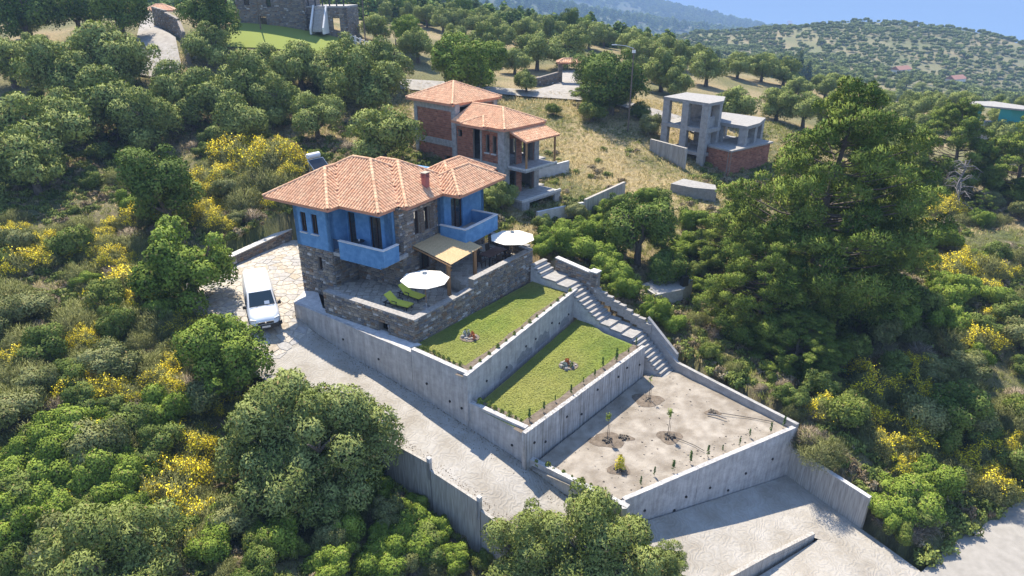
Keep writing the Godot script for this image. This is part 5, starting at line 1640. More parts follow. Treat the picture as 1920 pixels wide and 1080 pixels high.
func make_far_buildings() -> void:
	# stone villa above the lawn
	var g := 13.8
	var h := thing("stone_villa", "grey stone villa with outside stairs and dark posts at the top left", "house", Vector3(0, g, 0))
	wall_part("wall", h, -39, 103.5, -29.3, 103.5, -1.5, 7.0, [[1.2, 2.0, 3.4, 5.2], [4.3, 5.0, 3.2, 5.4], [2.9, 4.1, 0, 2.0]], M.mortar, true)
	wall_part("wall", h, -29.3, 103.5, -29.3, 112, -1.5, 7.0, [], M.mortar, true)
	wall_part("wall", h, -29.29, 104.2, -23.6, 104.2, -1.5, 3.1, [[3.6, 4.6, 0, 1.9]], M.mortar, true)
	wall_part("wall", h, -23.6, 104.2, -23.6, 112, -1.5, 3.1, [], M.mortar, true)
	wall_part("wall", h, -39, 112, -39, 103.5, -1.5, 7.0, [], M.mortar)
	var b := B.new()
	b.box(Vector3(-26.5, 3.2, -108.2), Vector3(5.8, 0.2, 8.0))
	part("terrace_slab", b, M.flag_grey, h)
	for i in 6:
		b = B.new()
		b.box(Vector3(-29.0 + i * 1.0, 4.5, -104.6), Vector3(0.16, 2.6, 0.16))
		part("post", b, M.metal_dark, h)
	b = B.new()
	for i in 8: b.box(Vector3(-27.2, 0.2 + i * 0.38, -101.6 - i * 0.33), Vector3(1.5, 0.38, 0.34))
	part("outside_stairs", b, M.flag_grey, h)
	for s in [-28.1, -26.3]:
		b = B.new()
		slope_wall(b, s, -101.2, s, -104.1, 0.55, 3.45, -0.3, -0.3, 0.22)
		part("stair_side", b, M.white_wall, h)
	roof(h, [[-39.6, -28.7, 102.9, 112.6]], 7.0, 0.4)
	for q in [[3.3, -103.55, 0.8, 3.4, 1.8], [4.65, -103.55, 0.7, 3.2, 2.2]]: pass
	window("window", h, Vector3(-37.4, 3.4, -103.7), 0.0, 0.8, 1.8, 2)
	window("window", h, Vector3(-34.35, 3.2, -103.7), 0.0, 0.7, 2.2, 1)
	window("cellar_door", h, Vector3(-35.5, 0.0, -103.7), 0.0, 1.2, 2.0, 2)
	var lawn := PackedVector2Array([Vector2(-39.5, -103.4), Vector2(-23, -104), Vector2(-23, -98), Vector2(-27, -93.5), Vector2(-36.5, -92), Vector2(-39.5, -95)])
	var lb := sheet(lawn, 1.0, "land", 0.12)
	structure("villa_lawn", lb, plain("villa_grass", Color(0.17, 0.21, 0.03), 1.0))
	# balustrade stepping down to the right
	var ba := thing("balustrade", "white stepped balustrade right of the stone villa", "balustrade")
	for i in 11:
		var f := i / 10.0
		var x := lerpf(-23.2, -15.6, f)
		var z := lerpf(-103.6, -99.5, f)
		var y := ground(x, z)
		b = B.new()
		b.box(Vector3(x, y + 0.5, z), Vector3(0.24, 1.3, 0.24))
		part("pillar", b, M.white_wall, ba)
		if i < 10:
			var x2 := lerpf(-23.2, -15.6, f + 0.1)
			var z2 := lerpf(-103.6, -99.5, f + 0.1)
			b = B.new()
			b.bar(Vector3(x, y + 0.95, z), Vector3(x2, ground(x2, z2) + 0.95, z2), 0.06, 5)
			b.bar(Vector3(x, y + 0.4, z), Vector3(x2, ground(x2, z2) + 0.4, z2), 0.06, 5)
			part("rail", b, M.white_wall, ba)
	# stone wall along the upper road
	var rw := thing("road_wall", "stone wall along the right side of the upper road", "wall")
	var path := [Vector2(-50.8, -103.2), Vector2(-47.4, -99.5), Vector2(-44.0, -95.5), Vector2(-41.6, -91.0), Vector2(-39.6, -86.8)]
	var hs := [2.6, 2.4, 2.2, 1.2, 0.9]
	for i in 4:
		b = B.new()
		var y0 := ground(path[i].x, path[i].y)
		var y1 := ground(path[i + 1].x, path[i + 1].y)
		slope_wall(b, path[i].x, path[i].y, path[i + 1].x, path[i + 1].y, y0 + hs[i], y1 + hs[i], y0 - 1, y1 - 1, 0.4)
		part("wall_section", b, M.mortar, rw)
		facing("stone_facing", rw, path[i].x, path[i].y, path[i + 1].x, path[i + 1].y, minf(y0, y1), y0 + hs[i], [], false, y1 + hs[i])
	# tiled gateway
	var y := ground(8.4, -99.0)
	var gt := thing("tiled_gateway", "roadside gateway of two stone pillars under a small tiled roof", "gateway", Vector3(8.5, y, -99.3), 0.08)
	for s in [-1.75, 1.75]:
		b = B.new()
		b.box(Vector3(s, 1.2, 0), Vector3(0.55, 3.4, 0.7))
		part("pillar", b, M.mortar, gt)
		facing("stone_facing", gt, s - 0.28, 0.36, s + 0.28, 0.36, 0.0, 2.9, [])
	roof(gt, [[-2.2, 2.2, -0.8, 0.9]], 2.9, 0.5)
	var lw := thing("roadside_wall", "low dark rubble wall left of the tiled gateway", "wall")
	b = B.new()
	slope_wall(b, 3.2, -95.6, 6.5, -98.6, ground(3.2, -95.6) + 1.1, ground(6.5, -98.6) + 1.6, 5.5, 5.5, 0.4)
	part("core", b, M.mortar, lw)
	facing("stone_facing", lw, 3.2, -95.6, 6.5, -98.6, ground(4.8, -97.1) - 0.2, ground(3.2, -95.6) + 1.1, [], false, ground(6.5, -98.6) + 1.6)
	# roads on the hillside
	structure("upper_road", sheet(PackedVector2Array([Vector2(-45.9, -84.5), Vector2(-48.6, -92.5), Vector2(-52.3, -101.5), Vector2(-58.5, -116), Vector2(-56.0, -116), Vector2(-50.9, -103.0), Vector2(-44.5, -95.3), Vector2(-40.3, -86.4), Vector2(-39.5, -82.5)]), 1.2, "land", 0.22), M.road)
	structure("gate_road", sheet(PackedVector2Array([Vector2(-16, -90.2), Vector2(-9, -92.5), Vector2(3, -92.6), Vector2(5.2, -95.5), Vector2(7.0, -99.5), Vector2(7.2, -112), Vector2(10.2, -112), Vector2(10.2, -99.5), Vector2(12.2, -91.5), Vector2(16, -88.3), Vector2(22, -85), Vector2(24, -81), Vector2(22, -80.2), Vector2(18.5, -83.3), Vector2(12, -88.2), Vector2(5, -88.8), Vector2(-2, -89.2), Vector2(-15, -87)]), 1.2, "land", 0.22), M.road)
	# green sheeted building and its neighbour on the right
	var gb := thing("green_wrapped_building", "flat roofed building wrapped in green sheeting at the right edge", "building")
	b = B.new()
	b.prism(PackedVector2Array([Vector2(62.9, -97.2), Vector2(67.4, -97.0), Vector2(69.0, -93.2), Vector2(72.5, -91.0), Vector2(66.8, -90.4), Vector2(62.0, -94.8)]), 4.8, 5.0)
	part("roof_slab", b, M.slab_pale, gb)
	for q in [[63.3, -95.6, 64.4, -94.6], [66.2, -91.4, 69.0, -91.6], [69.0, -91.6, 68.6, -94.5], [65.2, -92.2, 66.2, -91.4]]:
		b = B.new()
		slope_wall(b, q[0], q[1], q[2], q[3], 4.8, 4.8, -2, -2, 0.15)
		part("wrapped_wall", b, M.sheet_green, gb)
	b = B.new()
	b.prism(PackedVector2Array([Vector2(63.4, -96.6), Vector2(68.5, -95), Vector2(68.8, -91.8), Vector2(65.2, -92.0)]), -2, 2.6)
	part("lower_storey", b, M.concrete_plain, gb)
	var nb := thing("grey_building", "grey concrete building with pale roof edge beside the green wrapped building", "building")
	b = B.new()
	b.prism(PackedVector2Array([Vector2(69.0, -93.5), Vector2(74, -95.5), Vector2(77, -89), Vector2(71.8, -88.0)]), -3, 2.4)
	part("wall", b, M.far_grey, nb)
	b = B.new()
	b.prism(PackedVector2Array([Vector2(68.8, -93.6), Vector2(74, -95.8), Vector2(77.2, -88.8), Vector2(71.7, -87.7)]), 2.4, 2.6)
	part("roof_slab", b, M.slab_pale, nb)
	for q in [[70.0, -90.9], [70.9, -89.4]]:
		b = B.new()
		b.box(Vector3(q[0], 0.5, q[1]), Vector3(0.16, 3.8, 0.3), 0.45)
		part("pilaster", b, M.white_wall, nb)
	# poles
	var poles := [[13.5, -79.5, 9.2, "tall grey street lamp pole with arm at the edge of the meadow", "street_lamp", "street lamp"], [-34.8, -100.3, 8.0, "wooden utility pole on the lawn in front of the stone villa", "utility_pole", "pole"], [-20.2, -99.0, 8.5, "slender pole beside the white balustrade", "utility_pole", "pole"], [-15.9, -98.0, 3.2, "short grey post among the trees right of the balustrade", "utility_pole", "pole"]]
	for p in poles:
		var py := ground(p[0], p[1]) - 0.3
		var t := thing(p[4], p[3], p[5], Vector3(p[0], py, p[1]))
		b = B.new()
		b.tube([Vector3.ZERO, Vector3(0.05, p[2] + 0.3, 0)], [0.1, 0.07], 8)
		part("post", b, M.wood_grey, t)
		if p[4] == "street_lamp":
			b = B.new()
			b.tube([Vector3(0.05, p[2] + 0.2, 0), Vector3(-0.9, p[2] + 0.5, 0.1), Vector3(-2.0, p[2] + 0.62, 0.2)], [0.05, 0.045, 0.04], 6)
			part("arm", b, M.metal_light, t)
			b = B.new()
			b.box(Vector3(-2.2, p[2] + 0.62, 0.2), Vector3(0.55, 0.1, 0.2))
			part("lamp_head", b, M.metal_light, t)
			b = B.new()
			b.box(Vector3(0.05, p[2] - 0.1, 0.05), Vector3(0.35, 0.3, 0.25))
			part("bracket_box", b, M.steel_white, t)
	# small roofs among trees
	for r in [[-72.0, -150.0, 3.0, 3.4, "small house with orange roof beyond the upper road"], [-30.0, -214.0, 5.2, 3.2, "orange roofed house half hidden by trees near the skyline"]]:
		var yy := ground(r[0], r[1])
		var t := thing("tiled_house", r[4], "house", Vector3(r[0], yy, r[1]), 0.3)
		b = B.new()
		b.box(Vector3(0, r[3] / 2 - 0.5, 0), Vector3(r[2] * 1.7, r[3] + 1.0, r[2] * 1.4))
		part("wall", b, M.white_wall, t)
		roof(t, [[-r[2], r[2], -r[2] * 0.8, r[2] * 0.8]], r[3], 0.45)
	for q in [[2.2, 1.2], [-1.4, 1.1]]: pass
	# sheds in the far grove and the white town on the shore
	var shed: Node3D = null
	for s in [[1660, 182.0, -331.0, "long red roofed shed in the olive grove on the far hill, left of three"], [1740, 205.0, -325.0, "pale red shed in the olive grove on the far hill, middle of three"], [1880, 232.0, -300.0, "small white shed in the olive grove on the far hill, right of three"]]:
		var t := thing("grove_shed", s[3], "shed", Vector3(s[1], ground(s[1], s[2]), s[2]), 0.5, "sheds in the far olive grove")
		b = B.new()
		b.box(Vector3(0, 1.2, 0), Vector3(9, 3.4, 4))
		part("wall", b, M.white_wall, t)
		b = B.new()
		b.hexa([Vector3(-4.8, 2.8, -2.4), Vector3(-4.8, 2.8, 2.4), Vector3(4.8, 2.8, 2.4), Vector3(4.8, 2.8, -2.4), Vector3(-4.8, 4.3, -0.1), Vector3(-4.8, 4.3, 0.1), Vector3(4.8, 4.3, 0.1), Vector3(4.8, 4.3, -0.1)])
		part("roof", b, M.far_roof if s[0] < 1800 else M.white_wall, t)
	R.seed = 31
	for i in 26:
		var z := -R.randf_range(2900, 3350)
		var x := z * -R.randf_range(0.262, 0.385)
		var yy := maxf(ground(x, z), -149.0)
		var t := thing("shore_house", "white house of the distant shore town at the foot of the blue mountain", "house", Vector3(x, yy, z), R.randf() * 3.0, "white houses of the distant shore town")
		var w := R.randf_range(9, 22)
		var hh := R.randf_range(7, 13)
		b = B.new()
		b.box(Vector3(0, hh / 2 - 2, 0), Vector3(w, hh + 4, 11))
		part("wall", b, M.white_wall, t)
		b = B.new()
		b.hexa([Vector3(-w * 0.54, hh, -6.2), Vector3(-w * 0.54, hh, 6.2), Vector3(w * 0.54, hh, 6.2), Vector3(w * 0.54, hh, -6.2), Vector3(-w * 0.3, hh + 3.2, -0.2), Vector3(-w * 0.3, hh + 3.2, 0.2), Vector3(w * 0.3, hh + 3.2, 0.2), Vector3(w * 0.3, hh + 3.2, -0.2)])
		part("roof", b, M.far_roof, t)
	# retaining wall behind the yard
	var yw := thing("yard_wall", "low rubble wall with pale coping at the back of the paved yard", "wall")
	b = B.new()
	slope_wall(b, -21.6, -48.6, -18.7, -54.5, 0.75, 0.95, -1.0, -1.0, 0.5)
	part("core", b, M.mortar, yw)
	facing("stone_facing", yw, -21.6, -48.6, -18.7, -54.5, -0.3, 0.75, [], false, 0.95)
	b = B.new()
	slope_wall(b, -21.55, -48.55, -18.65, -54.45, 0.83, 1.03, 0.755, 0.955, 0.62)
	part("coping", b, M.concrete_white, yw)

# ---------------------------------------------------------------- plants
class Leaves:
	var v := PackedVector3Array()
	var n := PackedVector3Array()
	var c := PackedColorArray()
	var ix := PackedInt32Array()
	func add(p: Vector3, t: Vector3, s: Vector3, nn: Vector3, col: Color) -> void:
		var k := v.size()
		if t.cross(s).dot(nn) < 0.0: s = -s
		v.append(p - t); v.append(p + s); v.append(p + t); v.append(p - s)
		n.append(nn); n.append(nn); n.append(nn); n.append(nn)
		c.append(col); c.append(col); c.append(col); c.append(col)
		ix.append(k); ix.append(k + 1); ix.append(k + 2); ix.append(k); ix.append(k + 2); ix.append(k + 3)
	func mesh() -> ArrayMesh:
		var arr := []
		arr.resize(Mesh.ARRAY_MAX)
		arr[Mesh.ARRAY_VERTEX] = v
		arr[Mesh.ARRAY_NORMAL] = n
		arr[Mesh.ARRAY_COLOR] = c
		arr[Mesh.ARRAY_INDEX] = ix
		var m := ArrayMesh.new()
		m.add_surface_from_arrays(Mesh.PRIMITIVE_TRIANGLES, arr)
		return m

func unit() -> Vector3:
	var y := R.randf_range(-1, 1)
	var a := R.randf() * TAU
	var r := sqrt(1.0 - y * y)
	return Vector3(cos(a) * r, y, sin(a) * r)

# clumps of leaves; each clump [centre, radius, tone]
func leaf_clumps(L: Leaves, clumps: Array, count: int, ll: float, lw: float, c0: Color, c1: Color, along := 0.0, flat := 1.0, low_cut := -0.55) -> void:
	var total := 0.0
	for q in clumps: total += q[1] * q[1]
	for q in clumps:
		var n := int(count * q[1] * q[1] / total)
		var o: Vector3 = q[0]
		for i in n:
			var d := unit()
			if d.y < low_cut and R.randf() < 0.8: d.y = -d.y
			var p: Vector3 = o + d * Vector3(1, flat, 1) * (q[1] * (1.0 - 0.34 * pow(R.randf(), 2.0)) * (1.0 + 0.14 * sin(d.x * 9.0 + o.x * 5.0) * sin(d.y * 8.0 + o.z * 5.0)))
			var face := (d + unit() * 0.75).normalized()
			var t := face.cross(unit()).normalized()
			if along > 0.0: t = t.lerp((d + Vector3(0, 0.35, 0)).normalized(), along).normalized()
			var s := face.cross(t).normalized()
			var f := clampf(q[2] * 0.7 + 0.15 + R.randf_range(-0.24, 0.24), 0.0, 1.0)
			var k := R.randf_range(0.7, 1.3)
			var tone := c0.lerp(c1, f)
			if R.randf() < 0.035: tone = Color(0.30, 0.22, 0.10).lerp(tone, R.randf() * 0.6)
			L.add(p, t * (ll * k), s * (lw * k), (face * 0.55 + d * 0.6).normalized(), tone)

# clumps gathered on a handful of boughs, so that the crown has an uneven outline and gaps
func dome_clumps(count: int, rad: float, hy: float, r0: float, r1: float, low := -0.5) -> Array:
	var boughs := []
	var n := 5 + R.randi() % 4
	for k in n:
		var a := TAU * (k + R.randf_range(-0.35, 0.35)) / n
		var up := R.randf_range(maxf(low, -0.6), 0.75)
		boughs.append([Vector3(cos(a) * sqrt(1.0 - up * up), up, sin(a) * sqrt(1.0 - up * up)) * R.randf_range(0.5, 0.7), R.randf_range(0.3, 0.48)])
	boughs.append([Vector3(R.randf_range(-0.2, 0.2), R.randf_range(0.3, 0.55), R.randf_range(-0.2, 0.2)), 0.5])
	boughs.append([Vector3(0, 0.05, 0), 0.55])
	var out := []
	var tries := 0
	while out.size() < count and tries < count * 30:
		tries += 1
		var b: Array = boughs[R.randi() % boughs.size()]
		var d: Vector3 = b[0] + unit() * b[1] * pow(R.randf(), 0.4)
		if d.y < low or d.length() > 1.08: continue
		var r := R.randf_range(r0, r1)
		out.append([Vector3(d.x * (rad - r * 0.5), d.y * (hy - r * 0.4), d.z * (rad - r * 0.5)), r, R.randf()])
	return out

func trunk_mesh(height: float, r: float, limbs: int, spread: float) -> ArrayMesh:
	var b := B.new()
	var lean := Vector3(R.randf_range(-0.2, 0.2), 0, R.randf_range(-0.2, 0.2)) * height * 0.4
	var fork := Vector3(0, height * 0.4, 0) + lean * 0.4
	b.tube([Vector3(0, -0.4, 0), Vector3(0, height * 0.12, 0) + lean * 0.05, fork], [r * 1.5, r * 1.1, r * 0.85], 7)
	for k in limbs:
		var a := TAU * k / limbs + R.randf_range(-0.4, 0.4)
		var e := fork + Vector3(cos(a) * spread, height * R.randf_range(0.35, 0.75), sin(a) * spread)
		var m := fork.lerp(e, 0.5) + Vector3(R.randf_range(-0.1, 0.1), -0.08 * height, R.randf_range(-0.1, 0.1))
		b.tube([fork, m, e], [r * 0.62, r * 0.42, r * 0.14], 5)
		for j in 2:
			var s := m.lerp(e, R.randf_range(0.1, 0.7))
			b.tube([s, s + Vector3(cos(a + j * 1.6 - 0.8) * spread * 0.5, height * 0.25, sin(a + j * 1.6 - 0.8) * spread * 0.5)], [r * 0.3, r * 0.08], 4)
	return b.mesh()

func proto_add(kind: String, called: String, pieces: Array) -> void:   # pieces: [name, mesh, material, offset]
	var o := Node3D.new()
	for p in pieces:
		var m := obj(p[0], p[1], p[2], o)
		m.position = p[3]
	o.set_meta("called", called)
	if not proto.has(kind): proto[kind] = []
	proto[kind].append(o)

func make_prototypes() -> void:
	for i in 6:
		R.seed = 300 + i
		var L := Leaves.new()
		var hy := R.randf_range(2.0, 2.4)
		leaf_clumps(L, dome_clumps(52, 2.55, hy, 0.4, 0.9, -0.85), 19000, 0.1, 0.036, Color(0.115, 0.155, 0.036), Color(0.345, 0.385, 0.12), 0.3)
		proto_add("olive", "olive_tree", [["trunk", trunk_mesh(2.5, 0.2, 4, 1.1), M.bark, Vector3.ZERO], ["crown", L.mesh(), M.leaf, Vector3(0, 1.85, 0)]])
	R.seed = 320
	var BL := Leaves.new()
	leaf_clumps(BL, dome_clumps(95, 3.75, 3.2, 0.45, 1.0, -0.8), 80000, 0.085, 0.03, Color(0.105, 0.14, 0.036), Color(0.33, 0.37, 0.125), 0.3)
	proto_add("big_olive", "olive_tree", [["trunk", trunk_mesh(3.4, 0.32, 5, 1.6), M.bark, Vector3.ZERO], ["crown", BL.mesh(), M.leaf, Vector3(0, 2.75, 0)]])
	for i in 2:   # finer leaved olives for the nearest spots
		R.seed = 330 + i
		var L := Leaves.new()
		leaf_clumps(L, dome_clumps(62, 2.5, 2.3, 0.35, 0.75, -0.8), 34000, 0.075, 0.026, Color(0.10, 0.135, 0.03), Color(0.32, 0.36, 0.115), 0.3)
		proto_add("near_olive", "olive_tree", [["trunk", trunk_mesh(3.0, 0.2, 4, 1.2), M.bark, Vector3.ZERO], ["crown", L.mesh(), M.leaf, Vector3(0, 2.3, 0)]])
	for i in 3:
		R.seed = 340 + i
		var L := Leaves.new()
		leaf_clumps(L, dome_clumps(52, 2.5, 2.4, 0.4, 0.85, -0.8), 26000, 0.08, 0.045, Color(0.085, 0.135, 0.02), Color(0.27, 0.345, 0.06))
		proto_add("bright", "leafy_tree", [["trunk", trunk_mesh(3.1, 0.18, 4, 1.2), M.bark, Vector3.ZERO], ["crown", L.mesh(), M.leaf, Vector3(0, 2.1, 0)]])
	for i in 3:
		R.seed = 350 + i
		var L := Leaves.new()
		leaf_clumps(L, dome_clumps(50, 2.3, 2.5, 0.4, 0.9, -0.85), 22000, 0.085, 0.04, Color(0.055, 0.095, 0.018), Color(0.19, 0.25, 0.055))
		proto_add("dark", "evergreen_oak", [["trunk", trunk_mesh(3.0, 0.2, 4, 1.1), M.bark, Vector3.ZERO], ["crown", L.mesh(), M.leaf, Vector3(0, 2.4, 0)]])
	for i in 4:
		R.seed = 360 + i
		var L := Leaves.new()
		leaf_clumps(L, dome_clumps(26, 1.2, 0.95, 0.25, 0.5, -0.4), 10000, 0.055, 0.026, [Color(0.06, 0.095, 0.02), Color(0.08, 0.12, 0.018), Color(0.1, 0.12, 0.035), Color(0.07, 0.105, 0.025)][i], [Color(0.19, 0.24, 0.055), Color(0.25, 0.285, 0.07), Color(0.28, 0.29, 0.12), Color(0.21, 0.26, 0.065)][i])
		proto_add("bush", "mastic_bush", [["stems", stems_mesh(9, 1.0, 0.9, 0.02), M.bark, Vector3.ZERO], ["foliage", L.mesh(), M.leaf, Vector3(0, 0.75, 0)]])
	for i in 6:   # brooms: green rush-like stems, the first three in flower
		R.seed = 370 + i
		var L := Leaves.new()
		var F := Leaves.new()
		for k in 9500:
			var d := unit()
			d.y = absf(d.y) * 0.9 + 0.22
			d = d.normalized()
			var root := Vector3(d.x, 0, d.z) * R.randf_range(0.0, 0.45)
			var len := R.randf_range(0.55, 1.12) * (0.9 + 0.2 * sin(atan2(d.z, d.x) * 3.0 + i) + 0.12 * sin(d.x * 9.0) * sin(d.z * 8.0))
			var e := root + d * len
			var t := (d * 0.7 + unit() * 0.75 + Vector3(0, 0.35, 0)).normalized() * R.randf_range(0.05, 0.13)
			var s := t.cross(unit()).normalized() * R.randf_range(0.005, 0.009)
			var tone := R.randf()
			L.add(e, t, s, (d + unit() * 0.6).normalized(), Color(0.105, 0.125, 0.04).lerp(Color(0.31, 0.315, 0.13), tone))
			if i < 3 and len > 0.78 and d.y > 0.38 and R.randf() < 0.5 and sin(d.x * 5.0 + i * 2.0) + sin(d.z * 6.0 + i) > -0.1:
				for j in 2:
					var p := e + t * R.randf_range(-0.5, 1.2) + unit() * 0.05
					var q := unit()
					F.add(p, q.cross(Vector3.UP).normalized() * 0.031, q.cross(Vector3.RIGHT).normalized() * 0.029, (d + q * 0.6).normalized(), Color(0.86, 0.67, 0.008).lerp(Color(0.95, 0.84, 0.03), R.randf()))
		var pieces := [["stems", stems_mesh(12, 1.1, 0.9, 0.018), M.bark, Vector3.ZERO], ["rushes", L.mesh(), M.leaf, Vector3.ZERO]]
		if i < 3: pieces.append(["flowers", F.mesh(), M.petal, Vector3.ZERO])
		proto_add("flower" if i < 3 else "broom", "broom_bush", pieces)
	for i in 3:
		R.seed = 380 + i
		var L := Leaves.new()
		for k in 2600:
			var d := unit()
			d.y = absf(d.y) + 0.1
			d = d.normalized()
			var p := d * R.randf_range(0.3, 0.95) * Vector3(1, 0.85, 1)
			var t := (d + unit() * 0.5).normalized() * R.randf_range(0.08, 0.16)
			L.add(p, t, t.cross(unit()).normalized() * 0.008, d, Color(0.17, 0.125, 0.085).lerp(Color(0.42, 0.36, 0.28), R.randf()))
		leaf_clumps(L, dome_clumps(10, 0.8, 0.6, 0.2, 0.3, 0.0), 500, 0.05, 0.02, Color(0.1, 0.11, 0.05), Color(0.2, 0.2, 0.1))
		proto_add("dry", "dry_shrub", [["twigs", stems_mesh(14, 1.0, 0.8, 0.016), M.dead_wood, Vector3.ZERO], ["foliage", L.mesh(), M.leaf, Vector3(0, 0.05, 0)]])
	for i in 3:
		R.seed = 390 + i
		var L := Leaves.new()
		leaf_clumps(L, dome_clumps(30, 1.4, 0.95, 0.25, 0.5, -0.3), 18000, 0.045, 0.03, Color(0.08, 0.13, 0.016), Color(0.28, 0.36, 0.06))
		proto_add("bramble", "bramble_thicket", [["stems", stems_mesh(10, 1.2, 0.8, 0.02), M.bark, Vector3.ZERO], ["foliage", L.mesh(), M.leaf, Vector3(0, 0.7, 0)]])
	pine_proto("small_pine", 401, 3.6, 1.4, 34, 0.28, 0.45, 14000, 0.07, 0.016)
	pine_proto("pine", 402, 16.5, 6.4, 150, 0.95, 1.55, 200000, 0.12, 0.03)
	pine_proto("pine", 403, 12.0, 5.0, 100, 0.85, 1.35, 130000, 0.12, 0.03)

func stems_mesh(count: int, height: float, spread: float, r: float) -> ArrayMesh:
	var b := B.new()
	for k in count:
		var a := TAU * k / count + R.randf_range(-0.3, 0.3)
		var e := Vector3(cos(a) * spread * R.randf_range(0.3, 0.8), height * R.randf_range(0.6, 0.95), sin(a) * spread * R.randf_range(0.3, 0.8))
		b.tube([Vector3(cos(a) * 0.06, -0.25, sin(a) * 0.06), e * Vector3(0.4, 0.45, 0.4), e], [r * 1.3, r, r * 0.4], 4)
	return b.mesh()

func pine_proto(kind: String, seed_: int, height: float, rad: float, count_clumps: int, r0: float, r1: float, count: int, ll: float, lw: float) -> void:
	R.seed = seed_
	var b := B.new()
	var bend := Vector3(R.randf_range(-1, 1), 0, R.randf_range(-1, 1)) * height * 0.05
	b.tube([Vector3(0, -0.5, 0), Vector3(0, height * 0.4, 0) + bend, Vector3(0, height * 0.93, 0)], [height * 0.026, height * 0.018, height * 0.004], 8)
	var wide := [[0.0, 0.5], [0.1, 0.82], [0.3, 1.0], [0.5, 0.93], [0.7, 0.7], [0.85, 0.45], [0.95, 0.24], [1.01, 0.05]]
	var clumps := []
	for k in count_clumps:
		var f := pow((k + R.randf()) / count_clumps, 1.15)
		var w := 0.1
		for i in wide.size() - 1:
			if f >= wide[i][0]: w = lerpf(wide[i][1], wide[i + 1][1], clampf((f - wide[i][0]) / (wide[i + 1][0] - wide[i][0]), 0, 1))
		var a := k * 2.39996 + R.randf_range(-0.5, 0.5)
		var bough := 1.0 + 0.17 * sin(a * 3.0 + f * 9.0) + 0.1 * sin(a * 5.0 - f * 14.0)
		var reach := rad * w * bough * (R.randf_range(0.82, 1.05) if R.randf() < 0.78 else R.randf_range(0.35, 0.8))
		var y := height * lerpf(0.09, 0.98, f) + R.randf_range(-0.4, 0.4)
		var tip := Vector3(cos(a) * reach, y, sin(a) * reach)
		var r := R.randf_range(r0, r1) * lerpf(1.0, 0.62, f)
		clumps.append([tip, r, clampf(R.randf() * 0.8 + (0.25 if R.randf() < 0.25 else 0.0), 0, 1)])
		var start := Vector3(0, maxf(y - reach * 0.32, height * 0.06), 0) + bend * 0.7
		b.tube([start, start.lerp(tip, 0.55) - Vector3(0, reach * 0.06, 0), tip], [height * 0.006 * (1.25 - f), height * 0.0035, height * 0.0012], 4)
		# smaller side tufts round each bough end
		for j in 2:
			var e := tip + Vector3(R.randf_range(-1, 1), R.randf_range(-0.35, 0.7), R.randf_range(-1, 1)) * r * 1.1
			clumps.append([e, r * R.randf_range(0.4, 0.62), R.randf()])
	var L := Leaves.new()
	leaf_clumps(L, clumps, count, ll, lw, Color(0.05, 0.095, 0.017), Color(0.235, 0.295, 0.055), 0.5, 0.82, -0.25)
	proto_add(kind, "pine_tree", [["trunk", b.mesh(), M.bark, Vector3.ZERO], ["crown", L.mesh(), M.needle, Vector3.ZERO]])

const WORDS := {"olive": ["olive tree", "olive trees on the slopes"], "big_olive": ["olive tree", "olive trees on the slopes"], "near_olive": ["olive tree", "olive trees on the slopes"], "bright": ["tree", "leafy trees on the slopes"], "dark": ["tree", "dark evergreen trees on the slopes"], "bush": ["bush", "mastic bushes in the scrub"], "broom": ["bush", "broom bushes without flowers"], "flower": ["bush", "yellow flowering broom bushes"], "dry": ["shrub", "dry shrubs in the scrub"], "bramble": ["bramble", "bramble thickets"], "pine": ["pine", "tall pines right of the garden"], "small_pine": ["pine", "young pines"]}
var turn_rng := RandomNumberGenerator.new()

func plant(kind: String, x: float, z: float, s: float, hr: float, label: String) -> Node3D:
	var k := kind
	if kind == "olive" and z > -27.5: k = "near_olive"
	var set_: Array = proto[k]
	var src: Node3D = set_[turn_rng.randi() % set_.size()]
	var o: Node3D = src.duplicate()
	o.name = numbered(src.get_meta("called"))
	add_child(o, true)
	o.position = Vector3(x, ground(x, z) - 0.05, z)
	if kind == "bramble": s = minf(s, 1.3)
	if kind in ["olive", "dark", "bright", "big_olive"]: s *= 1.12
	var small: bool = kind in ["bush", "broom", "flower", "dry", "bramble"]
	o.basis = Basis(Vector3.UP, turn_rng.randf() * TAU) * Basis.from_scale(Vector3(s, s * hr * (turn_rng.randf_range(0.9, 1.1) if small else 1.0), s))
	tag(o, label, WORDS[kind][0], WORDS[kind][1])
	return o

const ADJ := {"olive": "grey-green olive tree", "big_olive": "large spreading grey-green olive tree", "bright": "fresh green leafy tree", "dark": "dark green dense round tree", "bush": "small green mastic bush", "broom": "feathery grey-green flowerless broom bush", "flower": "broom bush covered in yellow flowers", "dry": "dry brown twiggy shrub", "bramble": "bright green bramble thicket", "small_pine": "young green pine"}
const NTH := ["nearest", "second nearest", "third nearest", "fourth nearest", "fifth nearest", "sixth nearest", "seventh nearest", "eighth nearest", "ninth nearest", "tenth nearest"]

func row(kind: String, place: String, spots: Array) -> void:
	for k in spots.size():
		var q: Array = spots[k]
		var nth: String = NTH[k] if k < 10 else "%d%s nearest" % [k + 1, ["th", "st", "nd", "rd"][(k + 1) % 10] if (k + 1) % 10 < 4 and (k < 10 or k > 13) else "th"]
		plant(kind, q[0], q[1], q[2], q[3], "%s %s%s" % [ADJ[kind], place, "" if spots.size() == 1 else ", %s of %d" % [nth, spots.size()]])

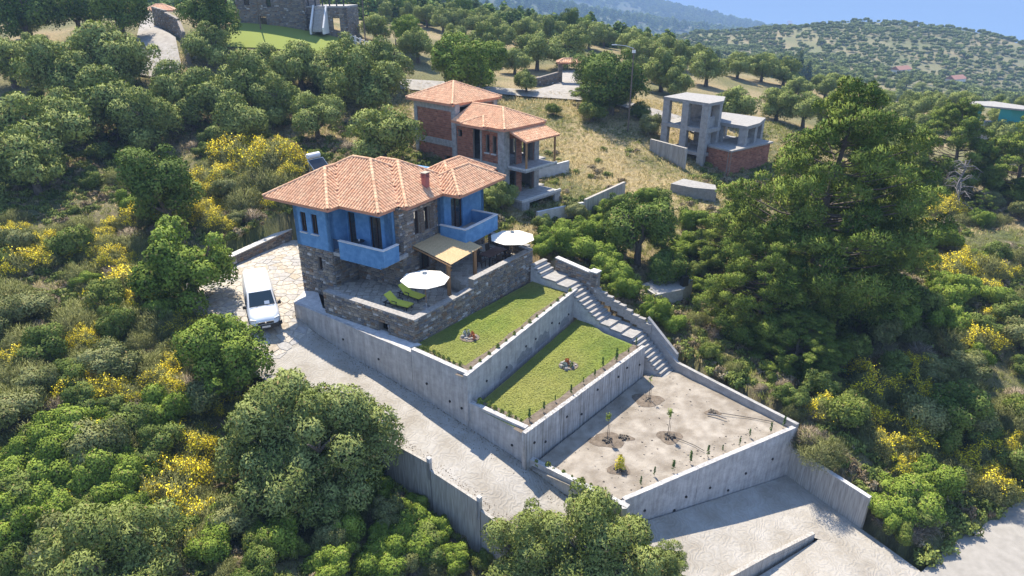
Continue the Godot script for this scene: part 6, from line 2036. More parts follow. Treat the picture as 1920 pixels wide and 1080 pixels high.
func tall_pines() -> void:
	var list := [[0, 18.0, -43.6, 0.58, 0.98, 0.6, "dark bushy pine nearest the garden stairs, left of the tall pines"], [0, 22.9, -46.0, 0.97, 1.06, 2.2, "tallest broad pine at the centre of the pine group right of the garden"], [1, 26.6, -50.0, 0.8, 1.15, 4.4, "broad pine behind and right of the tallest pine"], [1, 18.3, -52.5, 0.62, 0.8, 1.5, "smaller pine behind the tall pines, beside the concrete foundation block"],
		[1, 46.0, -70.5, 0.85, 0.95, 0.2, "dense pine with dead branches before it at the right, left of two"], [1, 52.5, -68.0, 0.8, 0.95, 3.2, "dense pine at the right edge beyond the dead tree, right of two"], [1, 11.8, -86.5, 0.72, 0.72, 5.0, "dark pine beside the tiled gateway"], [1, 31.0, -56.5, 0.42, 0.8, 5.6, "short pine at the right foot of the tall pine group"], [0, 19.3, -40.2, 0.42, 0.62, 3.6, "low pine in the shade at the front of the tall pine group"]]
	for p in list:
		var src: Node3D = proto["pine"][p[0]]
		var o: Node3D = src.duplicate()
		o.name = numbered("pine_tree")
		add_child(o, true)
		o.position = Vector3(p[1], ground(p[1], p[2]) - 0.1, p[2])
		o.basis = Basis(Vector3.UP, p[5]) * Basis.from_scale(Vector3(p[3], p[3] * p[4], p[3]))
		tag(o, p[6], "pine", "pine trees")
	# dead tree
	R.seed = 55
	var t := thing("dead_tree", "bare grey dead tree with tangled branches in front of the dark pines at the right", "tree", Vector3(43.5, ground(43.5, -64.5), -64.5))
	var b := B.new()
	b.tube([Vector3(0, -0.3, 0), Vector3(0.3, 1.6, 0.1), Vector3(0.2, 3.4, -0.2), Vector3(0.7, 5.4, -0.1)], [0.24, 0.18, 0.13, 0.04], 7)
	part("trunk", b, M.dead_wood, t)
	for k in 26:
		b = B.new()
		var y := R.randf_range(0.8, 4.8)
		var a := R.randf() * TAU
		var l := R.randf_range(1.2, 3.2) * (1.1 - y * 0.1)
		var s := Vector3(0.25, y, 0)
		var e := s + Vector3(cos(a) * l, R.randf_range(-0.9, 0.5), sin(a) * l)
		var m := s.lerp(e, 0.5) + Vector3(0, 0.35, 0)
		b.tube([s, m, e], [0.06, 0.04, 0.012], 5)
		for j in 5:
			var g := m.lerp(e, R.randf_range(-0.3, 0.9))
			b.tube([g, g + Vector3(R.randf_range(-0.7, 0.7), R.randf_range(-0.9, 0.3), R.randf_range(-0.7, 0.7))], [0.022, 0.006], 4)
		part("branch", b, M.dead_wood, t)

func tuft_mesh(blades: int, h: float, spread: float, w: float) -> ArrayMesh:
	var L := Leaves.new()
	for k in blades:
		var a := R.randf() * TAU
		var p := Vector3(cos(a), 0, sin(a)) * R.randf_range(0, spread * 0.5)
		var d := Vector3(cos(a) * R.randf_range(0.1, 0.7), 1.0, sin(a) * R.randf_range(0.1, 0.7)).normalized()
		var l := h * R.randf_range(0.5, 1.1)
		var s := d.cross(unit()).normalized() * w
		L.add(p + d * l * 0.5, d * l * 0.5, s, (Vector3.UP * 0.7 + unit() * 0.6).normalized(), Color(1, 1, 1) * R.randf_range(0.7, 1.15))
	return L.mesh()

func make_ground_cover() -> void:
	R.seed = 501
	var tufts := [tuft_mesh(12, 0.26, 0.34, 0.01), tuft_mesh(16, 0.2, 0.42, 0.012), tuft_mesh(12, 0.38, 0.35, 0.009)]
	for i in 3:
		var where := []
		var tint := []
		for k in 26000:
			var x := R.randf_range(-46.0, 48.0)
			var z := -R.randf_range(18.0, 92.0)
			if absf(x) > 12.0 - z * 0.78: continue
			if x > -28.0 and z > -58.0 and inside(Vector2(x, z), property_edge): continue
			if x > 17.0 and z > -34.0 and inside(Vector2(x, z), PackedVector2Array([Vector2(17, -17), Vector2(20.4, -25.9), Vector2(32, -33), Vector2(70, -57), Vector2(70, -8)])): continue
			var meadow := clampf(1.25 - Vector2((x - 8.0) / 15.0, (z + 70.0) / 21.0).length(), 0.0, 1.0)
			if z < -64.0: meadow = maxf(meadow, 0.5)
			if meadow < 0.1 and R.randf() < 0.45: continue
			var c := soil_colour(x, z)
			var straw := Color(0.62, 0.49, 0.28).lerp(Color(0.50, 0.41, 0.2), R.randf())
			var green := Color(0.14, 0.175, 0.04).lerp(Color(0.27, 0.29, 0.075), R.randf())
			var wet := hill_noise.get_noise_2d(x * 5.0 + 40.0, z * 5.0) + (0.3 if z > -67.0 else -0.1)
			c = straw if R.randf() < clampf(0.62 - wet * 1.6, 0.05, 0.95) else green
			var s := R.randf_range(0.6, 1.5)
			where.append(Transform3D(Basis(Vector3.UP, R.randf() * TAU).scaled(Vector3(s, s * R.randf_range(0.7, 1.2), s)), Vector3(x, ground(x, z) - 0.02, z)))
			tint.append(c)
		tag(many("dry_grass", tufts[i], M.leaf, where, tint), ["loose tufts of dry and green grass over the slopes", "low weeds over the slopes", "tall dry grass stalks over the slopes"][i], "grass", "", "stuff")
	# fallen leaf and low herb cover on the scrub slopes
	var where := []
	var tint := []
	var L := Leaves.new()
	leaf_clumps(L, dome_clumps(5, 0.35, 0.2, 0.12, 0.2, 0.0), 260, 0.05, 0.028, Color(0.6, 0.6, 0.6), Color(1, 1, 1))
	var herb := L.mesh()
	for k in 15000:
		var x := R.randf_range(-48.0, 50.0)
		var z := -R.randf_range(18.0, 75.0)
		if absf(x) > 12.0 - z * 0.78: continue
		if x > -28.0 and z > -58.0 and inside(Vector2(x, z), property_edge): continue
		if Vector2((x - 8.0) / 13.0, (z + 70.0) / 19.0).length() < 1.0 and R.randf() < 0.85: continue
		if hill_noise.get_noise_2d(x * 6.0 - 70.0, z * 6.0) < -0.12: continue
		var s := R.randf_range(0.6, 1.9)
		where.append(Transform3D(Basis(Vector3.UP, R.randf() * TAU).scaled(Vector3(s, s * R.randf_range(0.7, 1.5), s)), Vector3(x, ground(x, z) - 0.03, z)))
		var q := R.randf()
		tint.append((Color(0.09, 0.13, 0.03).lerp(Color(0.28, 0.32, 0.08), R.randf())) if q < 0.72 else Color(0.2, 0.15, 0.09).lerp(Color(0.36, 0.3, 0.19), R.randf()))
	tag(many("low_herbs", herb, M.leaf, where, tint), "low herbs and small weeds between the bushes", "ground cover", "", "stuff")

func make_far_trees() -> void:
	R.seed = 601
	var L := Leaves.new()
	leaf_clumps(L, dome_clumps(20, 2.3, 1.8, 0.6, 1.0, -0.4), 1100, 0.34, 0.16, Color(0.11, 0.15, 0.045), Color(0.29, 0.33, 0.12))
	var far_olive := L.mesh()
	L = Leaves.new()
	var cl := []
	for i in 14:
		var f := i / 13.0
		var a := i * 2.4
		cl.append([Vector3(cos(a) * 1.6 * (1 - f), 1.0 + 7.0 * f, sin(a) * 1.6 * (1 - f)), lerpf(1.5, 0.6, f), R.randf()])
	leaf_clumps(L, cl, 800, 0.42, 0.22, Color(0.045, 0.075, 0.02), Color(0.14, 0.175, 0.045))
	var far_pine := L.mesh()
	# olive grove on the far hill, planted in uneven rows
	var spots := []
	for i in range(-56, 86):
		for j in range(0, 84):
			var x := 110.0 + i * 4.6 + (j % 2) * 2.1 + R.randf_range(-1.7, 1.7)
			var z := -232.0 - j * 4.0 + R.randf_range(-1.6, 1.6)
			if z < -560.0 or x < 35.0 - (z + 232.0) * 0.1 or x > -z * 0.83 + 12.0: continue
			if hill_noise.get_noise_2d(x * 1.3, z * 1.3) < -0.2 and R.randf() < 0.7: continue
			if R.randf() < 0.12: continue
			spots.append(Vector2(x, z))
	spots.sort_custom(func(a, b): return a.length() < b.length())
	var where := []
	var tint := []
	for k in spots.size():
		var p: Vector2 = spots[k]
		var s := R.randf_range(0.38, 0.98)
		var t := Transform3D(Basis(Vector3.UP, R.randf() * TAU).scaled(Vector3(s * R.randf_range(0.8, 1.25), s, s)), Vector3(p.x, ground(p.x, p.y) + 1.5 * s, p.y))
		if k < 110:
			var o := obj("olive_tree", far_olive, M.leaf)
			o.transform = t
			tag(o, "small round olive tree of the front rows in the grove on the far hill", "olive tree", "olive trees on the far hill")
		else:
			where.append(t)
			tint.append(Color(1, 1, 1) * R.randf_range(0.75, 1.2))
	tag(many("olive_grove", far_olive, M.leaf, where, tint), "rows of olive trees covering the far hill", "olive grove", "", "stuff")
	# dark pines at the foot of the grove
	for k in 17:
		var x := 62.0 + k * 3.3 + R.randf_range(-1.5, 1.5)
		var z := -258.0 + R.randf_range(-10, 10)
		var o := obj("pine_tree", far_pine, M.leaf)
		var s := R.randf_range(0.8, 1.35)
		o.transform = Transform3D(Basis(Vector3.UP, R.randf() * TAU).scaled(Vector3(s, s * R.randf_range(0.9, 1.25), s)), Vector3(x, ground(x, z) - 0.4, z))
		tag(o, "dark bluish pine in the line at the left foot of the far hill", "pine", "dark pines at the foot of the far hill")
	# wooded ridge behind the houses
	where = []
	tint = []
	for k in 15000:
		var z := -R.randf_range(150.0, 1500.0) if k < 9000 else -R.randf_range(150.0, 480.0)
		var x := -z * R.randf_range(-0.75, 0.62)
		if x > 40.0 - (z + 150.0) * 0.12 and z > -620.0: continue
		var grow := clampf(-z / 420.0, 0.75, 1.9)
		var s := R.randf_range(0.6, 1.2) * grow
		where.append(Transform3D(Basis(Vector3.UP, R.randf() * TAU).scaled(Vector3(s * 1.25, s * R.randf_range(0.55, 0.9), s * 1.25)), Vector3(x, ground(x, z) - 0.5, z)))
		tint.append(Color(1.15, 1.25, 1.0) * R.randf_range(0.8, 1.6))
	tag(many("hill_forest", far_pine, M.leaf, where, tint), "green woods covering the ridge behind the houses", "forest", "", "stuff")
	where = []
	tint = []
	for k in 16000:
		var z := -R.randf_range(1300.0, 3400.0)
		var x := -z * R.randf_range(-0.5, 0.45)
		if ground(x, z) < -147.0: continue
		if hill_noise.get_noise_2d(x * 0.9, z * 0.9) > 0.2: continue
		var s := R.randf_range(2.0, 4.2)
		where.append(Transform3D(Basis(Vector3.UP, R.randf() * TAU).scaled(Vector3(s * 1.3, s * 0.45, s * 1.3)), Vector3(x, ground(x, z) - 2.0, z)))
		tint.append(Color(1.2, 1.25, 1.0) * R.randf_range(0.8, 1.5))
	tag(many("mountain_forest", far_pine, M.leaf, where, tint), "woods on the distant blue mountain", "forest", "", "stuff")

# ---------------------------------------------------------------- the scene
func _ready() -> void:
	var cam := Camera3D.new()
	cam.name = "camera"
	cam.fov = rad_to_deg(2.0 * atan(540.0 / 1270.0))
	cam.position = Vector3(0, 20, 0)
	cam.rotation_degrees = Vector3(-24.2, 0, 0)
	cam.near = 0.5
	cam.far = 40000.0
	add_child(cam)
	cam.current = true
	var env := Environment.new()
	env.background_mode = Environment.BG_SKY
	var sky := Sky.new()
	var psm := ProceduralSkyMaterial.new()
	psm.sky_top_color = Color(0.46, 0.58, 0.78)
	psm.sky_horizon_color = Color(0.84, 0.88, 0.93)
	psm.sky_curve = 0.12
	psm.ground_bottom_color = Color(0.24, 0.27, 0.24)
	psm.ground_horizon_color = Color(0.60, 0.70, 0.80)
	psm.sky_energy_multiplier = 1.0
	psm.sun_angle_max = 2.0
	sky.sky_material = psm
	env.sky = sky
	env.tonemap_mode = Environment.TONE_MAPPER_LINEAR
	env.tonemap_exposure = 2.1
	env.fog_enabled = true
	env.fog_density = 0.0004
	env.fog_light_color = Color(0.66, 0.81, 1.0)
	env.sdfgi_enabled = true
	env.ssao_enabled = true
	env.ssil_enabled = true
	var we := WorldEnvironment.new()
	we.name = "world"
	we.environment = env
	add_child(we)
	var sun := DirectionalLight3D.new()
	sun.name = "sun"
	sun.light_energy = 1.6
	sun.light_color = Color(1.0, 0.955, 0.885)
	sun.light_angular_distance = 0.53
	sun.shadow_enabled = true
	add_child(sun)
	var to_ground := Vector3(0.235, -1.0, 0.6).normalized()
	sun.basis = Basis.looking_at(to_ground, Vector3.UP)
	hill_noise.seed = 21
	hill_noise.frequency = 0.013
	hill_noise.fractal_octaves = 4
	turn_rng.seed = 9
	R.seed = 1
	make_materials()
	land_points()
	make_land()
	make_unit_meshes()
	make_garden()
	R.seed = 2
	make_house()
	make_pergola()
	make_terrace_things()
	make_van()
	R.seed = 3
	make_brick_house()
	make_frame_building()
	make_far_buildings()
	make_prototypes()
	tall_pines()
	make_plants()
	row("dry", "at the right end of the wing wall", [[20.3, -28.3, 0.9, 1.0], [21.3, -27.9, 1.0, 0.9], [22.4, -28.4, 1.0, 1.0], [20.9, -28.9, 1.1, 1.0]])
	row("bush", "at the right end of the wing wall", [[20.7, -27.6, 0.8, 1.0], [21.9, -28.9, 1.0, 1.0]])
	make_ground_cover()
	make_far_trees()

func land_points() -> void:
	cp(-63.5, -88.0, 11.1, 14.1); cp(-69.7, -105.0, 17.1, 16.8); cp(-47.4, -62.0, 8.0, 9.9); cp(-37.0, -52.0, 1.3, 8.3); cp(-36.0, -44.0, 3.6, 7.0)
	cp(-30.2, -35.0, 2.4, 5.6); cp(-26.5, -29.0, -0.8, 4.6); cp(-23.3, -23.5, -4.0, 3.8); cp(-18.8, -24.0, -4.1, 3.8); cp(-21.7, -30.0, -1.4, 4.8)
	cp(-26.8, -40.0, -4.3, 6.4); cp(-28.2, -51.0, -3.5, 8.2); cp(-34.7, -66.0, -0.7, 10.6); cp(-45.7, -78.0, -3.9, 12.5); cp(-18.2, -35.5, -1.5, 5.7)
	cp(-12.0, -31.0, -4.8, 5.0); cp(-7.5, -28.5, -6.1, 4.6); cp(-3.0, -26.0, -10.9, 4.2); cp(3.7, -24.6, -5.6, 3.9); cp(-11.2, -23.0, -2.8, 3.7)
	cp(-6.6, -24.0, -3.9, 3.8); cp(-21.1, -37.5, 3.6, 6.0); cp(-15.8, -34.8, -7.2, 5.6); cp(-17.4, -62.0, 3.1, 9.9); cp(-26.0, -60.0, 10.6, 9.6)
	cp(-23.1, -55.0, 0.9, 8.8); cp(-24.2, -52.0, 2.3, 8.3); cp(-19.4, -78.0, -4.3, 12.5); cp(-13.5, -72.0, 11.1, 11.5); cp(-24.9, -92.0, 3.9, 14.7)
	cp(-29.1, -98.0, 16.9, 15.7); cp(-23.6, -100.0, 35.9, 16.0); cp(-37.6, -100.0, 17.4, 16.0); cp(-49.7, -102.0, 13.9, 16.3); cp(-43.5, -88.0, 13.3, 14.1)
	cp(-60.6, -115.0, 21.5, 18.4); cp(-13.3, -98.0, -6.2, 15.7); cp(-16.5, -140.0, 13.9, 22.4); cp(-30.2, -180.0, 21.9, 28.8); cp(-7.4, -110.0, 1.6, 17.6)
	cp(0.0, -125.0, 9.5, 20.0); cp(5.3, -180.0, 16.6, 28.8); cp(15.6, -150.0, 5.7, 24.0); cp(7.2, -95.0, 11.1, 15.2); cp(12.8, -88.0, 10.9, 14.1)
	cp(25.2, -140.0, 7.0, 22.4); cp(7.5, -80.0, 7.9, 12.8); cp(5.0, -70.0, 3.3, 11.2); cp(7.1, -62.0, -6.6, 9.9); cp(1.8, -55.0, 2.2, 8.8)
	cp(15.4, -68.0, -3.8, 10.9); cp(17.5, -80.0, 0.7, 12.8); cp(24.8, -95.0, 5.8, 15.2); cp(36.1, -95.0, 1.1, 15.2); cp(44.7, -120.0, 16.3, 19.2)
	cp(41.2, -140.0, 7.7, 22.4); cp(-5.3, -66.0, 4.7, 10.6); cp(-7.7, -60.0, 9.7, 9.6); cp(-1.5, -61.0, 6.1, 9.8); cp(2.1, -64.0, -0.0, 10.2)
	cp(10.7, -53.0, -0.3, 8.5); cp(11.0, -47.0, -6.0, 7.5); cp(12.9, -42.5, -9.2, 6.8); cp(15.7, -36.7, -8.6, 5.9); cp(18.3, -31.5, -1.2, 5.0)
	cp(20.6, -30.6, -5.4, 4.9); cp(20.9, -29.5, -15.7, 4.7); cp(26.3, -35.0, 1.4, 5.6); cp(29.6, -32.5, -10.3, 5.2); cp(29.7, -31.5, -11.8, 5.0)
	cp(33.4, -38.0, -6.5, 6.1); cp(38.1, -46.0, -1.9, 7.4); cp(30.9, -48.0, -0.7, 7.7); cp(22.7, -43.0, -2.9, 6.9); cp(45.6, -58.0, 0.9, 9.3)
	cp(40.6, -62.0, -1.5, 9.9); cp(37.3, -72.0, -4.2, 11.5); cp(56.7, -75.0, 5.9, 12.0); cp(70.1, -95.0, 5.0, 15.2); cp(57.9, -100.0, -4.8, 16.0)
	cp(56.9, -115.0, -5.0, 18.4); cp(53.8, -130.0, -10.4, 20.8); cp(87.3, -120.0, 0.9, 19.2); cp(84.1, -330.0, -7.7, 52.8); cp(103.0, -250.0, -13.7, 40.0)
	cp(136.4, -240.0, -24.3, 38.4); cp(173.3, -240.0, -15.7, 38.4); cp(177.4, -370.0, -5.9, 59.2); cp(235.1, -500.0, 25.6, 80.0); cp(188.0, -520.0, -27.0, 83.2)
	cp(279.4, -480.0, 23.6, 76.8); cp(300.5, -430.0, 23.2, 68.8); cp(131.7, -480.0, -18.5, 76.8); cp(75.1, -420.0, -36.2, 67.2); cp(43.5, -420.0, -11.8, 67.2)
	cp(-3.1, -420.0, 9.5, 67.2); cp(-33.7, -420.0, 25.6, 67.2); cp(46.7, -1600.0, 44.0, 256.0); cp(508.8, -2600.0, 226.6, 416.0); cp(854.3, -3000.0, 273.9, 480.0)
	cp(1199.2, -3400.0, -112.7, 544.0); cp(675.4, -2700.0, -438.1, 432.0); cp(237.6, -1700.0, -170.1, 272.0); cp(257.7, -1200.0, -17.5, 192.0); cp(72.7, -1100.0, 50.1, 176.0)
	cp(85.0, -200.0, -8.9, 34.8); cp(20.0, -220.0, -14.6, 35.3); cp(150.0, -200.0, -11.0, 40.0); cp(-60.0, -160.0, 7.1, 27.3); cp(-120.0, -120.0, 14.2, 27.2)
	cp(-70.0, -90.0, 0.3, 18.2); cp(-50.0, -40.0, 3.2, 10.2); cp(-40.0, -25.0, -2.1, 7.5); cp(-20.0, -12.0, -5.0, 3.7); cp(0.0, -14.0, -8.0, 2.2)
	cp(20.0, -16.0, -8.5, 4.1); cp(35.0, -25.0, -7.7, 6.9); cp(45.0, -40.0, -9.7, 9.6); cp(70.0, -70.0, -9.1, 15.8); cp(120.0, -110.0, -1.7, 26.0)
	cp(0.0, -900.0, -84.6, 144.0); cp(400.0, -700.0, -58.3, 129.0); cp(300.0, -1000.0, -290.0, 167.0); cp(600.0, -600.0, -104.0, 135.8); cp(-300.0, -800.0, 6.3, 136.7)
	cp(-300.0, -2600.0, -4.7, 418.8); cp(0.0, -2800.0, 271.9, 448.0); cp(-1000.0, -2000.0, 94.6, 357.8); cp(-800.0, -600.0, 40.0, 160.0); cp(-300.0, -300.0, 25.0, 67.9)
	cp(1000.0, -900.0, -160.0, 215.3); cp(1500.0, -2000.0, -165.5, 400.0); cp(900.0, -3000.0, -519.2, 501.1); cp(1400.0, -3500.0, -211.6, 603.1); cp(300.0, -400.0, -106.2, 80.0)
	cp(500.0, -350.0, -53.1, 97.7); cp(-2.0, -50.0, -0.8, 3.5); cp(3.0, -48.5, 3.1, 3.5); cp(7.0, -46.5, 3.4, 3.5); cp(11.0, -43.0, 4.2, 3.5)
	cp(14.5, -38.0, 2.9, 3.5); cp(17.5, -33.5, 3.3, 3.5); cp(-3.6, -53.0, -4.4, 3.5); cp(-10.0, -57.0, -4.6, 3.5); cp(-17.0, -58.0, -4.8, 3.5)
	cp(-22.0, -53.0, -2.5, 3.5); cp(-24.0, -47.0, -1.6, 3.5); cp(-21.5, -42.0, -2.6, 3.5); cp(-19.0, -38.0, -1.5, 3.5)
	cp(18.8, -64.2, 1.2, 3.0)
	cp(-9.9, -31.0, -3.9, 2.2); cp(-6.3, -28.6, -4.4, 2.2); cp(-3.5, -26.4, -5.1, 2.2); cp(-1.0, -24.4, -5.8, 2.2)
	cp(1.8, -57.2, 0.2, 2.6); cp(3.5, -59.5, 0.7, 2.4)

func make_plants() -> void:
	row("dark", "left of the upper road", [[-59.6, -99.7, 1.50, 1.00], [-64.6, -96.2, 1.83, 1.00]])
	row("dark", "behind the upper road", [[-51.2, -95.1, 1.58, 1.00]])
	row("olive", "in front of the upper road", [[-46.2, -81.4, 1.82, 1.00], [-44.6, -81.4, 1.03, 1.00], [-49.7, -77.1, 1.57, 1.00], [-35.9, -75.3, 1.32, 1.00], [-44.0, -69.2, 1.18, 1.00], [-40.2, -70.1, 1.62, 1.00], [-36.3, -68.4, 1.38, 1.00], [-42.8, -61.8, 1.64, 1.00]])
	row("olive", "left of the upper road", [[-51.4, -86.4, 1.09, 0.94], [-56.6, -87.4, 0.92, 0.92], [-57.4, -80.9, 1.28, 1.00], [-60.8, -90.6, 0.82, 0.95], [-68.5, -102.8, 1.07, 1.14]])
	row("olive", "left of the white van", [[-40.9, -56.8, 1.36, 1.00]])
	row("olive", "right of the upper road", [[-36.9, -86.4, 1.18, 1.00], [-28.7, -83.4, 1.19, 1.00], [-31.8, -73.5, 1.35, 1.00], [-29.2, -76.2, 1.56, 1.00], [-25.1, -74.4, 1.25, 1.00]])
	row("olive", "in front of the stone villa", [[-20.6, -85.9, 1.41, 1.00], [-24.9, -82.9, 1.43, 1.00], [-15.6, -86.9, 1.43, 1.00], [-21.0, -82.4, 1.43, 1.00]])
	row("olive", "behind the brick shell house", [[-16.0, -78.0, 1.66, 1.00]])
	row("dark", "right of the upper road", [[-38.1, -92.3, 1.58, 1.00]])
	row("olive", "left of the brick shell house", [[-11.8, -62.2, 1.32, 1.00], [-19.9, -69.7, 1.16, 1.00], [-27.1, -68.4, 1.27, 1.00]])
	row("dark", "behind the white van", [[-27.2, -51.3, 1.31, 1.00]])
	row("bright", "left of the white van", [[-21.9, -42.4, 1.28, 1.00]])
	row("bright", "in front of the white van", [[-16.6, -34.4, 1.03, 1.00]])
	row("big_olive", "left of the sloping driveway", [[-10.6, -28.4, 1.16, 1.00]])
	row("olive", "left of the sloping driveway", [[-16.5, -20.9, 1.05, 1.00]])
	row("bramble", "in front of the white van", [[-18.9, -30.7, 1.47, 1.06], [-20.9, -28.2, 1.16, 1.00], [-21.6, -28.4, 1.18, 0.90], [-22.9, -28.7, 1.28, 1.10], [-23.3, -28.2, 1.14, 0.96], [-19.3, -26.7, 1.12, 1.08], [-22.3, -27.4, 1.22, 1.00], [-20.3, -26.7, 1.21, 1.19], [-21.7, -27.1, 1.29, 1.09], [-24.0, -27.6, 0.92, 0.90], [-20.8, -26.4, 1.12, 1.15], [-23.1, -26.7, 0.83, 0.87], [-21.8, -26.1, 1.83, 1.00], [-21.6, -25.5, 1.09, 0.96], [-24.3, -26.3, 1.12, 0.94], [-23.6, -25.5, 1.11, 0.94], [-21.9, -24.0, 1.48, 1.00]])
	row("olive", "right of the driveway retaining wall", [[1.1, -24.0, 0.96, 1.00], [4.1, -24.0, 1.12, 1.00]])
	row("olive", "in front of the bare earth plot", [[6.9, -23.3, 0.54, 1.00]])
	row("bright", "in front of the tiled gateway", [[-6.5, -84.9, 1.66, 1.00]])
	row("bright", "left of the tiled gateway", [[-3.8, -92.3, 1.25, 1.00]])
	row("olive", "in front of the tiled gateway", [[1.9, -91.2, 0.72, 1.00]])
	row("bright", "right of the stone villa", [[-15.6, -106.5, 1.10, 1.00]])
	row("olive", "right of the stone villa", [[-20.5, -109.1, 0.96, 1.00], [-13.3, -100.9, 1.12, 1.00]])
	row("olive", "behind the tiled gateway", [[3.9, -110.4, 1.40, 1.00], [8.6, -113.8, 1.52, 1.00], [21.7, -118.6, 1.24, 1.00], [-1.9, -125.2, 1.11, 1.00], [22.6, -125.9, 0.89, 1.15], [-10.1, -123.7, 0.91, 1.00], [2.5, -133.7, 1.18, 1.00], [30.3, -126.7, 1.14, 1.00], [22.3, -132.1, 0.95, 1.17], [7.6, -137.8, 1.22, 1.00], [14.8, -137.8, 1.22, 1.00], [-3.5, -136.1, 1.20, 1.00], [28.4, -136.1, 1.22, 1.00], [22.9, -140.3, 1.25, 1.00], [-9.1, -140.3, 1.13, 1.00], [18.7, -146.3, 0.99, 1.05], [27.0, -145.4, 0.91, 1.06], [-6.2, -148.0, 1.03, 1.11], [4.5, -151.6, 1.02, 1.09], [28.6, -152.5, 0.88, 0.97], [6.9, -161.0, 0.84, 0.95], [-6.7, -159.0, 0.78, 0.95], [31.4, -159.0, 0.79, 1.00], [-1.3, -164.9, 0.96, 1.14], [-1.3, -168.8, 0.73, 0.90], [22.5, -392.5, 0.99, 0.92], [15.9, -421.7, 0.92, 1.13]])
	row("olive", "left of the tiled gateway", [[0.4, -105.3, 0.95, 1.00], [-5.0, -113.1, 1.34, 1.00]])
	row("olive", "behind the stone villa", [[-13.4, -140.3, 1.03, 1.00], [-16.9, -144.5, 1.06, 1.00], [-25.8, -147.1, 0.79, 1.09], [-20.7, -148.9, 0.93, 1.06], [-27.5, -152.5, 1.07, 1.17], [-11.9, -148.9, 1.05, 1.04], [-30.3, -161.0, 1.05, 0.89], [-16.7, -159.0, 0.99, 0.89], [-11.8, -168.8, 0.94, 0.86], [-24.6, -172.9, 0.85, 0.90], [-39.8, -179.3, 0.77, 1.01], [-36.1, -360.9, 0.71, 1.19], [-11.6, -380.9, 0.98, 0.97], [-5.6, -380.9, 0.70, 1.06], [-11.9, -397.2, 1.09, 0.93], [-1.0, -404.4, 0.94, 1.05]])
	row("dark", "behind the concrete frame building", [[12.1, -84.4, 1.64, 1.00]])
	row("dark", "in front of the tiled gateway", [[11.1, -92.8, 1.22, 1.00]])
	row("olive", "right of the tiled gateway", [[21.1, -99.1, 1.34, 1.00], [22.5, -95.6, 0.90, 1.00], [22.8, -108.5, 1.10, 0.88], [31.3, -113.1, 1.36, 1.00]])
	row("olive", "behind the green wrapped building", [[69.0, -110.4, 0.85, 1.00], [70.9, -117.2, 0.80, 0.93], [64.0, -119.3, 0.74, 1.06], [76.9, -118.6, 1.00, 0.93], [69.7, -122.2, 0.70, 1.18], [54.6, -121.5, 1.11, 1.00], [61.3, -125.9, 0.86, 1.12], [81.4, -125.9, 0.86, 0.96], [57.7, -129.8, 0.74, 1.12], [61.9, -133.7, 0.98, 0.96], [50.2, -129.8, 1.22, 1.00], [79.4, -131.3, 0.82, 0.86], [46.0, -129.8, 1.21, 1.00], [51.1, -148.0, 0.80, 1.03], [37.3, -142.0, 0.90, 1.06], [160.7, -223.7, 0.77, 1.05], [134.2, -241.8, 0.91, 1.08], [159.9, -229.1, 0.65, 1.03], [127.1, -253.6, 0.82, 0.91], [160.0, -243.2, 0.75, 1.07], [155.9, -247.6, 0.85, 0.86], [144.4, -259.7, 0.88, 1.18], [124.8, -272.5, 0.99, 1.12], [152.5, -261.3, 0.95, 0.96], [139.4, -272.5, 0.80, 0.97], [110.7, -284.1, 0.68, 0.85], [152.5, -270.9, 0.97, 1.00], [123.2, -284.1, 1.00, 0.94], [97.8, -291.0, 0.93, 0.98], [129.0, -287.5, 0.69, 0.93], [108.7, -294.5, 0.92, 1.16], [113.6, -294.5, 0.75, 0.97], [149.7, -282.4, 0.66, 0.91], [133.6, -296.3, 0.72, 1.07], [124.5, -299.8, 0.91, 1.11], [97.1, -307.1, 0.72, 1.16], [145.5, -294.5, 0.83, 1.18], [123.2, -305.3, 0.72, 0.87], [127.6, -305.3, 0.96, 1.07], [137.2, -305.3, 0.67, 0.97], [131.4, -308.9, 0.88, 0.89], [145.0, -308.9, 0.72, 1.05], [97.7, -324.1, 0.80, 0.87], [131.8, -318.3, 0.71, 0.98], [132.3, -324.1, 0.73, 1.08], [109.3, -333.9, 0.72, 0.99], [111.6, -354.5, 0.82, 0.99], [74.8, -371.9, 0.78, 0.96], [69.7, -392.5, 0.83, 1.13], [39.4, -399.6, 1.03, 1.06], [44.9, -402.0, 0.89, 1.06], [55.7, -406.8, 0.92, 1.18], [85.7, -416.7, 0.74, 1.11], [77.6, -426.8, 0.79, 1.18], [60.9, -429.3, 0.73, 1.01], [61.8, -475.3, 0.89, 1.16]])
	row("olive", "behind the concrete frame building", [[27.7, -86.9, 1.13, 1.00], [36.1, -93.9, 1.04, 1.00], [39.2, -92.3, 1.14, 1.00]])
	row("olive", "left of the green wrapped building", [[62.7, -107.2, 0.92, 1.17], [58.0, -111.1, 1.02, 1.00], [56.0, -99.1, 1.07, 1.00], [52.8, -111.1, 0.94, 1.00], [49.0, -119.3, 0.91, 1.00], [46.1, -89.6, 0.84, 1.00], [43.4, -93.4, 0.87, 1.00], [41.0, -128.2, 1.16, 1.00]])
	row("bush", "left of the concrete frame building", [[16.1, -79.0, 1.33, 1.00], [9.4, -81.4, 1.57, 1.00], [4.9, -82.9, 0.91, 1.00]])
	row("bush", "behind the concrete frame building", [[15.5, -83.4, 1.23, 1.00]])
	row("olive", "in front of the brick shell house", [[-0.9, -56.5, 0.64, 1.00]])
	row("dark", "behind the garden stairs", [[10.2, -51.3, 1.25, 1.00]])
	row("bush", "in front of the concrete frame building", [[13.6, -61.1, 1.45, 1.00]])
	row("bright", "right of the brick shell house", [[12.5, -61.1, 0.50, 1.00]])
	row("dark", "behind the asphalt road", [[27.7, -35.0, 0.80, 1.00]])
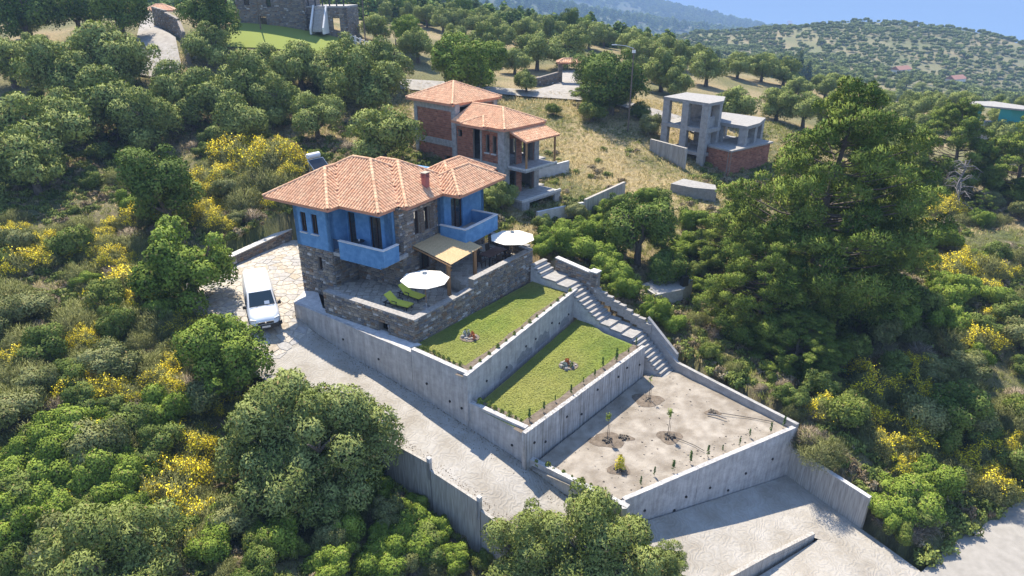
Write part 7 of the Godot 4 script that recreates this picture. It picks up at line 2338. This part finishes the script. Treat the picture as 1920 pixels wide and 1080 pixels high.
	row("bramble", "left of the asphalt road", [[21.9, -29.3, 1.36, 1.00], [20.2, -28.6, 0.93, 1.00]])
	row("bramble", "behind the asphalt road", [[24.3, -30.9, 1.20, 1.00], [23.0, -31.3, 0.77, 0.86]])
	row("dark", "left of the tall pines", [[12.3, -48.9, 0.72, 1.00]])
	row("dark", "right of the brick shell house", [[9.1, -56.5, 0.61, 1.00]])
	row("olive", "in front of the green wrapped building", [[62.8, -100.3, 0.74, 1.16], [58.8, -96.2, 0.90, 1.00], [65.7, -91.2, 0.86, 1.00], [48.9, -84.4, 1.06, 1.00]])
	row("olive", "right of the concrete frame building", [[41.7, -82.4, 0.78, 1.00], [44.7, -80.4, 0.89, 1.00]])
	row("small_pine", "right of the concrete frame building", [[45.6, -63.3, 0.73, 1.00]])
	row("small_pine", "right of the tall pines", [[33.2, -52.6, 0.54, 1.00]])
	row("small_pine", "in front of the green wrapped building", [[61.4, -83.9, 0.89, 1.00]])
	row("flower", "left of the white van", [[-20.1, -39.2, 0.95, 1.00], [-21.4, -39.5, 1.28, 0.91], [-25.2, -41.1, 1.14, 1.00], [-26.2, -39.7, 1.05, 1.06], [-26.7, -42.7, 1.83, 1.00], [-26.5, -37.4, 1.05, 1.00], [-25.9, -36.1, 0.83, 1.18], [-28.1, -43.9, 0.73, 0.89], [-27.9, -46.1, 1.05, 0.95], [-28.1, -35.6, 0.95, 1.00], [-26.3, -49.2, 0.88, 1.02], [-28.3, -33.4, 1.05, 1.06], [-29.7, -46.1, 1.14, 1.10], [-30.4, -46.7, 0.99, 0.90], [-31.6, -46.9, 1.36, 0.96], [-31.2, -48.7, 0.82, 1.07], [-33.6, -45.6, 1.42, 0.92], [-30.3, -52.0, 1.32, 1.14], [-31.8, -49.8, 0.78, 1.04], [-34.6, -43.9, 1.35, 1.00], [-34.7, -44.7, 1.00, 0.98], [-31.9, -51.3, 0.97, 0.93], [-35.6, -47.8, 1.15, 0.85], [-37.7, -46.9, 1.31, 1.02], [-38.3, -49.5, 0.79, 1.01]])
	row("flower", "in front of the white van", [[-20.0, -36.7, 1.19, 1.08], [-20.5, -35.6, 0.90, 0.94], [-20.5, -33.6, 1.19, 0.99], [-16.5, -33.0, 0.84, 1.00], [-19.7, -33.0, 1.18, 1.11], [-21.8, -32.0, 1.21, 1.00], [-22.7, -32.2, 1.02, 1.19], [-16.9, -30.1, 0.88, 1.18], [-23.9, -31.6, 1.25, 0.95], [-17.5, -29.3, 1.27, 1.00], [-21.6, -29.3, 1.12, 0.95], [-24.3, -28.9, 0.75, 0.93], [-25.1, -27.2, 0.72, 1.00], [-20.8, -25.3, 0.91, 1.14]])
	row("flower", "left of the sloping driveway", [[-15.2, -24.5, 1.34, 0.98], [-16.3, -27.6, 0.84, 1.12], [-16.8, -28.9, 0.99, 1.10], [-16.5, -25.8, 1.40, 1.00], [-17.0, -26.9, 1.45, 1.11], [-16.6, -24.7, 1.03, 1.00], [-17.8, -27.4, 1.09, 1.17], [-17.1, -22.6, 1.42, 0.89], [-18.8, -25.0, 1.00, 0.90], [-18.2, -22.6, 1.24, 1.02], [-20.6, -22.2, 0.88, 0.89]])
	row("flower", "left of the brick shell house", [[-20.4, -61.8, 1.56, 1.00], [-20.7, -60.3, 1.26, 1.07], [-22.6, -62.2, 2.46, 1.00], [-23.0, -66.4, 1.42, 1.00], [-26.4, -64.4, 2.08, 1.00]])
	row("flower", "behind the white van", [[-23.3, -52.3, 0.99, 0.86], [-24.5, -52.6, 1.21, 1.13], [-19.6, -55.8, 1.30, 1.12], [-25.6, -53.9, 1.12, 1.11], [-25.4, -54.8, 0.99, 1.17], [-22.6, -57.2, 1.00, 0.92], [-29.4, -53.9, 1.17, 1.05], [-25.6, -57.5, 1.27, 1.00], [-27.9, -57.9, 1.00, 0.99], [-23.5, -60.3, 1.08, 0.93], [-26.8, -59.6, 1.73, 1.00], [-24.3, -61.8, 0.90, 1.15], [-29.7, -59.6, 0.88, 1.01], [-25.9, -61.8, 0.95, 1.10]])
	row("flower", "right of the tall pines", [[27.3, -39.7, 1.19, 1.02], [33.3, -42.9, 1.47, 1.00], [36.7, -46.1, 0.84, 0.93], [35.1, -53.2, 1.23, 1.00], [36.2, -51.3, 1.59, 1.00], [38.0, -49.2, 1.09, 1.04], [38.7, -53.5, 1.23, 1.00], [40.7, -52.0, 1.21, 1.00]])
	row("flower", "behind the asphalt road", [[22.7, -32.0, 0.99, 1.00], [26.5, -33.0, 0.82, 1.20], [22.3, -33.0, 1.22, 1.00], [28.3, -32.6, 1.01, 1.00], [24.2, -34.6, 1.49, 1.00], [28.8, -33.8, 1.35, 1.03], [21.9, -35.4, 1.06, 1.00], [26.2, -36.3, 1.19, 1.10], [21.2, -36.5, 0.88, 0.97], [26.3, -37.8, 1.20, 1.09]])
	row("flower", "right of the asphalt road", [[28.1, -31.4, 1.27, 1.00], [30.8, -34.4, 1.20, 1.00]])
	row("broom", "left of the asphalt road", [[17.5, -31.3, 1.30, 1.00]])
	row("dry", "right of the bare earth plot", [[15.6, -36.1, 0.55, 1.14], [17.2, -32.2, 1.08, 1.00], [16.5, -35.9, 0.46, 1.05], [17.3, -36.7, 0.75, 1.02]])
	row("broom", "behind the asphalt road", [[26.0, -32.0, 1.19, 1.06], [24.0, -32.6, 0.99, 0.98], [25.1, -33.4, 0.83, 0.88], [21.2, -33.4, 1.16, 1.00], [25.5, -36.1, 1.25, 0.96], [27.2, -36.3, 1.15, 1.15], [22.6, -36.5, 1.02, 1.12], [25.5, -37.4, 1.06, 0.94], [21.9, -36.9, 0.72, 0.95], [24.4, -37.6, 0.76, 1.04], [25.4, -38.3, 0.96, 1.15], [31.6, -36.5, 1.11, 1.06], [29.6, -38.1, 1.30, 1.18], [32.4, -37.6, 0.84, 0.89], [30.1, -39.2, 1.05, 1.00]])
	row("broom", "behind the white van", [[-23.0, -55.5, 1.64, 1.00], [-26.9, -54.5, 0.99, 1.02], [-20.8, -58.6, 1.50, 1.00], [-22.6, -58.6, 1.92, 1.00], [-30.5, -57.5, 0.82, 1.18], [-30.9, -58.6, 1.25, 1.05], [-34.5, -59.3, 0.75, 1.05], [-28.9, -63.3, 0.90, 0.89], [-35.9, -60.3, 1.02, 1.12]])
	row("dry", "behind the white van", [[-21.6, -53.5, 1.32, 1.00], [-23.5, -53.9, 1.08, 1.00], [-29.1, -58.6, 0.80, 0.89], [-32.2, -61.8, 0.89, 1.15], [-34.1, -61.1, 0.73, 0.86]])
	row("dry", "left of the brick shell house", [[-16.2, -66.4, 1.05, 1.00], [-20.2, -64.4, 1.09, 0.97]])
	row("dry", "left of the white van", [[-26.0, -44.2, 1.45, 1.02], [-28.8, -44.7, 1.09, 0.86], [-29.3, -37.2, 0.82, 1.06], [-29.1, -36.3, 1.07, 1.00], [-30.7, -39.5, 1.45, 0.86], [-28.0, -51.0, 1.06, 1.00], [-29.7, -49.5, 1.44, 1.00], [-30.4, -48.9, 0.73, 1.02], [-35.8, -46.7, 1.09, 1.18]])
	row("bramble", "behind the garden stairs", [[8.2, -45.3, 0.98, 1.00], [7.6, -46.9, 1.15, 1.00], [7.0, -48.9, 1.33, 1.00], [5.4, -49.2, 1.48, 1.00], [2.4, -48.4, 0.87, 1.00], [3.3, -49.8, 1.34, 1.00], [6.1, -52.6, 1.25, 1.00], [4.4, -52.6, 1.09, 1.00], [8.0, -52.9, 1.08, 1.19], [7.6, -53.9, 0.96, 1.00]])
	row("bramble", "right of the garden stairs", [[10.3, -43.4, 0.95, 1.00], [11.3, -42.4, 0.80, 1.00]])
	row("broom", "left of the white van", [[-22.7, -38.8, 1.38, 1.03], [-23.1, -39.5, 0.91, 1.01], [-23.2, -36.9, 0.92, 1.12], [-24.8, -38.8, 1.35, 1.08], [-25.5, -35.2, 0.82, 0.87], [-25.0, -34.0, 1.00, 1.20], [-26.9, -45.6, 1.00, 1.11], [-27.4, -37.4, 1.31, 1.03], [-28.2, -38.5, 1.49, 0.95], [-29.3, -42.7, 0.73, 1.01], [-27.6, -47.8, 0.79, 1.04], [-29.4, -38.3, 0.84, 1.10], [-28.3, -46.9, 0.83, 0.88], [-29.4, -45.3, 0.84, 0.94], [-26.9, -32.4, 1.38, 0.95], [-28.9, -35.2, 1.47, 0.94], [-30.4, -43.9, 1.17, 0.93], [-27.8, -32.6, 1.23, 0.88], [-28.8, -48.4, 1.41, 1.05], [-31.3, -37.6, 1.02, 1.17], [-31.6, -38.8, 1.02, 0.87], [-31.8, -39.9, 1.04, 0.96], [-30.7, -47.8, 1.16, 1.11], [-33.0, -40.7, 1.00, 0.88], [-32.9, -39.7, 1.43, 1.12], [-34.2, -47.5, 0.78, 0.98], [-34.9, -46.4, 0.77, 1.00], [-34.3, -51.0, 1.04, 0.89], [-35.5, -49.8, 0.76, 0.99], [-36.9, -48.7, 0.73, 1.16], [-39.5, -51.3, 0.94, 1.07]])
	row("broom", "in front of the white van", [[-19.1, -38.1, 1.21, 1.15], [-19.0, -36.1, 1.46, 1.16], [-21.1, -36.9, 0.97, 1.06], [-18.6, -34.4, 0.96, 0.94], [-21.7, -35.2, 1.01, 0.91], [-21.6, -33.8, 1.29, 0.98], [-19.9, -32.2, 1.30, 0.94], [-17.9, -30.5, 1.28, 0.92], [-20.2, -30.3, 1.06, 0.87], [-25.8, -32.0, 1.00, 1.16], [-22.2, -28.9, 1.24, 0.97], [-20.0, -28.2, 1.25, 1.07], [-27.1, -31.3, 0.74, 0.90], [-26.5, -30.5, 1.01, 0.97], [-23.9, -28.2, 1.31, 1.11], [-26.5, -29.6, 1.45, 1.12], [-24.7, -27.9, 1.23, 0.86], [-20.1, -26.1, 0.98, 0.94], [-24.2, -26.9, 0.93, 0.88], [-22.9, -25.5, 1.13, 0.97], [-22.0, -24.9, 1.19, 0.89], [-23.1, -23.5, 0.87, 1.19]])
	row("bush", "left of the sloping driveway", [[-7.8, -30.3, 0.67, 1.07], [-8.4, -27.1, 0.88, 0.99], [-12.0, -27.6, 0.80, 1.02], [-10.1, -24.0, 0.57, 1.18], [-12.1, -28.2, 0.86, 1.17], [-10.9, -23.6, 0.60, 1.16], [-11.9, -24.5, 0.66, 0.85], [-13.1, -26.7, 0.89, 1.02], [-11.8, -23.7, 0.87, 1.02], [-13.1, -24.9, 1.09, 1.07], [-15.5, -23.7, 1.05, 0.93], [-18.8, -22.0, 1.47, 1.17], [-20.0, -24.7, 0.95, 1.02], [-19.6, -21.8, 1.08, 0.88], [-21.0, -21.6, 1.05, 0.95]])
	row("broom", "left of the sloping driveway", [[-7.7, -27.6, 0.76, 1.13], [-12.4, -26.9, 0.62, 1.17], [-14.6, -25.0, 1.33, 0.98], [-12.8, -22.1, 0.71, 0.99], [-16.0, -26.4, 1.13, 1.14], [-15.0, -23.0, 1.26, 1.14], [-17.9, -26.0, 1.30, 1.13], [-18.9, -23.5, 0.79, 1.05], [-21.3, -22.5, 1.10, 0.95], [-21.7, -21.8, 1.11, 0.99]])
	row("bramble", "left of the sloping driveway", [[-6.7, -28.4, 0.48, 1.18], [-7.3, -29.1, 0.70, 1.19], [-7.3, -28.1, 0.63, 0.89], [-7.8, -28.7, 0.52, 0.86], [-8.5, -30.9, 1.00, 1.06], [-8.4, -25.7, 1.03, 1.06], [-11.0, -24.2, 1.03, 1.18], [-12.2, -25.7, 0.66, 0.99], [-13.7, -25.2, 0.77, 1.16], [-13.7, -23.2, 0.98, 0.97], [-17.8, -24.7, 0.95, 1.15], [-18.3, -24.3, 0.95, 1.12], [-19.0, -26.0, 1.13, 1.19], [-19.6, -23.5, 1.00, 0.98], [-20.6, -24.3, 1.03, 1.04], [-20.4, -23.3, 0.93, 0.92], [-22.0, -22.9, 1.25, 1.10]])
	row("bush", "left of the white van", [[-24.7, -37.6, 1.09, 1.18], [-25.6, -38.8, 0.79, 1.14], [-26.6, -40.7, 1.36, 1.01], [-27.2, -39.2, 0.70, 0.89], [-27.3, -34.4, 1.40, 0.90], [-30.4, -38.3, 1.41, 0.94], [-30.7, -36.5, 1.22, 1.17], [-32.1, -46.4, 1.49, 1.04], [-35.5, -44.2, 1.18, 0.91], [-35.6, -45.8, 1.16, 1.12], [-37.5, -58.9, 0.96, 0.91]])
	row("dry", "in front of the white van", [[-14.8, -34.4, 1.30, 1.06], [-19.1, -33.8, 1.22, 1.13], [-23.9, -34.6, 0.86, 0.95], [-20.6, -31.1, 1.14, 1.08], [-24.0, -32.6, 0.88, 0.89], [-24.3, -30.5, 0.89, 1.19]])
	row("dry", "left of the sloping driveway", [[-6.0, -28.6, 0.75, 1.14], [-7.1, -27.1, 0.71, 1.15], [-17.5, -24.0, 0.93, 0.97], [-19.3, -24.3, 1.25, 1.19]])
	row("bush", "in front of the white van", [[-18.1, -35.4, 1.19, 1.13], [-17.5, -32.2, 1.44, 0.95], [-23.0, -33.8, 1.42, 0.96], [-22.8, -33.0, 0.72, 1.01], [-25.4, -33.0, 0.96, 0.85], [-21.6, -30.5, 0.79, 1.06], [-24.7, -32.2, 1.11, 0.87], [-19.7, -29.8, 1.29, 0.99], [-23.1, -30.5, 0.99, 1.11], [-18.2, -28.4, 1.20, 1.12], [-25.7, -31.3, 1.10, 0.97], [-20.5, -27.4, 1.47, 1.18], [-25.8, -28.7, 1.41, 0.99], [-23.1, -24.3, 1.40, 0.86]])
	row("bramble", "left of the white van", [[-23.1, -40.4, 1.10, 1.00], [-29.8, -43.2, 0.76, 1.01], [-31.5, -54.2, 1.08, 1.02]])
	row("bush", "in front of the driveway retaining wall", [[-4.4, -25.5, 1.03, 0.95], [-1.6, -25.3, 0.63, 0.86], [-5.2, -24.2, 0.75, 1.01], [-7.2, -23.9, 0.52, 0.97]])
	row("bramble", "in front of the driveway retaining wall", [[-3.8, -26.7, 0.68, 1.19], [-4.9, -26.6, 1.09, 0.91], [-4.0, -26.1, 0.52, 1.17], [-3.6, -25.2, 0.41, 1.16], [-2.3, -25.7, 0.36, 1.01], [-5.2, -25.3, 1.04, 1.06], [-2.9, -25.2, 0.78, 1.00], [-6.5, -25.3, 0.58, 1.12], [-6.3, -24.2, 1.03, 0.88], [-8.3, -23.2, 0.90, 1.07]])
	row("bush", "left of the driveway retaining wall", [[-8.0, -24.6, 0.62, 1.00]])
	row("bush", "in front of the sloping driveway", [[-6.1, -27.9, 0.54, 0.98], [-6.3, -27.1, 0.84, 1.14], [-8.7, -24.6, 0.85, 1.05], [-11.3, -22.2, 0.95, 0.97]])
	row("broom", "left of the driveway retaining wall", [[-5.5, -27.2, 0.54, 0.92], [-7.1, -25.0, 0.38, 1.13], [-8.4, -23.9, 0.62, 1.13]])
	row("broom", "left of the brick shell house", [[-21.6, -65.2, 0.85, 0.86], [-22.8, -63.7, 0.78, 1.17], [-24.7, -64.8, 1.22, 0.90], [-24.7, -66.4, 1.17, 1.03]])
	row("bush", "behind the white van", [[-22.4, -52.9, 0.83, 0.96], [-24.7, -56.2, 1.18, 1.14], [-25.9, -60.3, 0.87, 0.87]])
	row("bush", "in front of the upper road", [[-53.5, -78.5, 0.87, 0.93], [-41.7, -75.7, 1.15, 0.97], [-55.3, -77.1, 0.95, 0.90], [-52.2, -73.5, 1.01, 1.10], [-51.7, -71.3, 0.81, 0.91], [-39.5, -64.8, 1.16, 0.88], [-30.1, -68.8, 1.28, 1.03], [-36.7, -64.4, 1.01, 0.91], [-30.4, -66.4, 1.00, 0.87]])
	row("broom", "in front of the upper road", [[-44.1, -77.6, 1.21, 0.94], [-47.7, -66.8, 1.08, 1.07], [-47.9, -64.4, 0.98, 0.87], [-29.3, -69.7, 1.13, 1.15]])
	row("dry", "in front of the driveway retaining wall", [[-3.2, -26.1, 0.72, 1.08], [-5.5, -26.0, 0.58, 1.08], [-4.7, -24.6, 0.78, 0.90], [-5.7, -24.7, 0.61, 0.88]])
	row("broom", "in front of the sloping driveway", [[-7.6, -26.3, 0.37, 0.97]])
	row("bramble", "left of the driveway retaining wall", [[-4.6, -27.4, 0.46, 1.17], [-6.7, -26.1, 0.55, 1.15]])
	row("bramble", "in front of the sloping driveway", [[-5.3, -28.2, 0.78, 0.92]])
	row("dry", "left of the driveway retaining wall", [[-6.0, -26.4, 0.80, 0.95]])
	row("broom", "in front of the driveway retaining wall", [[-4.1, -24.7, 0.77, 1.16]])
	row("bush", "right of the tall pines", [[26.4, -42.4, 1.06, 1.09], [30.8, -45.8, 1.25, 1.00], [32.2, -53.2, 1.09, 1.04], [34.3, -43.9, 1.13, 0.87], [33.2, -54.8, 0.76, 0.94], [36.7, -42.9, 1.40, 0.92], [37.6, -45.8, 1.22, 0.96], [36.1, -56.5, 0.98, 1.05], [34.8, -58.9, 1.48, 1.03], [41.5, -53.9, 1.07, 1.00]])
	row("dry", "behind the asphalt road", [[28.6, -37.8, 1.11, 0.87], [27.7, -38.8, 0.79, 0.97], [33.8, -38.3, 1.02, 0.94]])
	row("bramble", "right of the tall pines", [[28.2, -44.2, 1.30, 0.89], [30.3, -46.7, 1.30, 0.87], [30.7, -48.9, 0.78, 1.07], [32.1, -44.5, 1.17, 1.09], [33.2, -46.7, 1.35, 1.15], [32.3, -40.9, 0.84, 0.98], [34.0, -48.7, 1.43, 0.86], [35.5, -48.9, 1.37, 1.00], [37.6, -47.5, 1.17, 1.14], [38.1, -56.2, 1.25, 0.99], [40.1, -53.9, 0.77, 0.93], [39.3, -58.2, 0.87, 1.01]])
	row("bush", "behind the asphalt road", [[24.9, -31.6, 0.80, 0.87], [26.5, -33.8, 1.04, 1.14], [25.3, -34.8, 1.37, 1.09], [20.8, -34.6, 1.17, 1.07], [29.4, -34.6, 1.09, 0.89], [29.0, -35.6, 1.40, 0.92], [30.3, -35.9, 0.80, 1.01], [29.7, -36.5, 0.92, 0.99], [19.3, -36.3, 1.03, 1.00], [28.6, -39.2, 1.11, 0.92], [31.3, -39.9, 1.19, 0.87], [35.4, -40.7, 0.83, 0.86]])
	row("flower", "left of the asphalt road", [[19.1, -34.6, 1.13, 1.15]])
	row("broom", "in front of the tall pines", [[14.3, -39.7, 0.42, 0.93], [20.6, -37.4, 0.90, 1.08], [24.4, -38.5, 0.80, 1.02]])
	row("broom", "right of the tall pines", [[28.7, -42.9, 0.95, 1.12], [30.2, -40.4, 0.78, 0.91], [31.1, -42.4, 1.28, 1.15], [31.8, -46.1, 1.22, 0.94], [33.1, -45.6, 0.76, 1.06], [35.0, -43.4, 1.22, 0.87], [35.2, -48.1, 0.86, 1.07], [38.7, -46.4, 1.03, 1.06], [38.3, -50.7, 0.74, 1.09], [35.4, -57.2, 1.11, 1.07], [39.5, -47.2, 0.88, 0.97], [40.0, -48.7, 0.77, 0.87], [39.5, -52.0, 1.34, 1.19], [43.3, -54.2, 0.93, 1.13]])
	row("bush", "left of the asphalt road", [[19.8, -34.0, 1.37, 1.02]])
	row("bush", "right of the asphalt road", [[30.5, -32.4, 1.26, 1.19], [33.0, -36.9, 1.18, 1.00]])
	row("broom", "right of the concrete frame building", [[37.0, -63.3, 1.16, 1.10], [38.0, -63.3, 0.90, 0.99], [38.4, -58.9, 1.09, 0.97], [39.2, -59.3, 0.92, 1.16], [43.5, -61.8, 0.91, 0.99], [45.5, -61.4, 0.89, 1.14], [47.2, -62.2, 0.75, 0.95]])
	row("broom", "right of the asphalt road", [[30.4, -33.4, 1.19, 0.88], [31.2, -33.6, 0.94, 0.88], [32.3, -36.1, 1.36, 1.09]])
	row("bramble", "right of the concrete frame building", [[43.0, -66.4, 1.43, 0.98], [44.6, -61.4, 0.98, 0.96]])
	row("dry", "right of the tall pines", [[25.9, -40.2, 1.19, 1.02], [28.4, -41.4, 1.31, 0.98], [32.4, -48.7, 0.71, 1.10], [34.9, -42.7, 0.72, 1.04], [41.2, -52.9, 1.06, 1.15], [41.7, -55.2, 0.72, 0.91], [44.0, -56.2, 0.83, 1.08]])
	row("flower", "right of the concrete frame building", [[39.9, -60.7, 0.80, 1.18], [42.7, -63.7, 1.43, 1.06], [43.4, -64.8, 1.43, 1.19]])
	row("dry", "in front of the tall pines", [[17.0, -40.7, 0.60, 0.94], [16.4, -39.7, 0.73, 0.90], [17.0, -39.2, 0.62, 1.07], [26.3, -38.8, 0.85, 0.95]])
	row("flower", "in front of the tall pines", [[23.4, -37.8, 1.49, 1.15]])
	row("bush", "in front of the tall pines", [[23.4, -40.9, 1.29, 0.99], [25.5, -39.2, 1.00, 1.19], [16.8, -37.4, 0.51, 0.90]])
	row("dry", "right of the concrete frame building", [[40.6, -60.3, 1.40, 1.15]])
	row("bush", "right of the concrete frame building", [[48.5, -66.0, 1.11, 1.01], [49.2, -62.5, 1.30, 0.96], [51.8, -66.0, 1.11, 1.11]])
	row("bush", "right of the bare earth plot", [[16.7, -35.0, 0.73, 1.10], [17.4, -34.8, 0.79, 1.18]])
	row("broom", "behind the bare earth plot", [[14.6, -38.3, 0.57, 1.14]])
	row("dry", "left of the tall pines", [[14.6, -42.9, 0.78, 1.18]])
	row("broom", "left of the tall pines", [[14.4, -45.3, 0.52, 0.96], [13.6, -44.7, 0.67, 1.14], [13.9, -41.1, 0.53, 0.89]])
	row("dry", "right of the garden stairs", [[10.7, -43.9, 0.73, 1.03]])
	row("broom", "right of the bare earth plot", [[17.0, -34.2, 0.61, 1.17]])
	row("broom", "right of the garden stairs", [[12.0, -43.2, 0.63, 1.00], [13.1, -42.9, 0.43, 1.19]])
	row("dry", "left of the asphalt road", [[18.0, -34.2, 0.67, 0.97], [18.0, -35.2, 0.76, 0.89]])
	row("bush", "right of the garden stairs", [[13.2, -39.7, 0.71, 1.15]])
	row("bush", "behind the garden stairs", [[7.2, -50.1, 0.65, 1.17], [3.7, -50.7, 0.83, 1.16]])
	row("bramble", "behind the tall pines", [[14.6, -53.9, 1.02, 0.91], [15.2, -55.2, 0.77, 1.15], [12.8, -55.2, 0.63, 0.90], [16.2, -58.2, 1.09, 1.08]])
	row("bramble", "left of the tall pines", [[14.9, -49.8, 0.77, 0.91], [12.7, -51.7, 0.84, 1.14]])
	row("bush", "in front of the brick shell house", [[2.6, -53.2, 0.84, 1.05]])
	row("bush", "right of the brick shell house", [[5.5, -56.5, 1.03, 1.09]])
	row("bush", "behind the tall pines", [[15.3, -51.3, 0.82, 1.07]])
	row("bramble", "right of the brick shell house", [[7.5, -56.2, 0.82, 0.92], [8.8, -58.9, 1.00, 0.98]])
	row("bush", "left of the brick shell house", [[-18.6, -64.1, 0.87, 0.99]])
	row("dry", "in front of the upper road", [[-44.9, -75.3, 1.25, 1.14], [-49.4, -72.6, 0.86, 1.15], [-48.5, -71.3, 0.88, 0.92], [-32.1, -68.0, 0.93, 1.00], [-35.0, -64.4, 0.86, 1.01]])
	row("bright", "behind the stone villa", [[-22.0, -155.3, 1.05, 1.04], [-10.8, -159.0, 1.02, 1.16], [-35.3, -168.8, 0.80, 1.12]])
	row("bright", "behind the tiled gateway", [[17.3, -154.4, 0.77, 1.03], [15.9, -160.0, 0.96, 1.18]])
	row("dark", "behind the tiled gateway", [[11.2, -145.4, 1.07, 1.17], [-3.8, -172.9, 0.72, 0.95]])
	row("dark", "behind the green wrapped building", [[80.2, -338.0, 0.72, 1.10], [128.5, -331.9, 0.93, 0.97], [98.5, -346.1, 0.85, 0.92], [129.6, -367.5, 0.76, 0.97], [149.7, -399.6, 0.78, 0.93], [117.8, -431.9, 0.85, 1.10], [129.6, -450.4, 0.81, 1.02], [125.1, -478.1, 0.80, 1.10], [111.7, -501.6, 0.71, 0.91], [134.7, -529.3, 0.93, 0.95], [149.4, -1111.4, 1.01, 0.89]])
	row("olive", "right of the green wrapped building", [[68.8, -105.3, 0.76, 0.86], [73.4, -102.8, 0.83, 1.12], [76.6, -107.2, 0.64, 1.05], [78.9, -110.4, 0.81, 0.85], [83.8, -118.6, 0.68, 1.18], [95.3, -129.0, 0.77, 0.99]])
	row("bush", "behind the green wrapped building", [[40.2, -147.1, 1.00, 1.19], [163.2, -234.6, 0.96, 1.04], [160.6, -238.9, 0.92, 1.15], [100.4, -380.9, 0.70, 0.87]])
